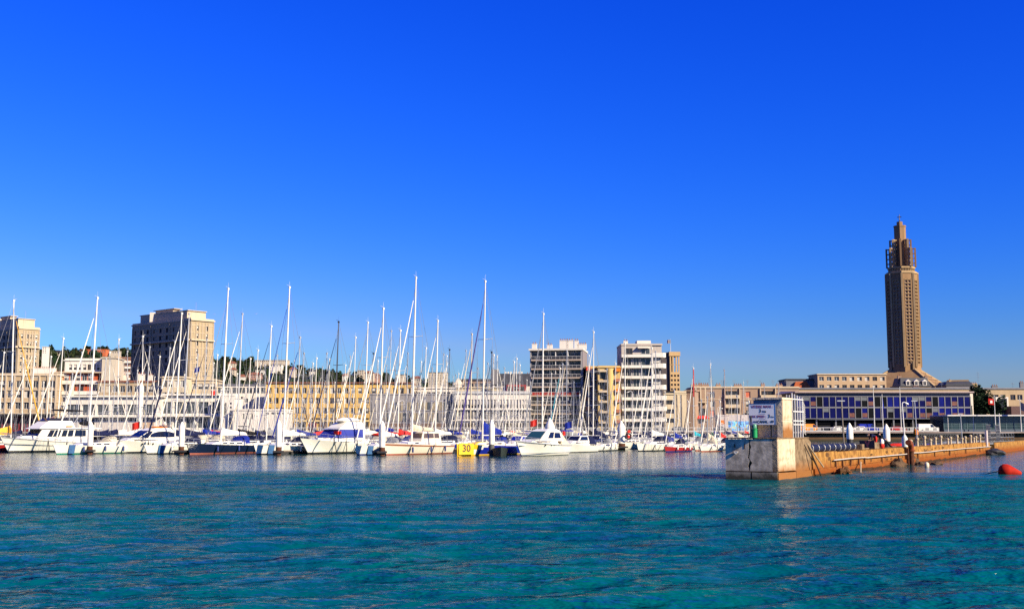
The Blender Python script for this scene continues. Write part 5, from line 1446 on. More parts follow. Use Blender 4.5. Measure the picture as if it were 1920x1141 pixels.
# A: flybridge trawler yacht at the far left
def yacht_a():
    L, B = 14.5, 4.4
    e, c = motor('big white flybridge motor yacht with dark saloon windows at the far left', 1, L, B, None)
    mats = [WHITE, BOOTB, mat('grey_hull_line', (.35, .35, .34), .4), CREAM]
    mb, sh, hf = hull_mesh(L, B, 1.15, 2.05, .9, 1.6, [-.4, .1, .26], lambda s, k: 1 if k <= 1 else 0, 16, mats=mats, flare=.8, fine=2.6)
    mb.build('hull', mats, e, smooth=True); SX = lambda s: -L / 2 + s * L
    rb = MB(); 
    for s in (1, -1):
        for zf, r in ((.62, .045), (.99, .06)):
            pts = [Vector((SX(t), s * (hf(t) * (.42 + .58 * ((zf * sh(t) + .4) / (sh(t) + .4)) ** (.45 + .8 * t ** 3 * 1.6)) + .01), sh(t) * zf)) for t in np.linspace(0, .985, 15)]
            rb.path(pts, r, 5)
    rb.build('rubbing_strake', mats[2], e)
    zd = 1.35
    # saloon
    k = MB(); P = dict(x0=SX(.14), x1=SX(.72), X0=SX(.14), X1=SX(.63), z0=zd, z1=zd + 1.75, b0=1.75, b1=1.55)
    k.frus(P['x0'], P['x1'], P['X0'], P['X1'], zd - .1, P['z1'], 1.8, 1.6, 0, 1.25, 1.25); k.frus(SX(.60), SX(.86), SX(.62), SX(.80), 1.4, 2.15, 1.45, 1.2, 0, .5, .45)
    k.build('saloon', WHITE, e)
    g = MB()
    for s in (1, -1):
        A = [(P['x0'], s * 1.8, zd - .1), (P['x1'], s * 1.25, zd - .1), (P['X1'], s * 1.25, P['z1']), (P['X0'], s * 1.6, P['z1'])]
        if s > 0: A = [A[1], A[0], A[3], A[2]]
        for a, b in ((.08, .30), (.34, .44), (.465, .56), (.60, .72), (.735, .83)) if s < 0 else ((.17, .265), (.28, .40), (.44, .535), (.56, .66), (.70, .92)):
            panel(g, A, a, .45, b, .9)
    A = [(P['x1'], 1.25, zd - .1), (P['x1'], -1.25, zd - .1), (P['X1'], -1.25, P['z1']), (P['X1'], 1.25, P['z1'])]
    A = [A[0], A[1], A[2], A[3]][::-1]; A = [A[3], A[2], A[1], A[0]]
    for a, b in ((.04, .34), (.36, .64), (.66, .96)): panel(g, [A[1], A[0], A[3], A[2]], a, .48, b, .92)
    g.build('saloon_window', GLASSB, e)
    k = MB(); z1 = P['z1']
    k.frus(SX(.02), SX(.68), SX(.02), SX(.66), z1, z1 + .14, 1.95, 1.9, 0, 1.5, 1.45); k.build('boat_deck', WHITE, e)
    k = MB(); k.frus(SX(.30), SX(.66), SX(.33), SX(.56), z1 + .15, z1 + 1.05, 1.6, 1.45, 0, 1.2, 1.1); k.build('flybridge', WHITE, e)
    k = MB(); k.frus(SX(.36), SX(.57), SX(.37), SX(.53), z1 + 1.06, z1 + 1.42, 1.3, 1.2, 0, 1.0, .8); k.build('wind_deflector', mat('smoked_perspex', (.02, .02, .025), .1, var=0), e)
    k = MB(); zb = z1 + 2.35
    k.hexa([(SX(.20), -1.4, zb), (SX(.42), -1.4, zb + .1), (SX(.42), 1.4, zb + .1), (SX(.20), 1.4, zb), (SX(.21), -1.2, zb + .16), (SX(.41), -1.2, zb + .28), (SX(.41), 1.2, zb + .28), (SX(.21), 1.2, zb + .16)])
    k.build('bimini', CLOTH['black'], e)
    k = MB()
    for s in (-1, 1):
        for a in (.22, .31, .40): k.tube((SX(.31), s * 1.35, z1 + .6), (SX(a), s * 1.38, zb + .03), .03, n=5)
    k.build('bimini_frame', STEEL, e)
    k = MB(); k.blob((SX(.10), .3, z1 + .75), (1.25, .65, .34), 3, .2, 10, 6); k.build('covered_dinghy', CLOTH['black'], e, smooth=True)
    k = MB()
    for s in (-1, 1): k.tube((SX(.03), s * 1.6, 1.2), (SX(.08), s * 1.7, z1), .05, n=5)
    k.tube((SX(.25), .8, z1 + .1), (SX(.25), .8, z1 + 3.6), .03, n=5); k.build('stanchion', STEEL, e)
    MB().box(SX(.33), 1.6, z1 + .25, SX(.40), 1.66, z1 + .38).build('orange_nameplate', CLOTH['orange'], e)
    rails(e, L, hf, sh, SX, .45, .97, 8, .55)
    hanglines(e, ((.62, -.5), (.42, -.15)), hf, sh, SX)
    return e
yacht_a()

# B: express cruiser with arched side window
def cruiser_b():
    L, B = 11.2, 3.6
    e, c = motor('white sports cruiser with black arched side window between the first two piles', 207, L, B, None)
    mats = [WHITE, BOOTB, GREENH, CREAM]
    mb, sh, hf = hull_mesh(L, B, 1.15, 1.75, .92, 1.6, [-.4, .08, .2], lambda s, k: 1 if k <= 1 else 0, 16, mats=mats, flare=1.0, fine=2.4)
    mb.build('hull', mats, e, smooth=True); SX = lambda s: -L / 2 + s * L
    k = MB(); k.frus(SX(.28), SX(.93), SX(.3), SX(.74), 1.25, 1.95, 1.55, 1.3, 0, .5, .8); k.build('foredeck', WHITE, e)
    k = MB(); z0, z1 = 1.7, 2.95
    k.frus(SX(.1), SX(.72), SX(.10), SX(.50), z0, z1, 1.5, 1.15, 0, 1.1, 1.0); k.frus(SX(.10), SX(.50), SX(.14), SX(.42), z1, z1 + .22, 1.15, .95, 0, 1.0, .8); k.build('cabin', WHITE, e)
    g = MB()
    A = [(SX(.72), 1.1, z0), (SX(.1), 1.5, z0), (SX(.10), 1.15, z1), (SX(.50), 1.0, z1)]
    # arched side pane
    for s in (1, -1):
        pts = []
        for q in np.linspace(0, math.pi, 9): pts.append((SX(.32 - .20 * math.cos(q)), z0 + .32 + .75 * math.sin(q) ** .8))
        vs = [Vector((x, s * ((1.5 - (x - SX(.1)) / (SX(.72) - SX(.1)) * .4) * (1 - (z - z0) / (z1 - z0) * .2) + .03), z)) for x, z in pts]
        g.add(vs, [tuple(range(len(vs)))[::s]])
        g.add([v - Vector((0, s * .08, 0)) for v in vs], [tuple(range(len(vs)))[::-s]])
    W = [(SX(.72), -1.1, z0), (SX(.72), 1.1, z0), (SX(.50), 1.0, z1), (SX(.50), -1.0, z1)]
    for a, b in ((.04, .48), (.52, .96)): panel(g, W, a, .2, b, .9, .03)
    for s in (1,):
        Q = [(SX(.70), 1.13, z0 + .1), (SX(.56), 1.22, z0 + .1), (SX(.46), 1.05, z1 - .12), (SX(.51), 1.02, z1 - .12)]
        panel(g, Q, .05, .1, .95, .95, .03)
    g.build('cabin_window', GLASSB, e)
    k = MB(); 
    for s in (-1, 1): k.beam((SX(.12), s * 1.2, 2.0), (SX(.20), s * 1.0, 3.5), .3, .12)
    k.beam((SX(.20), -1.0, 3.5), (SX(.20), 1.0, 3.5), .3, .12); k.lathe([(.25, 0), (.28, .15), (.1, .5)], (SX(.22), 0, 3.55), 10)
    k.build('radar_arch', CREAM, e)
    for t in (.38, .52, .66): MB().tube((SX(t), hf(t) * .96, 1.15), (SX(t) , hf(t) * .96 + .07, 1.15), .12, n=10).build('porthole', GLASSB, e)
    k = MB(); k.blob((SX(.3), 0, z1 + .35), (1.4, .8, .12), 2, .2, 8, 5); k.build('orange_lifebuoy_cover', CLOTH['orange'], e)
    rails(e, L, hf, sh, SX, .45, .97, 8, .55); hanglines(e, ((.6, -.6), (.3, -.15)), hf, sh, SX)
    dg = MB(); dg.blob((0, 0, .18), (1.3, .7, .35), 6, .15, 10, 6); d = dg.build('inflatable_dinghy', BLACK, None, c + HD * 6.2 + Vector((-2.2, 1.2, 0)), HROT, smooth=True); tag(d, 'low black inflatable dinghy under the bow of the sports cruiser', 'dinghy')
cruiser_b()

# D: flybridge fisher with blue window covers
def cruiser_d():
    L, B = 13.5, 4.2
    e, c = motor('white motor cruiser with a bright blue cover over its cabin windows', 563, L, B, None)
    mats = [WHITE, BOOTB, WHITE, WHITE]
    mb, sh, hf = hull_mesh(L, B, 1.15, 1.95, .9, 1.9, [-.4, .1, .24], lambda s, k: 1 if k <= 1 else 0, 16, mats=mats, flare=1.1, fine=2.3)
    mb.build('hull', mats, e, smooth=True); SX = lambda s: -L / 2 + s * L
    z0, z1 = 1.5, 3.0
    k = MB(); k.frus(SX(.3), SX(.9), SX(.32), SX(.8), 1.3, 1.95, 1.7, 1.45, 0, .5, .6); k.frus(SX(.22), SX(.70), SX(.22), SX(.56), z0, z1, 1.7, 1.5, 0, 1.35, 1.2); k.build('cabin', WHITE, e)
    k = MB()
    A = [(SX(.70), 1.35, z0), (SX(.22), 1.7, z0), (SX(.22), 1.5, z1), (SX(.56), 1.2, z1)]; panel(k, A, .02, .30, .93, .97, .05)
    W = [(SX(.70), -1.35, z0), (SX(.70), 1.35, z0), (SX(.56), 1.2, z1), (SX(.56), -1.2, z1)]; panel(k, W, .02, .30, .98, .97, .05)
    k.build('window_cover', mat('royal_blue_cover', (.012, .03, .30), .7, var=.15), e)
    k = MB(); k.frus(SX(.16), SX(.60), SX(.16), SX(.54), z1, z1 + .12, 1.7, 1.7, 0, 1.3, 1.2); k.frus(SX(.2), SX(.55), SX(.23), SX(.42), z1 + .13, z1 + .95, 1.45, 1.2, 0, 1.1, .9); k.build('flybridge', WHITE, e)
    k = MB(); k.blob((SX(.32), 0, z1 + 1.1), (2.2, 1.0, .42), 4, .3, 10, 6); k.build('flybridge_cover', CLOTH['white'], e, smooth=True)
    k = MB(); k.tube((SX(.2), 1, z1), (SX(.15), .9, z1 + 2.0), .08, n=5); k.tube((SX(.2), -1, z1), (SX(.15), -.9, z1 + 2.0), .08, n=5); k.beam((SX(.15), -.9, z1 + 2), (SX(.15), .9, z1 + 2), .2, .1); k.build('radar_arch', CREAM, e)
    rails(e, L, hf, sh, SX, .3, .97, 9, .75); hanglines(e, ((.70, -.9), (.55, -.5), (.38, -.1), (.2, 0)), hf, sh, SX)
    MB().box(SX(.57), .95, z0 + .9, SX(.62), 1.6, z0 + 1.3).build('red_bag', CLOTH['red'], e)
    k = MB(); k.blob((0, 0, 0), (2.1, .35, .32), 5, .2, 10, 6); k.blob((-.3, .1, .5), (1.2, .3, .35), 8, .3, 8, 5, 1)
    d = k.build('sail_bags', [CLOTH['red'], CLOTH['blue']], None, c - HD * 5.6 + Vector((3.1, -.6, 2.35)), 0.08, smooth=True); tag(d, 'red and blue sail bundle on the boom beside the blue-covered cruiser', 'sail')
cruiser_d()

# G: cuddy cruiser on the right of the front row
def cruiser_g():
    L, B = 10.4, 3.5
    e, c = motor('white cabin cruiser with sloping windscreen, rightmost of the front row', 967, L, B, None, Y=126)
    mats = [WHITE, BOOTB, WHITE, CREAM]
    mb, sh, hf = hull_mesh(L, B, 1.15, 1.75, .92, 1.6, [-.4, .06, .14], lambda s, k: 1 if k <= 0 else 0, 16, mats=mats, flare=1.1, fine=2.4)
    mb.build('hull', mats, e, smooth=True); SX = lambda s: -L / 2 + s * L
    rb = MB(); rb.path([Vector((SX(t), hf(t) + .02, sh(t) * .97)) for t in np.linspace(0, .98, 12)], .05, 5); rb.path([Vector((SX(t), hf(t) * (.42 + .58 * ((.32 + .4) / (sh(t) + .4)) ** (.45 + 1.76 * t ** 3)) + .02, .32)) for t in np.linspace(0, .97, 12)], .04, 5); rb.build('rubbing_strake', mat('grey_hull_line', (.35, .35, .34), .4), e)
    k = MB(); k.frus(SX(.3), SX(.95), SX(.32), SX(.7), 1.2, 1.85, 1.6, 1.3, 0, .4, .9); k.build('foredeck', WHITE, e)
    z0, z1 = 1.65, 2.85
    k = MB(); k.frus(SX(.18), SX(.68), SX(.2), SX(.48), z0, z1, 1.5, 1.15, 0, 1.15, 1.0); k.frus(SX(.2), SX(.48), SX(.24), SX(.42), z1, z1 + .2, 1.15, .9, 0, 1.0, .8); k.build('cabin', WHITE, e)
    g = MB(); W = [(SX(.68), -1.15, z0), (SX(.68), 1.15, z0), (SX(.48), 1.0, z1), (SX(.48), -1.0, z1)]; panel(g, W, .05, .2, .95, .92, .03, 0)
    A = [(SX(.68), 1.15, z0), (SX(.18), 1.5, z0), (SX(.2), 1.15, z1), (SX(.48), 1.0, z1)]; panel(g, A, .30, .28, .55, .86, .03, 1); panel(g, A, .6, .28, .92, .8, .03, 1)
    A = [(SX(.18), -1.5, z0), (SX(.68), -1.15, z0), (SX(.48), -1.0, z1), (SX(.2), -1.15, z1)]; panel(g, A, .1, .28, .7, .86, .03, 1)
    g.build('cabin_window', [GLASSG, GLASSB], e)
    for t in (.62, .5, .44, .34): MB().tube((SX(t), hf(t) * .97, 1.2), (SX(t), hf(t) * .97 + .06, 1.2), .09, n=8).build('porthole', GLASSB, e)
    k = MB(); k.hexa([(SX(.02), -1.3, 1.3), (SX(.2), -1.3, 1.3), (SX(.2), 1.3, 1.3), (SX(.02), 1.3, 1.3), (SX(.16), -1.1, 2.6), (SX(.2), -1.1, 2.8), (SX(.2), 1.1, 2.8), (SX(.16), 1.1, 2.6)]); k.build('cockpit_canopy', CLOTH['cream'], e)
    rails(e, L, hf, sh, SX, .45, .97, 7, .5)
    return c
gc = cruiser_g()

# front-row sailing yachts; label, mast px, mast top y, mast base distance offset
def reg(r):
    e, i = r; BERTHS.append((i['loc'], i['L'], i['B'])); return r
reg(sailboat('navy-hulled sloop with red waterline and tall white mast', 428, 541, 141.5, dict(L=12.8, hull=NAVY, boot=BOOTR, cover='white', furl='grey', fr=.05, hood='blue', det=2, mr=.13, B=3.9, ck=1.1, fb=1.2, bimini=None)))
eE, iE = reg(sailboat('cream sloop with red-brown toe rail, pilothouse and the tallest mast', 780, 520, 137, dict(L=12.8, B=4.0, hull=CREAM, boot=BOOTR, stripe=TEAK, cover='cream', furl='white', fr=.10, hood=None, det=2, mr=.145, fb=1.3, bz=1.2)))
k = MB(); S = iE['SX']; cz = iE['cz']; k.frus(S(.2), S(.52), S(.22), S(.46), cz - .05, cz + 1.55, 1.35, 1.1, 0, 1.0, .8); k.build('pilothouse', CREAM, eE)
g = MB(); A = [(S(.52), 1.0, cz - .05), (S(.2), 1.35, cz - .05), (S(.22), 1.1, cz + 1.55), (S(.46), .8, cz + 1.55)]
for a, b in ((.08, .3), (.34, .62), (.66, .92)): panel(g, A, a, .5, b, .86, .03)
W = [(S(.52), -1.0, cz), (S(.52), 1.0, cz), (S(.46), .8, cz + 1.55), (S(.46), -.8, cz + 1.55)]; panel(g, W, .05, .5, .95, .88, .03)
g.build('pilothouse_window', mat('bronze_boat_window', (.10, .07, .05), .1, var=0), eE)
for lab, px, pt, Y, o in (
    ('white yacht with blue bow cloth, moored before the leftmost pile', 183, 558, 140.5, dict(L=11.5, band=FABB, boot=BOOTG, cover='navy', furl='white', fr=.10, hood='cream', det=2, mr=.12)),
    ('white yacht with blue bow cloth and dark blue rolled genoa before the second pile', 341, 587, 141, dict(L=11, band=FABB, cover='navy', furl='white', fr=.09, clew='navy', hood='navy', det=2, mr=.11)),
    ('white yacht with blue bow cloth and thin dark genoa before the third pile', 543, 538, 139, dict(L=11.6, band=FABB, cover='white', furl='blue', fr=.05, hood='navy', det=2, mr=.125)),
    ('white yacht with blue bow cloth at the pile left of the tallest mast', 719, 578, 136, dict(L=10.8, band=FABB, boot=BOOTN, cover='white', furl='white', fr=.09, hood='grey', det=2, mr=.11))):
    reg(sailboat(lab, px, pt, Y, o, group=None))
# F: yellow and blue racer number 30
def racer():
    mats = [BLUEH, YELL, WHITE, YELL]
    def mf(s, k):
        if k <= 1: return 1
        lim = .80 - (k - 2) * .035
        if s > lim + .04: return 1
        if s > lim - .03: return 2
        return 0
    e, i = reg(sailboat('yellow and blue racing yacht with number 30 on its bow', 910, 527, 133, dict(L=12.4, B=3.9, mf=(mats, mf), hull=YELL, rk=.15, cover='blue', ck=1.9, furl='purple', fr=.10, hood=None, det=2, mr=.12, fb=1.25, fend=0)))
    L = i['L']; hf, sh, SX = i['hf'], i['sh'], i['SX']
    # the number stands on a yellow board lashed to the bow topside
    t = .915; y = hf(t)
    a = Vector((SX(.84), hf(.84) * .93 + .06, 0)); b = Vector((SX(.985), hf(.985) * .95 + .05, 0)); u = (a - b).normalized(); w = (a - b).length
    n = Vector((-u.y, u.x, 0)); n = n if n.y > 0 else -n
    br = MB(); br.hexa([b + Vector((0, 0, .15)), a + Vector((0, 0, .15)), a + n * .05 + Vector((0, 0, .15)), b + n * .05 + Vector((0, 0, .15)), b + Vector((0, 0, 1.45)), a + Vector((0, 0, 1.4)), a + n * .05 + Vector((0, 0, 1.4)), b + n * .05 + Vector((0, 0, 1.45))])
    br.build('number_board', YELL, e)
    c = (a + b) / 2 + n * .07 + Vector((0, 0, .83))
    text_obj('number', '30', 1.12, mat('dark_brown_paint', (.04, .02, .01), .6, var=0), e, c, (math.pi / 2, 0, math.atan2(u.y, u.x)), .004, off=.02)
    c2 = Vector((SX(.60), hf(.6) * .97 + .06, .68))
    text_obj('script', 'Gra', .75, WHITE, e, c2, (math.pi / 2, 0, math.pi), .004, shear=.3)
    k = MB(); k.frus(SX(.3), SX(.8), SX(.36), SX(.66), 1.1, 1.55, 1.1, .8, 0, .4, .3); k.build('yellow_deck_cover', YELL, e)
racer()

# G2 and right part of the basin, further away
def small_cruiser(label, pxl, Y, L=7.5, B=2.7, top=WHITE, win=GLASSB, canopy='navy', hull=WHITE, boot=BOOTB, name='motor_boat'):
    c = place(pxl, Y, L, B)
    if not free(c, HD, L, B): pass
    BERTHS.append((c, L, B))
    e = thing(name, label, 'motor boat', c, HROT)
    mats = [hull, boot, hull, WHITE]
    mb, sh, hf = hull_mesh(L, B, .8, 1.3, .9, 1.1, [-.4, .03, .1], lambda s, k: 1 if k <= 1 else 0, 12, mats=mats, flare=1.0)
    mb.build('hull', mats, e, smooth=True); SX = lambda s: -L / 2 + s * L
    k = MB(); k.frus(SX(.3), SX(.85), SX(.32), SX(.7), .9, 1.5, B * .38, B * .32, 0, B * .15, B * .15); k.frus(SX(.3), SX(.66), SX(.32), SX(.52), 1.3, 2.2, B * .36, B * .3, 0, B * .3, B * .26); k.build('cabin', top, e)
    g = MB(); A = [(SX(.66), B * .3, 1.3), (SX(.3), B * .36, 1.3), (SX(.32), B * .3, 2.2), (SX(.52), B * .26, 2.2)]; panel(g, A, .1, .3, .9, .85, .03)
    W = [(SX(.66), -B * .3, 1.3), (SX(.66), B * .3, 1.3), (SX(.52), B * .26, 2.2), (SX(.52), -B * .26, 2.2)]; panel(g, W, .06, .3, .94, .88, .03); g.build('cabin_window', win, e)
    if canopy: k = MB(); k.hexa([(SX(.05), -B * .36, 1.0), (SX(.3), -B * .36, 1.1), (SX(.3), B * .36, 1.1), (SX(.05), B * .36, 1.0), (SX(.12), -B * .28, 2.0), (SX(.32), -B * .28, 2.2), (SX(.32), B * .28, 2.2), (SX(.12), B * .28, 2.0)]); k.build('cockpit_canopy', CLOTH[canopy], e)
    k = MB(); k.box(SX(0) - .5, -.2, -.1, SX(0), .2, .9); k.build('outboard_motor', BLACK, e)
    rails(e, L, hf, sh, SX, .5, .96, 5, .45)
    return e
small_cruiser('small white cruiser with blue windscreen behind the yellow and blue racer', 944, 141, 7.4, 2.7, win=BLUEH, canopy=None)
small_cruiser('white stern-moored cruiser just right of the front row', 1052, 146, 8.6, 3.0, canopy='navy')
small_cruiser('white catamaran-like cruiser with turquoise cover near the pier block', 1292, 210, 9.5, 4.0, canopy='turquoise')
small_cruiser('low white speedboat nearest the pier block', 1324, 206, 6.6, 2.6, canopy=None)
small_cruiser('white day boat with cream canopy behind the speedboat', 1345, 230, 7.0, 2.6, canopy='cream')
reg(sailboat('white yacht with navy bimini and navy boom cover, before the glazed balcony block', 1113, 622, 164, dict(L=11, cover='navy', ck=1.2, furl='white', hood='navy', bimini='navy', det=2, mr=.11)))
# race yacht with blue and green bow flash
def racer2():
    mats = [WHITE, BLUEH, mat('green_flash', (.02, .40, .08), .4, var=0), BLACK]
    def mf(s, k): return (1 if k >= 4 else 2) if (.86 < s < .95 and k >= 3) else (3 if (k == 6 and s < .86) else 0)
    e, i = reg(sailboat('white race yacht with blue and green bow flash beside the conical pile', 1172, 643, 176, dict(L=12.5, B=4.2, mf=(mats, mf), rk=.1, cover=None, furl='white', hood=None, det=2, mr=.11, fb=1.15, fend=0)))
    SX = i['SX']; m = MB(); m.box(SX(.62), 1.2, 1.5, SX(.70), 1.35, 2.9, 0); m.box(SX(.63), 1.36, 2.1, SX(.69), 1.38, 2.5, 1); m.build('red_white_board', [CLOTH['red'], WHITE], e)
racer2()
def dinghy(label, pxl, Y, L, hull, inner, cover=None):
    c = place(pxl, Y, L, 1.8); e = thing('rowing_boat', label, 'dinghy', c, math.pi)
    mb, sh, hf = hull_mesh(L, 1.9, .5, .8, .8, .5, [-.2, .02, .06], lambda s, k: 1 if k < 1 else 0, 10, mats=[hull, BOOTR, hull, inner], flare=.5); mb.build('hull', [hull, BOOTR, hull, inner], e, smooth=True)
    if cover: k = MB(); k.blob((-.3, 0, .7), (L * .36, .7, .35), 4, .3, 9, 6); k.build('boat_cover', CLOTH[cover], e, smooth=True)
    m = MB(); m.box(-L / 2 - .35, -.2, -.1, -L / 2, .2, .8); m.build('outboard_motor', BLUEH, e)
    return e
def tender(label, c, rz, L=3.6, hm=None):  # dark hull shape added to stand for the cruiser's bow shadow
    hm = hm or mat('bow_shadow_green', (.014, .024, .020), .6, var=.2)
    e = thing('rowing_boat', label, 'dinghy', c, rz)
    mb, sh, hf = hull_mesh(L, 1.8, .75, 1.05, .9, .4, [-.2, .02, .06], lambda s, k: 0, 10, mats=[hm, BLACK], flare=.4); mb.build('hull', [hm, BLACK], e, smooth=True)
    MB().box(-L * .2, -.7, .55, -L * .05, .7, .62).build('thwart', DOCK, e); MB().box(L * .12, -.6, .6, L * .2, .6, .67).build('thwart', DOCK, e)
    return e
tender('dark open hull added in place of the bow shadow of the rightmost cruiser', gc + HD * 5.3 + Vector((-1.7, 1.6, 0)), HROT + .6)
dinghy('white dinghy with orange cover and blue outboard motor', 1236, 182, 3.4, WHITE, CREAM, 'orange')
dinghy('white tender with green cover moored among the pontoons', 1256, 205, 5.5, WHITE, CREAM, 'green')
dinghy('pale grey inflatable floating right of the white race yacht', 1222, 184, 2.8, CLOTH['grey'], CLOTH['grey'])

# ---------------------------------------------------------------- the crowd of masts behind
MAST = [  # px, top y, options
 (26, 563, dict(furl='yellow', rev=True, cover='yellow', fr=.1, mr=.12, ck=1.5, L=12)), (67, 640, dict()), (119, 634, dict(furl='white')), (8, 660, {}), (96, 668, {}), (44, 672, dict(furl='white', rev=True)),
 (154, 660, dict(mast=ALUG)), (206, 660, {}), (223, 636, dict(cover='navy', hood='navy')), (239, 658, dict(mast=ALUG, rev=True)), (268, 630, dict(mast=ALU)), (281, 650, dict(furl='white')), (300, 668, {}), (319, 652, dict(mast=ALUG)), (328, 640, dict(furl=None)),
 (355, 588, dict(mr=.11, cover='navy')), (371, 664, dict(mast=ALUG)), (388, 636, dict(furl='navy', fr=.08)), (401, 680, {}), (408, 665, {}), (455, 588, dict(mast=ALUG, mr=.11)), (470, 672, {}), (484, 656, {}), (497, 684, dict(rev=True)), (509, 611, dict(mr=.1)),
 (520, 666, {}), (552, 676, dict(rev=True)), (563, 632, dict(furl='blue', fr=.09, cover='blue')), (570, 662, dict(mast=ALUG)), (582, 690, {}), (594, 671, {}), (605, 688, dict(mast=ALUG)), (613, 662, dict(rev=True)), (618, 673, {}), (635, 603, dict(mast=CARB, mr=.11, cover='white')), (648, 684, {}),
 (657, 668, dict(mast=ALUG)), (667, 632, {}), (690, 604, dict(mr=.11, cover='white')), (700, 662, dict(mast=CARB)), (709, 676, {}), (734, 620, dict(mast=ALUG)), (742, 664, {}), (751, 619, dict(mr=.1, cover='red')), (765, 662, dict(mast=ALUG)), (790, 678, {}), (799, 652, dict(furl='navy')), (811, 690, {}),
 (821, 601, dict(mr=.13, cover='white')), (832, 664, dict(mast=ALUG)), (838, 667, {}), (843, 655, dict(mast=CARB)), (850, 706, {}), (860, 700, {}), (874, 657, {}), (885, 626, dict(mast=mat('cream_mast_paint', (.62, .54, .38), .4), mr=.12, furl='cream', fr=.1)), (896, 690, {}), (915, 681, {}), (922, 660, dict(mast=CARB)), (926, 665, {}), (932, 668, dict(rev=True)), (946, 690, {}), (957, 700, {}),
 (969, 672, {}), (975, 684, {}), (988, 712, {}), (1019, 588, dict(mr=.12, fr=.09, cover='white', hood='navy')), (1034, 700, {}), (1043, 716, {}), (1050, 690, dict(furl='turquoise')), (1055, 682, {}), (1063, 658, dict(mast=ALUG)), (1076, 716, {}), (1087, 740, {}), (1104, 666, {}), (1093, 728, {}), (1138, 692, {}), (1145, 735, dict(furl='black', fr=.1)), (1154, 681, {}), (1161, 716, dict(rev=True)), (1186, 738, {}),
 (1203, 686, dict(cover='navy')), (1222, 652, {}), (1229, 659, dict(mast=ALUG)), (1213, 716, {}), (1236, 720, dict(cover='black')), (1247, 735, {}), (1264, 732, dict(mast=ALUG)), (1276, 744, dict(cover='navy')), (1300, 690, dict(tip=CLOTH['red'], cover='turquoise')), (1315, 750, {}), (1326, 744, {}), (1338, 735, dict(cover='blue')), (1358, 694, dict(mast=mat('rosy_mast', (.40, .27, .24), .4))), (1371, 724, dict(cover='blue')), (1382, 742, dict(cover='cream')), (1394, 717, dict(cover='red')), (1404, 752, {}), (1350, 752, {}),
 (1433, 724, {}), (1460, 720, {}), (1290, 752, {}), (1128, 745, {}), (1008, 740, {}), (905, 722, {}), (772, 712, {}), (683, 716, {}), (628, 716, {}), (541, 710, {}), (445, 700, {}), (346, 702, {}), (290, 706, {}), (216, 712, {}), (136, 700, {}), (82, 716, {}),
]
SEG = [(-99, 104, 'the low beige block'), (104, 212, 'the red and white block'), (212, 248, 'the stepped balcony building'), (248, 402, 'the big shadowed tower'), (402, 497, 'the grey and white block'), (497, 693, 'the yellow block'), (693, 852, 'the screened building'),
       (852, 994, 'the gallery building'), (994, 1100, 'the glazed balcony block'), (1100, 1166, 'the narrow yellow house'), (1166, 1252, 'the white corner block'), (1252, 1303, 'the cream strip-window block'), (1303, 1500, 'the brown-pink block')]
ORD = ['first', 'second', 'third', 'fourth', 'fifth', 'sixth', 'seventh', 'eighth', 'ninth', 'tenth', 'eleventh', 'twelfth', 'thirteenth', 'fourteenth', 'fifteenth', 'sixteenth', 'seventeenth', 'eighteenth', 'nineteenth', 'twentieth', 'twenty-first', 'twenty-second', 'twenty-third', 'twenty-fourth', 'twenty-fifth', 'twenty-sixth', 'twenty-seventh', 'twenty-eighth', 'twenty-ninth', 'thirtieth']
_r = random.Random(77)
for _i in range(46):
    _px = 12 + _i * 30 + _r.randint(-9, 9)
    if all(abs(_px - q[0]) > 3 for q in MAST) and _px < 1405: MAST.append((_px, _r.randint(672, 738), dict(L=_r.uniform(6.6, 8.2))))
FRONTM = [428, 780, 183, 341, 543, 719, 910, 1113, 1172]
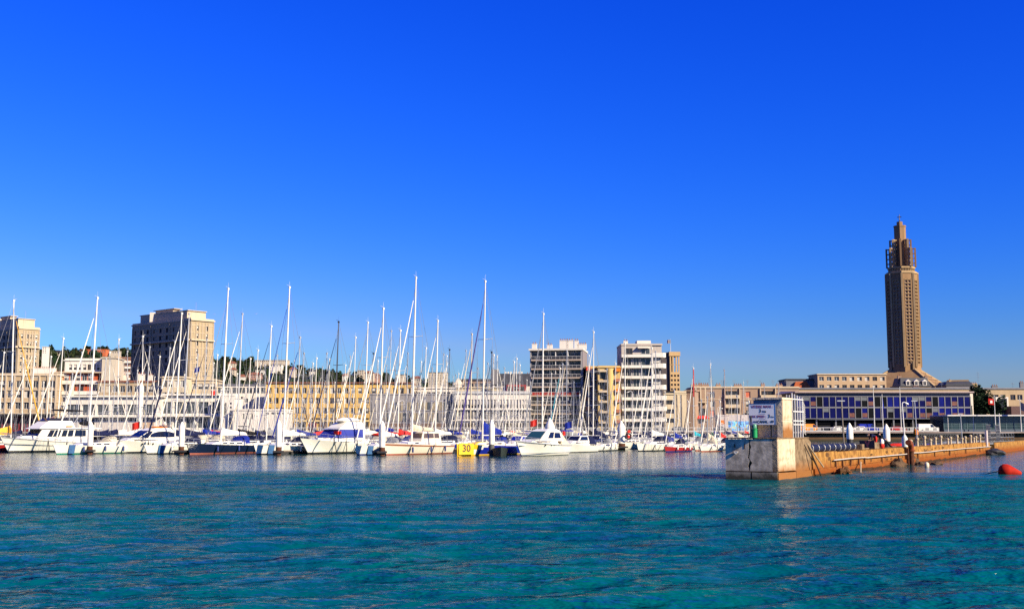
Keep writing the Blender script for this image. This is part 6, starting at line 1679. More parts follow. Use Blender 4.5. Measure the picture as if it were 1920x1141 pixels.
def make_crowd():
    rnd = random.Random(21)
    placed, todo = [], []
    for px, pt, o in sorted(MAST, key=lambda q: q[1]):
        o = dict(o)
        ztop = rnd.uniform(12.2, 15.2) if pt > 600 else 17
        Y = (ztop - CAMH) * 2100 / (806 - pt)
        Y = min(max(Y, 152), 284)
        o.setdefault('yaw', rnd.uniform(-3, 3))
        hn, hm, bt = rnd.choice([('white', WHITE, BOOTB)] * 6 + [('white', WHITE, BOOTR), ('white', WHITE, BOOTN), ('cream', CREAM, BOOTR), ('navy', NAVY, BOOTR), ('blue', BLUEH, BOOTN), ('red', REDH, BOOTN), ('green', GREENH, BOOTR)])
        if px in (885, 1019): hn, hm, bt = 'white', WHITE, BOOTB
        o.setdefault('hull', hm); o.setdefault('boot', bt)
        o.setdefault('cover', rnd.choice(['navy', 'navy', 'blue', 'white', 'white', 'cream', 'black', 'green', 'grey', 'red']))
        o.setdefault('furl', rnd.choice(['white', 'white', 'white', 'navy', 'cream', 'grey', None]))
        o.setdefault('mast', rnd.choice([ALU, ALU, ALUG])); o.setdefault('fr', .075)
        if rnd.random() < .12 and 'rev' not in o: o['rev'] = True
        if rnd.random() < .2: o['bimini'] = rnd.choice(['navy', 'cream', 'blue', 'black'])
        ok = False
        for it in range(60):
            tz = ZT(pt, Y); L = o.get('L') or max(7.2, min(12.5, tz * .74)); B = L * .33
            rz = HROT + R(o['yaw']) + (math.pi if o.get('rev') else 0); d = Vector((math.cos(rz), math.sin(rz), 0))
            base = Vector((AX(px, Y, pt), Y, 0)) + d * .028 * tz; c = base - d * L * .06
            if free(c, HD, L, B) and 150 < Y < 288: ok = True; break
            Y += 2.2
            if Y > 288: Y = 152 + rnd.random() * 3; 
        if not ok: continue
        BERTHS.append((c, L, B)); o['L'] = L; o['B'] = B
        placed.append(px)
        mn = {'black_carbon_mast': 'black', 'grey_mast_aluminium': 'grey'}.get(o['mast'].name, 'pale')
        if o.get('tip'): mn = 'red-tipped'
        hull_name = {'white_gelcoat': 'White', 'cream_gelcoat': 'Cream', 'navy_gelcoat': 'Navy', 'blue_gelcoat': 'Blue', 'red_gelcoat': 'Red', 'green_gelcoat': 'Green'}[o['hull'].name].lower()
        todo.append((px, pt, Y, o, hull_name, mn))
    allpx = sorted(placed + FRONTM); print('yachts placed', len(placed), 'of', len(MAST))
    for px, pt, Y, o, hull_name, mn in todo:
        seg = [s for s in SEG if s[0] <= px < s[1]][0]
        k = [p for p in allpx if seg[0] <= p < seg[1]].index(px)
        lab = '%s yacht, %s mast %s from left before %s' % (hull_name, mn, ORD[k], seg[2])
        sailboat(lab, px, pt, Y, o, group='sailing boats moored in the marina')
make_crowd()
# ------------------------------------------------------------------ mooring piles and pontoons
def pile(label, px, pyt, Y, r, zb=.95, base=RUSTB, mtop=PLASTICW, blunt=False):
    zt = ZT(pyt, Y)
    e = thing('mooring_pile', label, 'pile', (AX(px, Y), Y, 0), 0, 'white mooring piles')
    MB().lathe([(r, zb + .006), (r, zt - r * 1.9), (r * .72, zt - r * 1.1), (r * .12, zt)], (0, 0, 0), 16).build('sleeve', mtop, e, smooth=True)
    MB().lathe([(r * .94, -2), (r * .94, zb)], (0, 0, 0), 16).build('steel_base', base, e, smooth=True)
    k = MB(); k.box(-r * 1.5, -r * 1.5, .30, r * 1.5, -r * 1.1, .52); k.box(-r * 1.5, r * 1.1, .30, r * 1.5, r * 1.5, .52); k.box(-r * 1.5, -r * 1.1, .3, -r * 1.1, r * 1.1, .52); k.box(r * 1.1, -r * 1.1, .3, r * 1.5, r * 1.1, .52)
    k.build('guide_collar', DARKF, e)
    return e
for lab, px, pt, dy in (('leftmost white pile with brown base beside the flybridge motor yacht', 170, 789, -2), ('white pile with brown base left of the navy-hulled sloop', 341, 790, -2), ('white pile with brown base right of the navy-hulled sloop', 523, 787, -2),
                        ('white pile with brown base left of the cream sloop', 717, 788, -2)):
    pile(lab, px, pt, frontY(px) - 4, .345)
pile('white pile with dark grey base standing before the yellow and blue racer', 922, 786, 128.6, .33, 1.3, mat('grey_wet_steel', (.13, .13, .12), .8))
pile('thick cream pile with a long cone behind the rightmost cruiser', 1031, 783, 143, .62)
pile('thick cream pile with black tyre beside the white race yacht', 1165, 788, 168, .60)
pile('white pile with black base standing behind the inflatable boom', 1593, 792, 128, .38, 1.9, BLACK)
pile('white pile behind the crouching figures', 1662, 794, 135, .40, 1.6, BLACK)
pile('slim white pile among masts left of the yellow house', 262, 716, 176, .36)
t = MB(); 
for i in range(16):
    a, b = 2 * math.pi * i / 16, 2 * math.pi * (i + 1) / 16; t.tube((.42 * math.cos(a), 0, .42 * math.sin(a)), (.42 * math.cos(b), 0, .42 * math.sin(b)), .13, n=6)
tag(t.build('tyre_fender', BLACK, None, (AX(1178, 167), 167.1, 2.0), .3), 'black tyre hanging on the thick cream pile by the white race yacht', 'tyre')

def pontoon(label, px, Y, L, W=1.6, rz=HROT):
    c = place(px, Y, L, W)
    e = thing('finger_pontoon', label, 'pontoon', c, rz, 'finger pontoons')
    MB().box(-L / 2, -W / 2, .32, L / 2, W / 2, .48).build('deck', DOCK, e)
    for i in range(4): MB().box(-L / 2 + .2 + i * L / 4, -W / 2 + .08, -.3, -L / 2 + L / 4 - .3 + i * L / 4, W / 2 - .08, .31).build('float', DARKF, e)
    return e
for i, (px, Y) in enumerate(((163, 139), (332, 137), (512, 135.5), (700, 133), (912, 132.5))):
    pontoon(['dark finger pontoon at the leftmost pile', 'dark finger pontoon left of the navy-hulled sloop', 'dark finger pontoon right of the navy-hulled sloop', 'dark finger pontoon left of the cream sloop', 'dark finger pontoon under the yellow and blue racer\'s pile'][i], px, Y, 9)
def walkway(label, pa, Ya, pb, Yb):
    a, b = Vector((AX(pa, Ya), Ya, 0)), Vector((AX(pb, Yb), Yb, 0)); d = b - a; L = d.length
    e = thing('walkway_pontoon', label, 'pontoon', a, math.atan2(d.y, d.x), 'main walkway pontoons')
    MB().box(0, -1, .38, L, 1, .55).build('deck', DOCK, e)
    n = int(L / 5); me = MB().box(.3, -.9, -.3, 4.4, .9, .37).mesh('float', DARKF)
    for i in range(n): put('float', me, e, (i * L / n, 0, 0))
    po = MB(); po.box(-.12, -.12, .56, .12, .12, 1.6, 0); po.box(-.14, -.14, 1.3, .14, .14, 1.5, 1); pm = po.mesh('service_pedestal', [WHITE, BLUEH])
    for i in range(2, int(L / 9)): put('service_pedestal', pm, e, (i * 9, .7, 0))
    return e
for k, y in enumerate((152, 184, 216, 248, 280)):
    walkway('long grey walkway pontoon, %s row back from the front boats' % ('nearest', 'second', 'third', 'fourth', 'farthest')[k], -20, y + 2.2, (960, 1090, 1270, 1260, 1250)[k], y - 5)

for px, Y, L, lab, cn, hl in ((1098, 158, 7.2, 'white cruiser with cream canopy below the glazed balcony block', 'cream', WHITE), (1142, 172, 6.6, 'white cuddy boat left of the thick pile with the tyre', 'black', WHITE), (1210, 196, 7.0, 'white cruiser with blue canopy below the white corner block', 'blue', WHITE), (1186, 214, 7.0, 'cream cruiser under the left side of the white corner block', 'navy', CREAM),
                     (1262, 214, 6.6, 'white boat without canopy below the strip-window block', None, WHITE), (1308, 238, 7.0, 'white cruiser with red canopy before the mural wall', 'red', WHITE), (1372, 222, 6.0, 'white boat with blue canopy just behind the pier head edge', 'blue', WHITE), (1240, 236, 7.0, 'navy cruiser below the slender beige tower', None, NAVY), (1126, 190, 7.0, 'white cruiser with green canopy below the narrow yellow house', 'green', WHITE)):
    small_cruiser(lab, px, Y, L, L * .36, canopy=cn, hull=hl)
# person on quay and marina clutter: dock boxes, flags
for i, (px, pyt, Y, c, lab) in enumerate(((1073, 797, 160, 'blue', 'blue flag on a short staff behind the cabin cruiser'), (1008, 793, 165, 'red', 'red and white flag left of the tall mast at the glazed block'), (262, 798, 150, 'red', 'red ensign at the stern of the sports cruiser'), (404, 736, 210, 'red', 'red flag among the masts right of the big tower'), (371, 693, 200, 'blue', 'blue and red flag high among the masts before the big tower'))):
    e = thing('flag', lab, 'flag', (AX(px, Y), Y, ZT(pyt, Y)))
    MB().tube((0, 0, -1.6), (0, 0, .7), .04, n=5).build('staff', ALU, e)
    m = MB(); prev = None
    P = [(.0, 0), (-.35, .12), (-.7, -.05), (-1.05, .1)]
    for (x0, y0), (x1, y1) in zip(P, P[1:]): m.hexa([(x0, y0, -.3 - abs(x0) * .25), (x1, y1, -.3 - abs(x1) * .25), (x1, y1 + .03, -.3 - abs(x1) * .25), (x0, y0 + .03, -.3 - abs(x0) * .25), (x0, y0, .6 - abs(x0) * .25), (x1, y1, .6 - abs(x1) * .25), (x1, y1 + .03, .6 - abs(x1) * .25), (x0, y0 + .03, .6 - abs(x0) * .25)])
    m.build('cloth', CLOTH[c], e)

# ------------------------------------------------------------------ pier head, sea wall and what stands on it
C = Vector((15.5, 66.0, 0)); WU = Vector((.51, .86, 0)).normalized(); WN = Vector((-WU.y, WU.x, 0))   # along the wall, and to its back
WROT = math.atan2(WU.y, WU.x)
def wp(t, s=0, z=0): return C + WU * t + WN * s + Vector((0, 0, z))
PT = 2.40     # top of the block
def jag(a, b, n, amp, seed):
    r = random.Random(seed); return [(a[0] + (b[0] - a[0]) * i / n + r.uniform(-amp, amp) * (0 < i < n), a[1] + (b[1] - a[1]) * i / n + r.uniform(-amp, amp) * .4 * (0 < i < n)) for i in range(n + 1)]
def pier_head():
    e = thing('pier_head', 'weathered concrete pier head block with a big vertical crack on its shaded face', 'pier', C, WROT)
    # local frame: x along the wall, y to the back (towards the marina)
    W, Lb = 3.17, 7.1
    MB().box(.3, .3, -2, Lb - .1, W - .1, PT - .05).build('core', mat('black_gap', (.02, .017, .014), .95), e)
    # shaded front face (plane x = 0) split by the crack; u runs along y
    cx = 1.72
    ck = jag((cx, .50), (cx - .1, PT - .02), 12, .07, 3)
    gap = lambda i: .015 + .035 * abs(math.sin(i * 1.7)) + (.05 if i in (2, 3, 9) else 0)
    for nm, poly in (('face_slab', [(.0, .50)] + [(x - gap(i), z) for i, (x, z) in enumerate(ck)] + [(0, PT - .02)]),
                     ('face_slab', [(x + gap(i), z) for i, (x, z) in enumerate(ck)][::-1] + [(W, .50), (W, PT - .02)])):
        m = MB(); m.prism(poly, (0, 0, 0), (0, 1, 0), (0, 0, 1), (.3, 0, 0)); m.build(nm, CONC, e)
    # bottom course, eroded
    for a, b, z0, z1, o in ((0.02, 1.55, -1.5, .44, -.03), (1.62, W, -1.5, .46, -.02)):
        top = jag((a, z1), (b, z1), 8, .03, int(a * 10) + 5)
        m = MB(); m.prism([(a, z0), (b, z0)] + top[::-1], (o, 0, 0), (0, 1, 0), (0, 0, 1), (.32, 0, 0)); m.build('base_course', CONC, e)
    # sunlit side (plane y = 0), limewashed for the first part
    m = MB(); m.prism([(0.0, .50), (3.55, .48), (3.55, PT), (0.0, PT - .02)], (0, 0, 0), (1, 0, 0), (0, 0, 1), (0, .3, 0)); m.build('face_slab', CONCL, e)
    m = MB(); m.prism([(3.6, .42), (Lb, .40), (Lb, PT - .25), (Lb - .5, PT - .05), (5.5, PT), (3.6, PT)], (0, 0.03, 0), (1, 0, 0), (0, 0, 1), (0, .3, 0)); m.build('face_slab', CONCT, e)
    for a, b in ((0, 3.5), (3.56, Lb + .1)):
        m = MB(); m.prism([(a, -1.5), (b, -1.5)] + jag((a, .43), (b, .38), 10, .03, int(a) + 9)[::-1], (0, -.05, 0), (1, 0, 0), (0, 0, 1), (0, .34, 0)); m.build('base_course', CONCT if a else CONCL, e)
    m = MB(); m.box(Lb - .3, .34, .3, Lb, W, PT - .3); m.box(.3, W - .3, -1.5, Lb, W, PT - .05); m.build('back_slab', CONC, e)
    m = MB(); m.prism(jag((-.03, -.03), (Lb - .6, -.03), 14, .025, 2) + jag((Lb - .6, W + .02), (-.03, W + .02), 14, .025, 4), (0, 0, PT + .001), (1, 0, 0), (0, 1, 0), (0, 0, .06)); m.build('top_slab', CONCT, e)
    # rusty stains running out of the ironwork holes, a mooring eye
    for y, z, l in ((1.95, 2.1, .28), (2.55, 2.08, .2)):
        MB().box(-.012, y, z - l, -.001, y + .06, z).build('rust_streak', RUSTB, e)
    k = MB(); k.tube((-.05, 2.62, 1.62), (-.05, 2.50, 1.50), .03, n=6); k.tube((-.05, 2.38, 1.62), (-.05, 2.50, 1.50), .03, n=6); k.tube((-.05, 2.62, 1.62), (-.05, 2.38, 1.62), .03, n=6); k.build('mooring_eye', WHITE, e)
    MB().box(-.02, .1, .44, .28, W, .50).build('joint', mat('black_gap', (.02, .017, .014), .95), e)
pier_head()

def hut():
    o = wp(1.2, 0.02, PT + .065)
    e = thing('signal_hut', 'small concrete hut with grey-blue lintel and limewashed sunny side on the pier head', 'hut', o, WROT)
    W, D, H = 1.75, 1.95, 2.36
    SH = mat('beige_hut_concrete', (.86, .70, .48), .9, var=.15, scale=2, stain=((.25, .18, .11), 3, .58, .1, .6), bump=.6)
    MB().box(.3, .0, 0, D, W, H - .1).build('back_wall', SH, e)
    MB().box(0, 0, 0, .29, .32, H - .12).build('front_pier', SH, e)
    MB().box(.0, W - .12, 0, .29, W, H - .3).build('front_pier', SH, e)
    MB().hexa([(0, .33, H - .55), (.29, .33, H - .55), (.29, W, H - .55), (0, W, H - .55), (-.02, .0, H - .13), (.29, .0, H - .13), (.29, W, H - .13), (-.02, W, H - .13)]).build('lintel', mat('blue_grey_paint', (.17, .23, .27), .7, var=.12), e)
    MB().box(-.08, -.05, H - .09, D + .05, W + .05, H + .02).build('roof_slab', SH, e)
    k = MB(); k.box(.02, -.035, .0, 1.9, -.004, .98); k.box(.02, -.03, 1.03, 1.9, -.004, H - .12)
    k.build('limewashed_panel', CONCL, e)
hut()
def sign():
    W, Hh = 1.62, 1.22
    o = wp(.75, .28, PT + .065)
    e = thing('speed_limit_sign', 'white harbour sign giving maximum speed 3 knots and VHF canal 09', 'sign', o, WROT - math.pi / 2)
    # local x now points from the marina side towards the sunny side; y along the wall
    zc = ZT(776, 66.9) - (PT + .065)
    fr = mat('grey_sign_frame', (.20, .21, .25), .5); wh = mat('sign_white_board', (1.28, 1.18, 1.04), .5, var=.06, scale=2)
    x0 = -W - .0
    MB().box(x0, -.02, zc - Hh / 2, 0, .02, zc + Hh / 2).build('board', wh, e)
    k = MB()
    for a, b, c, d in ((x0 - .03, zc - Hh / 2 - .03, .03, zc - Hh / 2), (x0 - .03, zc + Hh / 2, .03, zc + Hh / 2 + .03), (x0 - .03, zc - Hh / 2, x0, zc + Hh / 2), (0, zc - Hh / 2, .03, zc + Hh / 2)): k.box(a, -.03, b, c, .03, d)
    k.build('frame', fr, e)
    for a in (x0 + .42, -.30): MB().box(a - .04, .03, 0, a + .04, .10, zc + Hh / 2).build('post', BLACK, e)
    red = mat('sign_dark_red', (.30, .02, .05), .6, var=0); blk = mat('sign_black', (.01, .01, .012), .6, var=0)
    cx = x0 / 2; rr = (math.pi / 2, 0, 0); y = -.024
    text_obj('lettering', 'VITESSE MAXI :', .215, red, e, (cx, y, zc + .44), rr, .002, off=.004, sx=.95)
    text_obj('lettering', '3', .30, blk, e, (cx - .12, y, zc + .20), rr, .002, off=.006); text_obj('lettering', 'Nds', .15, blk, e, (cx + .13, y, zc + .16), rr, .002, off=.004)
    MB().box(cx - .2, y - .002, zc + .02, cx + .2, y + .003, zc + .028).build('rule', red, e)
    text_obj('lettering', 'MAX SPEED :', .20, red, e, (cx - .27, y, zc - .14), rr, .002, off=.004, sx=.92); text_obj('lettering', '3', .27, blk, e, (cx + .42, y, zc - .12), rr, .002, off=.006); text_obj('lettering', 'Kts', .14, blk, e, (cx + .62, y, zc - .16), rr, .002, off=.002)
    MB().box(cx - .2, y - .002, zc - .29, cx + .2, y + .003, zc - .282).build('rule', red, e)
    text_obj('lettering', 'VHF', .15, blk, e, (cx - .42, y, zc - .455), rr, .002, off=.002); text_obj('lettering', 'CANAL : 09', .21, blk, e, (cx + .2, y, zc - .45), rr, .002, off=.006, sx=.95)
    c = Vector((x0 + .07, -.1, 0))
sign()
def navlight():
    Y = 66.6; e = thing('navigation_light', 'green cylindrical navigation light under the speed sign', 'harbour light', (AX(1416, 66.4), 66.4 + .2, PT + .065))
    gm = mat('signal_green_paint', (.01, .30, .08), .35, var=.05)
    MB().lathe([(.17, 0), (.17, .62), (.19, .62), (.19, .68), (.12, .70)], (0, 0, 0), 16).build('body', gm, e, smooth=True)
    MB().lathe([(.11, .69), (.15, .72), (.15, .95), (.13, 1.0), (.08, 1.06)], (0, 0, 0), 14).build('lantern', mat('pale_green_lantern', (.10, .30, .18), .2, var=0), e, smooth=True)
    MB().box(-.22, -.06, .0, -.16, .3, 1.7).build('bracket', BLACK, e)
    MB().box(-.27, -.1, .95, -.13, .1, 1.2).build('control_box', mat('navy_box', (.02, .03, .12), .5), e)
    e.scale = (.95, .95, .76)
navlight()
def lattice():
    """white anti-climbing guard: uprights, cross bars and a comb of slanting spikes"""
    H = ZT(738, 68.6) - PT
    e = thing('guard_lattice', 'white steel guard lattice with slanting spikes beside the hut', 'fence', wp(3.35, .05, PT + .065), WROT)
    L = 2.1
    for i in range(5): MB().box(L * i / 4 - .035, -.035, 0, L * i / 4 + .035, .035, H - (.06 * i if i < 4 else .2)).build('upright', FRW, e)
    for z in (.75, .98, 1.55, 2.3): MB().box(-.08, -.075, z, L + .05, -.037, z + .06).build('cross_bar', FRW, e)
    n = 15
    me = MB().beam((L + .04, 0, 0), (L + .62, .0, -.30), .035, .035).mesh('spike', FRW)
    for i in range(n): put('spike', me, e, (0, 0, .45 + i * (H - .9) / (n - 1)))
    for i in range(4): MB().box(-.03 + L * i / 4, .3, 0, .03 + L * i / 4, .35, H * .96).build('upright', FRW, e)
lattice()

def wall():
    WH = 1.45; T0, T1 = 7.15, 85.0
    e = thing('sea_wall', 'long ochre concrete sea wall with rusty waterline running back from the pier head', 'wall', C, WROT)
    WT = 1.3
    # cast in bays, each a little different, tops slightly uneven
    rnd = random.Random(8); t = T0; i = 0
    while t < T1:
        L = min(rnd.uniform(5.5, 8), T1 - t); dz = rnd.uniform(-.03, .03); dy = rnd.uniform(-.025, .025)
        m = MB(); m.hexa([(t + .02, dy - .05, .45), (t + L - .02, dy - .05, .45), (t + L - .02, WT, .45), (t + .02, WT, .45), (t + .02, dy, WH + dz), (t + L - .02, dy, WH + dz), (t + L - .02, WT, WH + dz), (t + .02, WT, WH + dz)])
        m.build('wall_bay', WALLM, e)
        pts = jag((t, .44), (t + L, .44), 9, .05, i + 20)
        m = MB(); m.prism([(t, -1.5), (t + L, -1.5)] + pts[::-1], (0, dy - .16, 0), (1, 0, 0), (0, 0, 1), (0, .5, 0)); m.build('footing', WALLM, e)
        t += L; i += 1
    MB().box(T0, .2, -1.5, T1, WT - .1, .44).build('core', CONCT, e)
    # vertical rust runs
    for t in (11.3, 13.2, 15.1, 16.9, 18.9, 26.3):
        MB().box(t, -.07, .5, t + .09, -.051, .5 + rnd.uniform(.25, .45)).build('rust_streak', RUSTB, e)
    # kerb upstand with parapet stubs
    # black weed line just above the water, ragged along its top edge
    t = T0
    while t < T1:
        L = min(rnd.uniform(2.5, 4.5), T1 - t)
        m = MB(); m.prism([(t, -.5), (t + L - .05, -.5)] + jag((t, rnd.uniform(.08, .2)), (t + L - .05, rnd.uniform(.08, .22)), 7, .05, int(t * 7))[::-1], (0, -.215, 0), (1, 0, 0), (0, 0, 1), (0, .04, 0)); m.build('weed_band', mat('dark_weed_band', (.055, .028, .012), .9, var=.4, scale=5), e); t += L
    # spalled patches and open cracks
    for i in range(34):
        t = rnd.uniform(T0 + 1, T1 - 2); z = rnd.uniform(.55, 1.3); w_, h_ = rnd.uniform(.15, .7), rnd.uniform(.05, .2)
        pts = [(t + w_ * math.cos(q) * rnd.uniform(.6, 1), z + h_ * math.sin(q) * rnd.uniform(.6, 1)) for q in np.linspace(0, 6.28, 9)[:-1]]
        MB().prism(pts, (0, -.062 + .03 * (z - .5), 0), (1, 0, 0), (0, 0, 1), (0, .02, 0)).build('spalled_patch', mat('spalled_concrete', (.13, .065, .025), .95, var=.4, scale=6), e)
    for a, b, z in ((20.6, 21.3, .42), (24.6, 26.2, .52)):
        MB().box(a, .05, WH + .03, b, .55, WH + z).build('parapet_stub', CONCT, e)
    MB().box(21.3, .12, WH + .03, 24.6, .3, WH + .12).build('parapet_stub', CONCT, e)
wall()
e = thing('sea_wall', 'far ochre sea wall beyond the grey gangway at the right edge', 'wall', C, WROT)
for a, b in ((88.5, 100), (100.05, 112), (112.05, 140)): MB().box(a, -.1, -1.5, b, 1.3, 1.35).build('wall_bay', WALLM, e)

def wallpipe():
    e = thing('handrail_pipe', 'long pale pipe running along the side of the sea wall', 'pipe', C, WROT)
    rnd = random.Random(3); ts = [11.6, 16, 20.2, 20.9, 24, 29, 34.6, 37, 41, 46, 52, 58, 65, 72, 79, 84.5]
    pts = [Vector((t, -.22, .93 + rnd.uniform(-.04, .04) - (.06 if i in (3, 4) else 0))) for i, t in enumerate(ts)]
    MB().path(pts, .04, 7).build('rail', mat('pale_pipe', (.60, .52, .44), .6, var=.15), e, smooth=False)
    for t in (12.3, 14.1, 16.2, 18.6, 20.4, 26, 32, 40, 48, 56, 66, 76): MB().box(t - .05, -.2, .35, t + .05, -.11, .9).build('bracket', RUSTB, e)
wallpipe()
def rustpipe():
    e = thing('drain_pipe', 'big rusty pipe rising from the water and bending over the wall', 'pipe', wp(35.8, -.45, 0), WROT)
    r = .22
    MB().tube((0, 0, -1.5), (0, 0, 1.25), r, n=14).build('standing_pipe', RUSTB, e, smooth=True)
    pts = [Vector((0, 0, 1.25))] + [Vector((-(.9 - .9 * math.cos(a)), .0, 1.25 + .62 * math.sin(a))) for a in np.linspace(.25, 1.5, 6)] + [Vector((-1.2, 0, 1.86))]
    MB().path(pts, r * 1.1, 14).build('elbow', RUSTR, e, smooth=True)
    MB().lathe([(r * 1.35, 1.12), (r * 1.35, 1.25)], (0, 0, 0), 14).build('flange', RUSTR, e)
    MB().tube((.0, .28, -.5), (-.05, .28, 1.2), .05, n=6).build('side_pipe', RUSTR, e)
    MB().box(-.75, .1, -1.2, -.5, .4, 1.4).build('stay', RUSTB, e)
rustpipe()
# boom: long dark inflatable cylinder along the wall
def boom():
    e = thing('floating_boom', 'long dark blue inflatable boom with white ties lying behind the wall edge', 'boom', C, WROT)
    m = mat('dark_blue_rubber', (.012, .016, .045), .6, var=.2, spec=.15)
    ts = np.linspace(7.4, 19.6, 5)
    for a, b in zip(ts, ts[1:]): MB().lathe([(.06, 0), (.24, .06), (.25, .2), (.25, b - a - .2), (.24, b - a - .06), (.06, b - a)], (0, 0, 0), 14).build('tube', m, e, (a, .40, 1.72), 0, smooth=True).rotation_euler = (0, math.pi / 2, 0)
    for i, t in enumerate(np.linspace(8.1, 19.0, 9)):
        k = MB()
        for j in range(8):
            a, b = math.pi * .9 * j / 8 + 2.2, math.pi * .9 * (j + 1) / 8 + 2.2
            k.tube((t + .05 * (i % 3), .40 + .262 * math.cos(a), 1.72 + .262 * math.sin(a)), (t + .05 * (i % 3), .40 + .262 * math.cos(b), 1.72 + .262 * math.sin(b)), .012, n=4)
        k.build('tie', WHITE, e)
boom()
# leaning poles at the corner of block and wall
for k, (a, b) in enumerate(((wp(5.6, -.15, 2.1), wp(8.3, -.4, .55)), (wp(5.7, -.2, 1.9), wp(7.2, -.6, -.1)))):
    m = MB(); m.tube(a, b, .05, n=6); o = m.build('leaning_pole', [mat('weathered_timber', (.42, .33, .22), .85, var=.2), mat('dark_wet_timber', (.07, .05, .035), .85)][k], None)
    tag(o, ['pale pole leaning on the sea wall beside the pier head', 'dark pole leaning steeply into the water beside the pier head'][k], 'pole')
o = MB().tube(wp(16.0, -.9, -.05), wp(18.4, -.35, .62), .05, n=6).build('leaning_pole', MATS['weathered_timber'], None); tag(o, 'thin pale timber slanting out of the water against the wall', 'pole')
# rope and weed heap, boulders
def heap():
    rnd = random.Random(5); m = MB()
    for i in range(46):
        a = rnd.uniform(0, 6.28); r = rnd.uniform(0, 1) ** .6
        p = Vector((math.cos(a) * r * .85, math.sin(a) * r * .4, .38 * (1 - r) + .02)); d = Vector((rnd.gauss(0, 1), rnd.gauss(0, 1), rnd.gauss(0, .5))).normalized() * .3
        m.tube(p - d, p + d * .4 + Vector((0, 0, .1)), .05, n=5, mi=i % 2); m.tube(p + d * .4 + Vector((0, 0, .1)), p + d + Vector((0, 0, -.08)), .05, n=5, mi=i % 2)
    m.blob((0, 0, .05), (.9, .45, .35), 3, .5, 10, 6, 1)
    o = m.build('seaweed_heap', [mat('rust_brown_weed', (.24, .10, .04), .9, var=.4, scale=8), mat('dark_weed', (.10, .05, .02), .95, var=.4, scale=8)], None, wp(11.3, -.95, 0), WROT); stuff(o)
heap()
rk = mat('brown_wet_rock', (.12, .075, .045), .85, var=.4, scale=3, bump=.8)
for i, (px, py, w, h, lab) in enumerate(((1680, 873, 1.1, .62, 'brown boulder against the wall left of the rusty pipe'), (1709, 867, 1.0, .55, 'rounded dark boulder right of the rusty pipe'), (1724, 870, .8, .25, 'flat wet rock right of the rusty pipe'), (1753, 869, .9, .22, 'low dark rock farthest from the rusty pipe'))):
    Y = 2.9 * 2095 / (py - 806); o = MB().blob((0, 0, 0), (w * .62, w * .4, h), i + 2, .5, 10, 7, fr=1.8).build('rock', rk, None, (AX(px, Y), Y, .02)); tag(o, lab, 'rock')
o = MB().lathe([(.02, -.2), (.16, -.12), (.2, .05), (.15, .2), (.05, .27)], (0, 0, 0), 12).build('float_ball', mat('cream_float', (.66, .58, .42), .5), None, (AX(1735, 90.5), 90.5, .1), smooth=True); tag(o, 'small cream float among the rocks at the wall foot', 'float')
# mooring stubs along the wall top
bm_ = MB().lathe([(.10, 0), (.085, .35), (.13, .38), (.13, .5), (.06, .54)], (0, 0, 0), 10); sb = bm_.mesh('mooring_post', mat('pale_bollard', (.55, .45, .30), .8, var=.15), True)
pxs = [1716.5, 1728.5, 1742, 1753, 1762, 1772, 1784.5, 1790, 1802, 1811, 1817, 1827, 1832.5, 1836.5, 1844]
for i, px in enumerate(pxs):
    k = (px - 960) / F / 1.006; t = (k * C.y - C.x) / (WU.x - k * WU.y); p = wp(t, .45, 1.46)
    o = put('mooring_post', sb, None, p); s = 1 + .25 * (i % 3); o.scale = (1.2, 1.2, 1.15 * s)
    tag(o, 'stubby pale mooring post on the wall top, %s from the white lamp pile' % ORD[i], 'bollard', 'mooring posts on the sea wall')
# lamp on white conical base
def wall_lamp():
    t = 37.2; p = wp(t, .35, 1.46); Y = p.y
    e = thing('lamp_post', 'white lamp post on a conical white base right of the rusty pipe', 'street lamp', p)
    z = lambda py: ZT(py, Y) - 1.46
    MB().lathe([(.26, 0), (.26, z(822)), (.2, z(819)), (.05, z(814))], (0, 0, 0), 14).build('conical_base', mat('pale_green_white_paint', (.60, .66, .60), .5, var=.08), e, smooth=True)
    MB().tube((0, 0, z(816)), (-.1, 0, z(757)), .055, .045, 8).build('pole', FRW, e)
    k = MB(); k.path([(-.1, 0, z(757)), (-.08, 0, z(754.5)), (.08, 0, z(753.5)), (.25, 0, z(754.5))], .045, 6); k.build('arm', FRW, e)
    MB().hexa([(.18, -.1, z(755.5)), (.42, -.08, z(758)), (.42, .08, z(758)), (.18, .1, z(755.5)), (.2, -.08, z(753.6)), (.46, -.06, z(756)), (.46, .06, z(756)), (.2, .08, z(753.6))]).build('lamp_head', WHITE, e)
wall_lamp()
for px, pt, t_, m_, lab, r in ((1600, 752, 18.9, mat('tan_dark_pole', (.16, .13, .10), .7), 'thin tan mast beside the white pile with the black base', .06), (1734, 752, None, ALUG, 'slim grey pole standing on the wall among the mooring posts', .05), (1816, 776, None, ALUG, 'slim leaning lamp pole on the wall near the gangway', .05)):
    k = (px - 960) / F / 1.006; t = (k * C.y - C.x) / (WU.x - k * WU.y); p = wp(t, .7, 1.46)
    e = thing('pole', lab, 'pole', p); h = ZT(pt, p.y) - 1.46; MB().tube((0, 0, 0), (-h * .03, 0, h), r, r * .8, 7).build('shaft', m_, e)
    MB().box(-h * .03 - .3, -.05, h, -h * .03 + .25, .05, h + .08).build('lamp_head', ALUG, e)

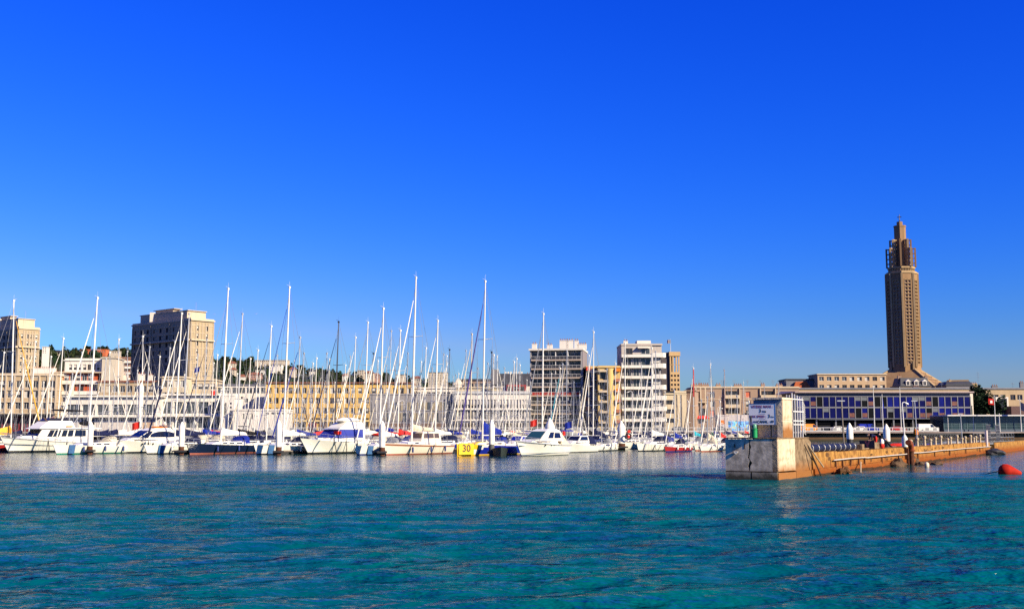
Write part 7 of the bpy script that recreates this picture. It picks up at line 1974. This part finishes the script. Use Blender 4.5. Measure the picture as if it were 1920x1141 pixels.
# orange-red buoy
def buoy():
    Y = 74.5; e = thing('mooring_buoy', 'orange-red barrel buoy lying on its side with a rope', 'buoy', (AX(1884, Y), Y, .22), R(-28))
    m = MB(); m.lathe([(.10, -.12), (.34, -.02), (.47, .14), (.50, .40), (.44, .60), (.12, 1.26), (.05, 1.30)], (0, 0, 0), 20)
    o = m.build('body', mat('orange_red_buoy_paint', (.44, .018, .006), .75, var=.2, scale=3, stain=((.12, .03, .02), 4, .6, .08, .6)), e, smooth=True); o.rotation_euler = (0, math.pi / 2 + .12, 0); o.location = (-.4, 0, .02)
    k = MB(); k.lathe([(.30, -.045), (.24, -.10), (.02, -.14)], (0, 0, 0), 20); o = k.build('dark_end_cap', mat('dark_buoy_end', (.06, .015, .012), .6, var=.2), e); o.rotation_euler = (0, math.pi / 2 + .12, 0); o.location = (-.4, 0, .02)
    k = MB(); k.path([(-.42, 0, .0), (-.8, -.05, -.08), (-1.2, -.1, -.18), (-1.7, -.1, -.24)], .03, 6); k.build('rope', ROPE, e)
buoy()

# gangway with cage at the gap in the wall
def gangway():
    k = lambda px: (lambda kk: (kk * C.y - C.x) / (WU.x - kk * WU.y))((px - 960) / F / 1.006)
    t0 = k(1847)
    e = thing('gangway', 'grey steel gangway with lattice sides and mesh gate bridging the wall gap', 'gangway', wp(t0, .2, 1.45), WROT)
    L = k(1886) - t0; g = mat('galvanised_grey', (.20, .20, .20), .6, metal=.3, var=.1)
    MB().box(0, -.2, -.3, L + 8, 1.2, -.1).build('deck', g, e)
    m = MB(); m.tube((0, -.3, -.5), (0, -.3, ZT(806, 138) - 1.45), .17, n=10); m.build('white_post', mat('pinkish_white_post', (.62, .52, .48), .5), e)
    for s in (-.2, 1.2):
        m = MB(); H = 1.05
        for z in (0, H * .5, H): m.beam((0, s, z), (L + 8, s, z), .07, .07)
        n = 9
        for i in range(n + 1): m.beam(((L + 8) * i / n, s, -.1), ((L + 8) * i / n, s, H), .06, .06)
        for i in range(n): m.beam(((L + 8) * i / n, s, H), ((L + 8) * (i + 1) / n, s, 0), .05, .05)
        m.build('truss_side', g, e)
    for a in (0.6, 9.0):
        m = MB(); 
        for i in range(10): m.box(a + i * .38, -.25, 0, a + i * .38 + .04, -.21, 2.1)
        for z in (0, .7, 1.4, 2.1): m.box(a, -.27, z, a + 3.6, -.22, z + .05)
        m.build('mesh_gate', g, e)
gangway()
o = MB().blob((0, 0, .1), (1.2, .8, .5), 7, .4, 12, 7).build('workboat', BLACK, None, (AX(1862, 135), 135, .1), smooth=False); tag(o, 'black covered float moored under the gangway', 'dinghy')
# truss gangway to the quay
def truss():
    Y = 262; x0, x1 = AX(1722, Y), AX(1801, Y); e = thing('access_bridge', 'dark steel truss bridge leading down from the quay', 'bridge', (x0, Y, 0)); g = mat('dark_steel', (.05, .052, .055), .6, metal=.2, var=.1)
    w = x1 - x0; za, zb = ZT(813, Y), ZT(826, Y)
    for s in (0, 1.6):
        m = MB(); m.beam((0, s, za), (w, s, za), .2, .22); m.beam((0, s, zb), (w, s, zb), .2, .22); n = 8
        for i in range(n + 1): m.beam((w * i / n, s, zb), (w * i / n, s, za), .14, .14)
        for i in range(n): m.beam((w * i / n, s, za), (w * (i + 1) / n, s, zb), .12, .12)
        m.build('truss_side', g, e)
    MB().box(0, .1, zb - .1, w, 1.5, zb + .05).build('deck', g, e)
    m = MB(); 
    for a in (.1, w - .3): m.tube((a, .8, -1.5), (a, .8, zb), .25, n=8)
    m.build('support_pile', BLACK, e)
truss()
# small boats in the inner basin right of the block
for i, (px, Y, L, h, lab, cov) in enumerate(((1560, 150, 4.2, CLOTH['turquoise'], 'pale turquoise rowing boat behind the boom', None), (1578, 140, 3.6, CREAM, 'cream dinghy with blue cover behind the boom', 'blue'), (1612, 150, 5.0, WHITE, 'white open boat behind the V board', None), (1672, 160, 4.6, WHITE, 'white boat with red bundle behind the figures', 'red'),
                                        (1700, 175, 5.0, CLOTH['grey'], 'grey tender behind the lamp post base', None), (1775, 190, 6, WHITE, 'white day boat below the truss bridge', 'grey'), (1800, 200, 6, WHITE, 'white launch right of the truss bridge', None), (1830, 205, 5.5, WHITE, 'small white boat before the glass pavilion', 'grey'), (1540, 170, 4.5, CLOTH['grey'], 'grey inflatable near the pier head steps', None))):
    dinghy(lab, px, Y, L, h, CREAM, cov)
# dark mass of black moored inflatables / floats behind the wall posts
for i, (px, Y) in enumerate(((1690, 118), (1735, 132), (1775, 148), (1815, 160))):
    e = thing('floating_boom', 'dark blue-grey float %s along the back of the wall behind the mooring posts' % ('first', 'second', 'third', 'fourth')[i], 'boom', (AX(px, Y), Y, 0), WROT, 'floats behind the wall')
    MB().lathe([(.1, 0), (.45, .1), (.5, .3), (.5, 10.7), (.45, 10.9), (.1, 11)], (0, 0, 0), 12).build('tube', mat('slate_rubber', (.045, .05, .075), .5, var=.15), e, (-5.5, 0, .45)).rotation_euler = (0, math.pi / 2, 0)
# navigation beacon: orange lantern on a tripod
e = thing('beacon', 'orange beacon lantern on a small black tripod beyond the lamp post', 'beacon', (AX(1717, 170), 170, 0))
m = MB(); z = ZT(815, 170)
for a in (0, 2.1, 4.2): m.tube((math.cos(a) * .7, math.sin(a) * .7, -.5), (0, 0, z), .07, n=5)
m.tube((0, 0, z), (-.3, 0, ZT(786, 170)), .05, n=5); m.build('tripod', BLACK, e)
MB().lathe([(.1, 0), (.34, .15), (.36, .55), (.3, .85), (.1, 1.0)], (0, 0, z - .1), 12).build('lantern', CLOTH['orange'], e, smooth=True)
# V board
e = thing('warning_board', 'black board with a red V on white between two concrete stubs', 'sign', wp(23.2, .3, 1.5), WROT - math.pi / 2 - .25)
MB().box(-.62, 0, 0, .62, .05, .62).build('board', BLACK, e)
text_obj('letter', 'V', .62, mat('pale_red_v', (.60, .12, .08), .6, var=0), e, (.05, -.01, .34), (math.pi / 2, 0, 0), .004, off=.03)
MB().box(-.9, -.02, -.55, -.5, .0, -.2).build('id_plate', WHITE, e)

# ------------------------------------------------------------------ two people working on the wall
def person(label, loc, rz, J, cols, scale=1.0):
    """J: joints; skinned as one continuous body, clothing by region"""
    names = list(J); vs = [Vector(J[n][0]) for n in names]; rad = [J[n][1] for n in names]
    par = [J[n][2] for n in names]; regs = [J[n][3] for n in names]
    edges = [(names.index(p), i) for i, p in enumerate(par) if p]
    # fingers: short chains from each hand
    hands = [n for n in names if n.startswith('hand')]
    for hn in hands:
        hi = names.index(hn); w = Vector(J[hn][0]); d = (w - Vector(J[J[hn][2]][0])).normalized(); sd = d.cross(Vector((0, 0, 1))).normalized()
        for q, (off, ln) in enumerate(((-.035, .06), (-.012, .075), (.012, .07), (.032, .055), (.06, .045))):
            a = w + d * (.03 if q < 4 else -.01) + sd * off; b = a + d * ln * .6 + Vector((0, 0, -.01)); c = b + d * ln * .4 + Vector((0, 0, -.03))
            k = len(vs); vs += [a, b, c]; rad += [.012, .011, .009]; regs += ['skin'] * 3; edges += [(hi, k), (k, k + 1), (k + 1, k + 2)]
    me = bpy.data.meshes.new('tmp'); me.from_pydata(vs, edges, []); ob = bpy.data.objects.new('tmp', me); COL.objects.link(ob)
    md = ob.modifiers.new('s', 'SKIN'); md.use_smooth_shade = True
    for i, sv in enumerate(me.skin_vertices[0].data): sv.radius = (rad[i], rad[i]); sv.use_root = (i == 0)
    sb_ = ob.modifiers.new('d', 'SUBSURF'); sb_.levels = 1; sb_.render_levels = 1
    dg = bpy.context.evaluated_depsgraph_get(); dg.update()
    body = bpy.data.meshes.new_from_object(ob.evaluated_get(dg)); bpy.data.objects.remove(ob)
    body.materials.clear()
    rn = list(cols); 
    for r_ in rn: body.materials.append(cols[r_])
    for p in body.polygons:
        c = p.center; k = min(range(len(vs)), key=lambda i: (vs[i] - c).length - rad[i]); p.material_index = rn.index(regs[k]) if regs[k] in rn else 0; p.use_smooth = True
    e = thing('person', label, 'person', loc, rz); o = put('body', body, e); e.scale = (scale,) * 3
    hd = Vector(J['head'][0]); f = (hd - Vector(J['neck'][0])).normalized(); fw = f.cross(Vector((0, 1, 0))).normalized()
    h = MB(); h.blob(hd + f * .03 - fw * .0, (.105, .10, .12), 2, .1, 10, 7); h.build('hair', cols.get('hair', BLACK), e, smooth=True)
    fc = MB(); 
    n = J['face'][0] if 'face' in J else tuple(hd + Vector((.1, 0, 0)))
    n = Vector(n)
    for s in (-1, 1): fc.blob(n + Vector((0, s * .035, .02)), (.012, .014, .01), 1, 0, 6, 4, 0)
    fc.blob(n + Vector((.015, 0, -.01)), (.02, .014, .022), 1, 0, 6, 4, 1); fc.blob(n + Vector((0, 0, -.05)), (.01, .025, .008), 1, 0, 6, 4, 2)
    fc.build('face', [BLACK, cols['skin'], CLOTH['red']], e, smooth=True)
    return e
SKIN = mat('skin', (.50, .27, .18), .6, var=.05)
# bending figure: navy jacket, white top, red trousers; faces away to the left (local -x)
J1 = {'pelvis': ((0, 0, .86), .15, None, 'trousers'), 'belly': ((-.14, 0, 1.00), .15, 'pelvis', 'jacket'), 'chest': ((-.36, 0, 1.10), .18, 'belly', 'jacket'), 'neck': ((-.56, 0, 1.08), .07, 'chest', 'skin'), 'head': ((-.70, 0, 1.03), .11, 'neck', 'skin'),
      'hipL': ((0, .10, .80), .11, 'pelvis', 'trousers'), 'kneeL': ((-.10, .13, .46), .075, 'hipL', 'trousers'), 'ankL': ((.02, .14, .10), .05, 'kneeL', 'trousers'), 'footL': ((-.15, .15, .04), .045, 'ankL', 'shoe'),
      'hipR': ((0, -.10, .80), .11, 'pelvis', 'trousers'), 'kneeR': ((-.06, -.13, .45), .075, 'hipR', 'trousers'), 'ankR': ((.10, -.14, .10), .05, 'kneeR', 'trousers'), 'footR': ((-.07, -.15, .04), .045, 'ankR', 'shoe'),
      'shL': ((-.42, .18, 1.08), .075, 'chest', 'jacket'), 'elbL': ((-.44, .22, .80), .05, 'shL', 'jacket'), 'handL': ((-.56, .18, .58), .035, 'elbL', 'skin'),
      'shR': ((-.42, -.18, 1.08), .075, 'chest', 'jacket'), 'elbR': ((-.42, -.24, .80), .05, 'shR', 'jacket'), 'handR': ((-.58, -.18, .60), .035, 'elbR', 'skin')}
person('person bending forward in navy jacket and red trousers on the sea wall', wp(28.2, .75, 1.48), .1, J1, {'jacket': CLOTH['navy'], 'trousers': CLOTH['red'], 'skin': SKIN, 'shoe': WHITE, 'hair': BLACK}, .98)
J2 = {'pelvis': ((0, 0, .42), .15, None, 'suit'), 'belly': ((-.06, 0, .58), .145, 'pelvis', 'suit'), 'chest': ((-.12, 0, .80), .17, 'belly', 'suit'), 'neck': ((-.15, 0, 1.00), .065, 'chest', 'skin'), 'head': ((-.18, 0, 1.14), .11, 'neck', 'skin'),
      'hipL': ((.02, .10, .40), .11, 'pelvis', 'suit'), 'kneeL': ((.42, .14, .52), .075, 'hipL', 'suit'), 'ankL': ((.62, .14, .12), .05, 'kneeL', 'suit'), 'footL': ((.78, .15, .05), .045, 'ankL', 'shoe'),
      'hipR': ((.02, -.10, .40), .11, 'pelvis', 'suit'), 'kneeR': ((.40, -.18, .44), .075, 'hipR', 'suit'), 'ankR': ((.66, -.18, .10), .05, 'kneeR', 'suit'), 'footR': ((.82, -.19, .05), .045, 'ankR', 'shoe'),
      'shL': ((-.10, .19, .90), .075, 'chest', 'suit'), 'elbL': ((.12, .24, .72), .05, 'shL', 'suit'), 'handL': ((.34, .18, .66), .035, 'elbL', 'skin'),
      'shR': ((-.10, -.19, .90), .075, 'chest', 'suit'), 'elbR': ((.10, -.26, .70), .05, 'shR', 'suit'), 'handR': ((.32, -.2, .62), .035, 'elbR', 'skin')}
person('person in black clothes sitting low on the wall beside the bending figure', wp(30.4, .8, 1.48), -.15, J2, {'suit': CLOTH['black'], 'skin': SKIN, 'shoe': BLACK, 'hair': BLACK}, 1.05)
o = MB().box(-.25, -.2, 0, .25, .2, .32).build('crate', CONCT, None, wp(30.3, .8, 1.47), WROT); tag(o, 'low concrete box the black-clad person sits on', 'crate')
e = thing('bag', 'white and red bag standing between the two people', 'bag', wp(29.2, .5, 1.46), WROT)
MB().blob((0, 0, .5), (.2, .16, .26), 3, .2, 8, 6).build('upper_pouch', WHITE, e); MB().blob((0, 0, .2), (.24, .18, .26), 4, .2, 8, 6).build('lower_pouch', CLOTH['red'], e)

# a small gull-like speck of life: two birds in the sky
for i, (px, py, Y) in enumerate(((480, 588, 300), (402, 589, 320))):
    b = MB(); b.hexa([(-.5, 0, .12), (0, -.08, 0), (0, .08, 0), (-.5, .06, .12), (-.5, 0, .14), (0, -.08, .05), (0, .08, .05), (-.5, .06, .14)]); b.hexa([(0, -.08, 0), (.5, 0, .12), (.5, .06, .12), (0, .08, 0), (0, -.08, .05), (.5, 0, .14), (.5, .06, .14), (0, .08, .05)]); b.blob((0, 0, .02), (.08, .22, .07), 1, .1, 6, 5)
    o = b.build('gull', ALUG, None, (AX(px, Y, py), Y, ZT(py, Y))); tag(o, ['tiny gull flying between the tall masts left of the yellow block', 'tiny gull flying just right of the big tower'][i], 'bird')
